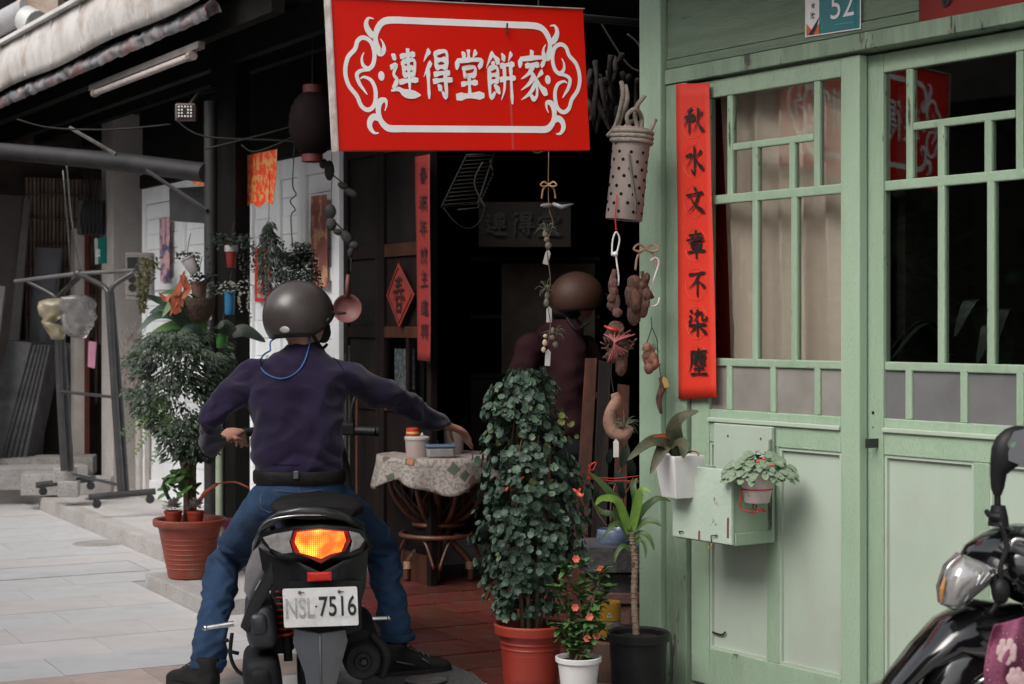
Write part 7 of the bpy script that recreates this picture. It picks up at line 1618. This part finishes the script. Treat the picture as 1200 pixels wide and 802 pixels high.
# white planter at its left with mottled leaves
wp_ = thing('white_planter', 'white square planter with large mottled leaves tied beside the mailbox', 'plant', P(796, 583, 6.0)); b0 = wp_.location
q = MB(); s_ = 6.0/FPX
def sqr(hw, z, y=0): return [Vector((-hw, -hw+y, z)), Vector((hw, -hw+y, z)), Vector((hw, hw+y, z)), Vector((-hw, hw+y, z))]
lv = [sqr(15*s_, 0), sqr(21.5*s_, 46*s_), sqr(21.5*s_, 50*s_), sqr(19*s_, 50*s_), sqr(14*s_, .01)]; q.add([v for l in lv for v in l], [(i*4+k, i*4+(k+1) % 4, (i+1)*4+(k+1) % 4, (i+1)*4+k) for i in range(4) for k in range(4)]+[(3, 2, 1, 0), (16, 17, 18, 19)], rz(.5)); q.build('pot', WPLAST, wp_, bevel=.003)
q = MB(); q.tube([Vector((math.cos(a)*.055, math.sin(a)*.055, 11*s_)) for a in [i/4*6.283+.5+.785 for i in range(5)]], .0026, 6); q.tube([(.02, -.02, .15), (.035, -.04, .165), (.06, -.04, .16), (.065, -.03, .13)], .0026, 6, smooth=3); q.build('wire_holder', WIRER, wp_, smooth=True)
for pts, w_, in (([(796, 535), (790, 512), (797, 492), (819, 482)], .062), ([(794, 535), (778, 520), (760, 520), (735, 540)], .055), ([(794, 535), (782, 522), (772, 535), (762, 556)], .050), ([(795, 535), (792, 522), (800, 522), (801, 538)], .055), ([(794, 533), (785, 515), (775, 511), (765, 512)], .022)):
    strap(wp_, [P(px, py, 5.98-.03*i)-b0 for i, (px, py) in enumerate(pts)], w_, LF_MOT if w_ > .03 else LF_OR, fold=.35)
q = MB(); q.tube([P(795, 538, 6.0)-b0, P(794, 527, 5.99)-b0], .004, 6); q.build('stem', STEM, wp_)

# ------------------------------------------------ the big pot at the post
YP = 8.72; b0 = pot_at(222.5, YP, .078)
big = thing('potted_tree', 'small tree with a bushy dark crown in a large terracotta pot by the step', 'plant', b0)
k_ = YP/FPX
pot('pot', big, [(.105, 0), (.11, .003), (.118, .05), (.158, .25), (.165, .262), (.183, .264), (.187, .272), (.187, .294), (.180, .300), (.168, .292), (.155, .25), (.11, .04)], TERRA, 48, soil=(.16, .265))
q = MB()
for z in (.05, .075, .10, .125, .15, .175, .20): r_ = .118+(z-.05)*.2+.001; q.lathe([(r_-.001, z-.004), (r_+.002, z), (r_, z+.004)], 40)
q.build('pot_rings', TERRA, big, smooth=True)
trs = []
for k in range(7):
    a = k*.9; r_ = .03; pts = [Vector((r_*math.cos(a), r_*math.sin(a), .26)), Vector((r_*.8*math.cos(a+.8), r_*.8*math.sin(a+.8), .42)), Vector((r_*1.3*math.cos(a+1.3)-.01, r_*math.sin(a+1.3), .60)), Vector((.10*math.cos(a+1.3)-.03, .08*math.sin(a+1.3), .78))]
    q = MB(); q.tube(pts, [.012, .010, .009, .005], 7, smooth=5); q.build('trunk', STEM, big, smooth=True)
def pxcloud(rows, n, Y, depth, r_, thr=-.2, sc=.04):
    out = []
    while len(out) < n:
        k = r_.uniform(0, len(rows)-1); i = min(int(k), len(rows)-2); f = k-i; yy, a, b_ = [rows[i][j]+(rows[i+1][j]-rows[i][j])*f for j in range(3)]
        cx = (a+b_)/2; hw = (b_-a)/2; ang = r_.uniform(0, 6.283); rad = math.sqrt(r_.uniform(.03, 1)); px = cx+hw*rad*math.cos(ang)
        if noise.noise(Vector((px*sc, yy*sc, ang*.4))) < thr: continue
        p = P(px, yy+r_.uniform(-5, 5), Y); p.y = Y+depth*rad*math.sin(ang); out.append((p, Vector((math.cos(ang), math.sin(ang), .2))))
    return out
q = MB(); q2 = MB(); rr_ = random.Random(4)
for i, (p, o_) in enumerate(pxcloud([(392, 185, 225), (402, 160, 268), (418, 148, 278), (438, 144, 272), (458, 144, 266), (478, 155, 262), (498, 172, 262), (515, 185, 258), (535, 193, 252)], 5200, YP, .26, rr_, -.10, .03)):
    leafq(q if i % 4 else q2, p-b0, (o_+rdir(rr_)*.5+Vector((0, 0, -.75))), Vector((0, -.7, .7)), rr_.uniform(.022, .040), rr_.uniform(.010, .016), .3)
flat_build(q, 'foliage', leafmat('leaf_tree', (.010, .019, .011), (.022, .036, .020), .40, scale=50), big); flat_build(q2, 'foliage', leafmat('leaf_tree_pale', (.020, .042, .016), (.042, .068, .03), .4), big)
q = MB()
for i, (p, o_) in enumerate(pxcloud([(550, 190, 225), (565, 185, 228), (580, 195, 232)], 70, YP-.05, .1, rr_)): leafq(q, p-b0, rdir(rr_, .3), Vector((0, -.5, .8)), .05, .03, .3, .2, ROUND)
flat_build(q, 'low_leaves', LF_MID, big)
q = MB()
for sx, sy, ex, ey in ((205, 462, 148, 520), (195, 468, 140, 512), (200, 480, 156, 536), (205, 485, 178, 545), (198, 470, 165, 500)):
    a, b_ = P(sx, sy, YP-.1)-b0, P(ex, ey, YP-.2)-b0; n_ = 16
    for i in range(n_):
        t = i/n_; c = a.lerp(b_, t)+Vector((0, 0, .03*math.sin(t*3.1))); d = (b_-a).normalized(); s_ = d.cross(Vector((0, 1, 0)))
        for sg_ in (-1, 1): leafq(q, c, s_*sg_+d*.5, Vector((0, -1, 0)), .045*(1-t*.7), .008, .15)
    q.tube([a, a.lerp(b_, .5)+Vector((0, 0, .03)), b_], .0018, 4)
flat_build(q, 'fern_fronds', LF_FERN, big)
q = MB(); q.tube([P(198, 585, YP-.1)-b0, P(192, 570, YP-.12)-b0, P(196, 560, YP-.12)-b0, P(203, 557, YP-.1)-b0], .010, 8, smooth=5); q.build('curled_stem', mat('dark_curl', (.02, .03, .02), .5), big, smooth=True)
for k, (px, lab) in enumerate(((203, 'left one of two small red pots of pale succulents inside the big pot'), (229, 'right one of two small red pots of pale succulents inside the big pot'))):
    o = thing('succulent_pot', lab, 'plant', P(px, 607, YP-.10)); q = MB(); q.lathe([(.035, -.03), (.043, .022), (.047, .023), (.047, .036), (.042, .036), (.036, .0)], 22, closed=True); q.build('pot', REDPOT, o, smooth=40); q = MB()
    for i in range(130):
        a = rr_.uniform(0, 6.283); e_ = rr_.uniform(.2, 1.5); d = Vector((math.cos(a)*math.cos(e_), math.sin(a)*math.cos(e_), math.sin(e_))); leafq(q, Vector((0, 0, .035))+d*rr_.uniform(.02, .055), d, Vector((0, 0, 1)), .02, .011, .1, .3, ROUND)
    flat_build(q, 'foliage', mat('pale_succulent', (.30, .24, .23), .5, (.17, .15, .13), 60), o)
o = thing('orange_spatula', 'orange curved plastic stick standing in the big pot', 'stick', P(234, 590, YP-.05)); q = MB(); q.tube([P(232, 592, YP-.05), P(240, 578, YP-.05), P(255, 567, YP-.05)], [.007, .012, .008], 8, smooth=4); q.tube([P(255, 567, YP-.05), P(275, 565, YP), P(292, 572, YP)], .004, 6, smooth=3); q.build('stick', mat('orange_plastic', (.45, .10, .04), .4), o, world=True, smooth=True)
o = thing('pink_bowl', 'small magenta bowl on the floor between the pot and the rider', 'bowl', P(271, 625, 8.9)); q = MB(); q.lathe([(.04, 0), (.062, .07), (.066, .072), (.06, .07), (.038, .01)], 20, closed=True); q.build('bowl', mat('magenta_plastic', (.45, .06, .20), .4), o, smooth=40)
# broad leaves above the crown (bird's nest fern on the rack) with staghorn
YQ = 9.2; b0 = P(236, 392, YQ)
o = thing('hanging_fern', 'bracket-mounted broad-leaved fern spreading above the tree crown', 'plant', b0)
for pts in ([(232, 395), (215, 372), (195, 360), (175, 368)], [(230, 395), (205, 372), (180, 372), (160, 392)], [(232, 398), (212, 382), (188, 388), (166, 404)], [(232, 395), (224, 365), (210, 345), (188, 344)], [(228, 395), (205, 360), (184, 352), (170, 346)], [(235, 395), (236, 372), (228, 352), (222, 345)], [(226, 400), (205, 392), (185, 402), (172, 415)], [(240, 398), (225, 385), (212, 395), (205, 412)], [(238, 392), (220, 355), (205, 352), (190, 372)], [(240, 400), (228, 410), (218, 408), (205, 398)]):
    strap(o, [P(px, py, YQ-.05*i+.1*((pts[1][0] % 3)-1))-b0 for i, (px, py) in enumerate(pts)], RN.uniform(.055, .075), LF_DARK if pts[1][0] % 2 else LF_MID, fold=.15)
for pts in ([(210, 370), (205, 350), (213, 330), (218, 312)], [(206, 372), (198, 350), (190, 352), (180, 342)], [(214, 360), (206, 345), (205, 355), (196, 375)], [(214, 350), (222, 338), (216, 325), (212, 318)]):
    strap(o, [P(px*.8+42, py*.85+52, YQ-.2)-b0 for px, py in pts], .040, LF_OR, 'staghorn_frond', fold=.1)
q = MB(); q.lathe([(.001, 0), (.05, .01), (.085, .07), (.09, .13), (.084, .13), (.04, .03)], 20, Matrix.Translation(P(233, 378, YQ)-b0), closed=True); q.build('coir_pot', mat('coir', (.085, .05, .035), .9, (.05, .03, .02), 30, bump=1), o, smooth=40)
o = thing('broad_leaf_plant', 'single long dark leaf plant reaching right from the post to the helmet', 'plant', P(286, 388, 9.4)); b0 = o.location
strap(o, [P(px, py, 9.4)-b0 for px, py in ((272, 392), (284, 388), (296, 392), (311, 401))], .085, LF_BLK, fold=.15); strap(o, [P(px, py, 9.4)-b0 for px, py in ((275, 396), (268, 385), (262, 380), (255, 385))], .07, LF_BLK, fold=.15)
# pots hung on the post
def hung(label, px, py0, py1, wtop, wbot, Y, m, tilt=0, trail=0, ivy=LF_BLK, bush=60, spread=22, band=None, extra=None):
    b = P(px, py1, Y); k2 = Y/FPX; o_ = thing('hanging_pot', label, 'plant', b, 0, 'pots hung round the post'); M_ = ry(tilt) if tilt else Matrix.Identity(4); h_ = (py1-py0)*k2
    q = MB(); q.lathe([(wbot*k2*.5*.9, 0), (wbot*k2*.5, .004), (wtop*k2*.5*.95, h_*.92), (wtop*k2*.5*1.05, h_*.93), (wtop*k2*.5*1.05, h_), (wtop*k2*.45, h_), (wbot*k2*.4, .02)], 22, M_, closed=True); q.build('pot', m, o_, smooth=40)
    if band: q = MB(); q.lathe([(wtop*k2*.5*1.03, h_*.72), (wtop*k2*.5*1.07, h_*.8), (wtop*k2*.5*1.08, h_*1.0), (wtop*k2*.5*1.0, h_*1.01)], 22, M_, closed=True); q.build('rim_band', band, o_, smooth=40)
    r_ = random.Random(int(px)); q = MB(); top = M_ @ Vector((0, 0, h_))
    for i in range(bush): a = r_.uniform(0, 6.283); rr2 = math.sqrt(r_.random())*spread*k2; leafq(q, top+Vector((rr2*math.cos(a), rr2*math.sin(a)*.7, r_.uniform(-.01, .05)*(spread/22))), rdir(r_, .2), Vector((0, -.5, .8)), r_.uniform(.016, .028), .013, .3, .2, ROUND)
    for t in range(trail):
        a = r_.uniform(-1.2, 1.4); c = top+Vector((math.cos(a*.5)*spread*k2*r_.choice((.6, 1, 1.1))*(1 if r_.random() < .75 else -1), -.05, .01)); L2 = r_.uniform(18, 48)*k2; n_ = int(L2/.012)
        for i in range(n_): c = c+Vector((r_.uniform(-.004, .004), 0, -.012)); leafq(q, c, rdir(r_), Vector((0, -1, 0)), .013, .010, .1, .2, ROUND)
    flat_build(q, 'foliage', ivy, o_); q = MB(); q.tube([top, top+Vector((0, .04, 18*k2)), top+Vector((0, .10, 30*k2))], .0022, 5); q.build('hanger', WIREB, o_)
    return o_
hung('red pot with broad white rim under dark trailing ivy on the post', 271, 288, 314, 15, 10, 9.55, mat('dim_red_pot', (.22, .02, .02), .5), 0, 7, spread=26, bush=150, band=mat('greywhite_band', (.36, .34, .34), .5))
hung('blue cylindrical pot with tiny pale flowers on the post', 269, 342, 369, 13, 11, 9.5, mat('blue_pot', (.03, .18, .34), .45), 0, 6, spread=26, bush=70, ivy=leafmat('leaf_pale_tiny', (.12, .13, .10), (.25, .24, .21), .6))
hung('rounded bright green pot low on the post', 260, 392, 408, 15, 12, 9.45, mat('green_pot', (.05, .24, .04), .45), 0, 2, bush=90, spread=20)
hung('grey white square-looking pot hanging askew left of the post', 229, 300, 320, 17, 13, 9.4, mat('grey_pot', (.40, .38, .37), .5), -.5, 2, bush=50, spread=14)
hung('brown coconut pot hanging left of the post above the broad leaves', 233, 330, 362, 20, 12, 9.5, mat('brown_pot', (.12, .06, .045), .7, bump=.5), 0, 3, bush=70, spread=18)
# hanging cone plant and basket on hook before the white wall
o = thing('hanging_plant', 'dark cone-shaped hanging air plant before the red print', 'plant', P(316, 330, 9.3)); b0 = o.location; q = MB(); rr_ = random.Random(8)
for i, (p, o_) in enumerate(pxcloud([(262, 314, 318), (272, 309, 323), (285, 305, 326), (298, 303, 328), (312, 304, 330), (330, 306, 331), (350, 311, 330), (362, 316, 328)], 620, 9.3, .05, rr_, -.3)): leafq(q, p-b0, Vector((o_.x*.5, o_.y*.5, -.8))+rdir(rr_)*.4, Vector((0, -1, .2)), .045, .007, .2)
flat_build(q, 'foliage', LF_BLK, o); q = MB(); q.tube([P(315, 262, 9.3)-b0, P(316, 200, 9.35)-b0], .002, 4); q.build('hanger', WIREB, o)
o = thing('hanging_basket', 'wide hanging basket of dark creeping plant behind the helmet on a wire hook', 'plant', P(345, 312, 9.2)); b0 = o.location; q = MB()
for i, (p, o_) in enumerate(pxcloud([(288, 330, 362), (296, 325, 370), (308, 325, 372), (320, 324, 374), (330, 330, 372)], 900, 9.2, .14, rr_, -.35)): leafq(q, p-b0, rdir(rr_, -.2), Vector((0, -.6, .6)), rr_.uniform(.012, .02), .012, .2, .2, ROUND)
for t in range(16):
    c = P(rr_.uniform(324, 376), 318, 9.1)-b0
    for i in range(rr_.randint(4, 14)): c = c+Vector((rr_.uniform(-.005, .005), 0, -.014)); leafq(q, c, rdir(rr_), Vector((0, -1, 0)), .014, .011, .1, .2, ROUND)
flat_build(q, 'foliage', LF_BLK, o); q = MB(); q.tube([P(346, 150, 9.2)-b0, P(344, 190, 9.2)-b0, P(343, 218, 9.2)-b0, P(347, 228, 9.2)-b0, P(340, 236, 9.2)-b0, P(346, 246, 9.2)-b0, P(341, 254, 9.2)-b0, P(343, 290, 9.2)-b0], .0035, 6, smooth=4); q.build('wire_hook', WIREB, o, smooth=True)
q = MB(); q.lathe([(.03, -.02), (.08, .02), (.10, .07), (.09, .07), (.03, .0)], 20, closed=True); q.build('pot', BPLAST, o, smooth=40)
# meter box with moss
YM = 11.9; a, c = P(147, 352, YM), P(178, 296, YM)
o = thing('meter_box', 'small grey metal meter box with round openings and hanging moss on the pier', 'meter box', ((a.x+c.x)/2, YM, a.z), R(5)); W_ = (c.x-a.x); H2 = c.z-a.z
q = MB(); q.box2(-W_/2, W_/2, 0, .15, 0, H2); q.build('case', mat('meter_case', (.25, .22, .21), .6, (.17, .15, .145), 8, bump=.2), o, bevel=.006)
q = MB(); q.box2(-W_/2+.01, -W_/2+.09, -.008, .0, H2*.1, H2*.92); q.build('front_plate', mat('meter_plate', (.24, .225, .22), .5), o, bevel=.003)
for z in (.2, .38): q = MB(); q.lathe([(.001, .002), (.022, .002), (.026, .006), (.028, 0)], 18, T(-W_/2+.05, -.008, H2*z+.02) @ rx(R(90))); q.build('meter_window', INK, o, smooth=40)
q = MB(); q.box2(-W_/2+.015, -W_/2+.085, -.011, -.008, H2*.6, H2*.9)
for k in range(5): q.box2(-W_/2+.015, -W_/2+.085, -.016, -.011, H2*(.62+.06*k), H2*(.635+.06*k))
q.build('vent_louvre', BLACKM, o)
o = thing('moss_planter', 'clump of yellow-green hanging moss on the side of the meter box', 'plant', P(172, 330, 11.7)); b0 = o.location; q = MB()
for i, (p, o_) in enumerate(pxcloud([(305, 161, 186), (312, 160, 187), (325, 160, 178), (338, 161, 173), (350, 163, 171), (362, 164, 170)], 420, 11.7, .06, rr_, -.4)): leafq(q, p-b0, rdir(rr_, -.5), Vector((0, -1, .2)), .03, .012, .3)
flat_build(q, 'foliage', leafmat('moss', (.11, .11, .04), (.06, .065, .03), .8), o)
o = thing('wicker_bundle', 'pale bundle of dry twigs hanging on the pier behind the tree', 'twigs', P(160, 452, 11.6)); q = MB(); b0 = o.location
for k in range(150):
    p = P(rr_.uniform(143, 178), rr_.uniform(398, 452), 11.6)-b0; d = Vector((rr_.uniform(-.5, .5), rr_.uniform(-.2, .2), rr_.choice((-1, 1)))).normalized()*rr_.uniform(.05, .12); q.tube([p, p+d*.5+Vector((rr_.uniform(-.01, .01), 0, 0)), p+d], .003, 4)
tg = q.build('twigs', mat('dry_twig', (.26, .21, .19), .8, (.17, .13, .12), 30), o, weld=False); tag(tg, kind='stuff')

# ------------------------------------------------ clothes rack
rk = thing('clothes_rack', 'black steel clothes rack on casters with forked posts, left background', 'rack', P(100, 585, 11.6)*1)
rk.location.z = .09; rk.matrix_basis = Matrix.Translation(rk.location)
RKM = mat('rack_black', (.035, .034, .036), .4, (.055, .052, .052), 10, bump=.1)
def tb(name, pts, r_, m=RKM, par=rk, sm=0, n=10): q = MB(); q.tube([P(*p) for p in pts], r_, n, smooth=sm); return q.build(name, m, par, world=True, smooth=40)
tb('top_rail', [(18, 330, 12.1), (90, 321, 11.6), (158, 317, 11.35)], .015, mat('rack_grey', (.12, .115, .115), .4))
for px in range(26, 84, 4): q = MB(); q.ball(P(px, 331-(px-18)*.125-2.5, 12.1-(px-18)*.0069), .007, 6, 4); q.build('rail_stud', RKM, rk, world=True)
tb('left_post', [(66, 350, 11.95), (70, 460, 11.95), (75, 552, 11.95)], .024); tb('left_post', [(69, 350, 12.02), (77, 460, 12.02), (83, 552, 12.02)], .024)
tb('right_post', [(127, 342, 11.3), (134, 460, 11.3), (142, 577, 11.3)], .024); tb('right_post', [(130, 342, 11.36), (140, 460, 11.36), (148, 577, 11.36)], .022)
for p in ([(66, 352, 11.9), (62, 346, 11.9), (33, 330, 12.0)], [(67, 352, 11.9), (72, 344, 11.85), (92, 326, 11.7)], [(127, 344, 11.3), (120, 335, 11.35), (92, 321, 11.6)], [(129, 344, 11.3), (134, 334, 11.3), (156, 320, 11.3)]): tb('fork_arm', p, .018, sm=4)
q = MB(); q.ball(P(92, 321, 11.6), .033); q.build('rail_joint', RKM, rk, world=True, smooth=True)
tb('mid_bar', [(71, 459, 11.95), (138, 466, 11.3)], .011); tb('low_bar', [(86, 556, 11.95), (145, 570, 11.3)], .011)
for p0, p1 in (((104, 583, 11.2), (182, 576, 11.35)), ((42, 569, 12.0), (112, 561, 12.15))):
    b_ = tb('foot_bar', [p0, p1], .022)
    for t in (.12, .92):
        c = P(*p0).lerp(P(*p1), t)-Vector((0, 0, .048)); q = MB(); q.lathe([(.001, -.012), (.026, -.012), (.03, -.006), (.03, .006), (.026, .012), (.001, .012)], 16, Matrix.Translation(c) @ rz(.6) @ rx(R(90))); cs = q.build('caster', BLACKM, rk, world=True, smooth=40)
        q = MB(); q.tube([c+Vector((0, 0, .0)), c+Vector((0, 0, .035))], .012, 6); q.build('caster_fork', STEEL, rk, world=True)
for lab, pts, m, Y in (('crumpled cream plastic bag hung on the rack', [(378, 50, 62), (350, 44, 88), (365, 46, 84), (385, 54, 80), (398, 60, 74)], mat('cream_bag', (.42, .36, .24), .35, (.52, .46, .32), 5, trans=.6), 11.8), ('clear white plastic bag bulging on the rack, right of the cream one', [(346, 72, 106), (356, 68, 112), (372, 72, 112), (388, 76, 106), (396, 82, 100)], mat('clear_bag', (.48, .47, .47), .25, (.36, .34, .33), 6, trans=.75), 11.75)):
    o = thing('plastic_bag', lab, 'bag', P(75, 390, Y)); q = MB(); rr2 = random.Random(int(Y*10)); rings_ = []
    rows_ = [r_ for r_ in pts if r_[0] > 0]; rows_.sort()
    for j in range(13):
        k = j/12*(len(rows_)-1); i = min(int(k), len(rows_)-2); f = k-i; yy, a, b_ = [rows_[i][jj]+(rows_[i+1][jj]-rows_[i][jj])*f for jj in range(3)]
        rings_.append((P((a+b_)/2, yy, Y), Vector((1, 0, 0)), Vector((0, 1, 0)), (b_-a)/2/FPX*Y*(.5 if j == 0 else 1), .06 if 0 < j < 12 else .02))
    q.loft(rings_, 30, 2); q.v = [v+Vector((noise.noise(v*30)*.02, noise.noise(v*26+Vector((5, 5, 5)))*.03, noise.noise(v*22)*.012)) for v in q.v]; q.build('bag', m, o, world=True, smooth=True)
# leaning slabs and boards of the neighbour
SLM = mat('leaning_stone', (.11, .11, .115), .75, (.065, .065, .07), 5, bump=.5, stain=(.16, .155, .155), stain_scale=6, vary=.15)
for k in range(6):
    x0_ = 36+k*4.0-(10 if k == 0 else 0)*0; Y = 13.5+.02*k
    tl, tr, bl, br = ((10, 399), (37, 402), (-28, 538), (1, 538)) if k == 0 else ((34+k*4.2, 404), (38.0+k*4.2, 404.5), (1+(k-1)*6.2, 537), (5.4+(k-1)*6.2, 537))
    o = thing('stone_slab', ['broad face slab leaning frontmost in the row of slabs at left', 'first thin edge-on slab right behind the broad leaning slab', 'second thin edge-on slab in the leaning row', 'third thin edge-on slab in the leaning row', 'fourth thin edge-on slab in the leaning row', 'last thin edge-on slab at the right of the leaning row'][k], 'stone slab', P(bl[0], bl[1], Y)); q = MB(); q.poly([P(*tl, Y+.1), P(*tr, Y+.1), P(*br, Y), P(*bl, Y)], (.03, .30, 0)); q.build('slab', SLM, o, world=True, bevel=.004)
for lab, pts, Y, m in (('tall brown board leaning at the far left edge', [(-20, 226), (27, 230), (12, 400), (-20, 420)], 13.9, mat('brown_board', (.085, .068, .06), .6, (.06, .048, .042), 4)), ('narrow grey board leaning beside the tall brown board', [(28, 232), (35, 234), (22, 402), (10, 402)], 13.85, mat('grey_edge_board', (.13, .12, .115), .6)), ('bluish grey panel leaning before the slatted wall', [(42, 290), (73, 291), (62, 400), (28, 470)], 14.0, mat('bluegrey_panel', (.12, .12, .135), .55, (.085, .085, .095), 4)), ('pale worn board at the extreme left edge', [(-10, 333), (6, 336), (-2, 400), (-20, 400)], 13.4, CEMENT), ('grey panel standing low behind the rack post', [(72, 402), (90, 402), (90, 540), (70, 540)], 14.1, CEMENT)):
    o = thing('leaning_board', lab, 'board', P(pts[2][0], pts[2][1], Y)); q = MB(); pp_ = [P(px, py, Y+(.1 if i < 2 else 0)) for i, (px, py) in enumerate(pts)]
    for i, j in ((2, 1), (3, 0)):
        if pp_[i].z > .28: pp_[i] = pp_[i]+(pp_[i]-pp_[j])*((pp_[i].z-.28)/(pp_[j].z-pp_[i].z))
    q.poly(pp_, (0, .03, 0)); q.build('board', m, o, world=True, bevel=.003)
o = thing('electric_box', 'dark cable-covered electric box high on the wall left of plate 58', 'box', P(105, 275, 13.3)); q = MB(); q.box2(-.10, .10, 0, .12, 0, .27); q.build('case', BLACKM, o, bevel=.01)
q = MB()
for k in range(5): q.tube([(-.05+k*.03, -.01, 0), (-.06+k*.035, -.03, .15), (-.02+k*.02, -.01, .33), (-.05+k*.03, 0, .5)], .008, 6, smooth=4)
q.build('cables', WIREB, o, smooth=True)
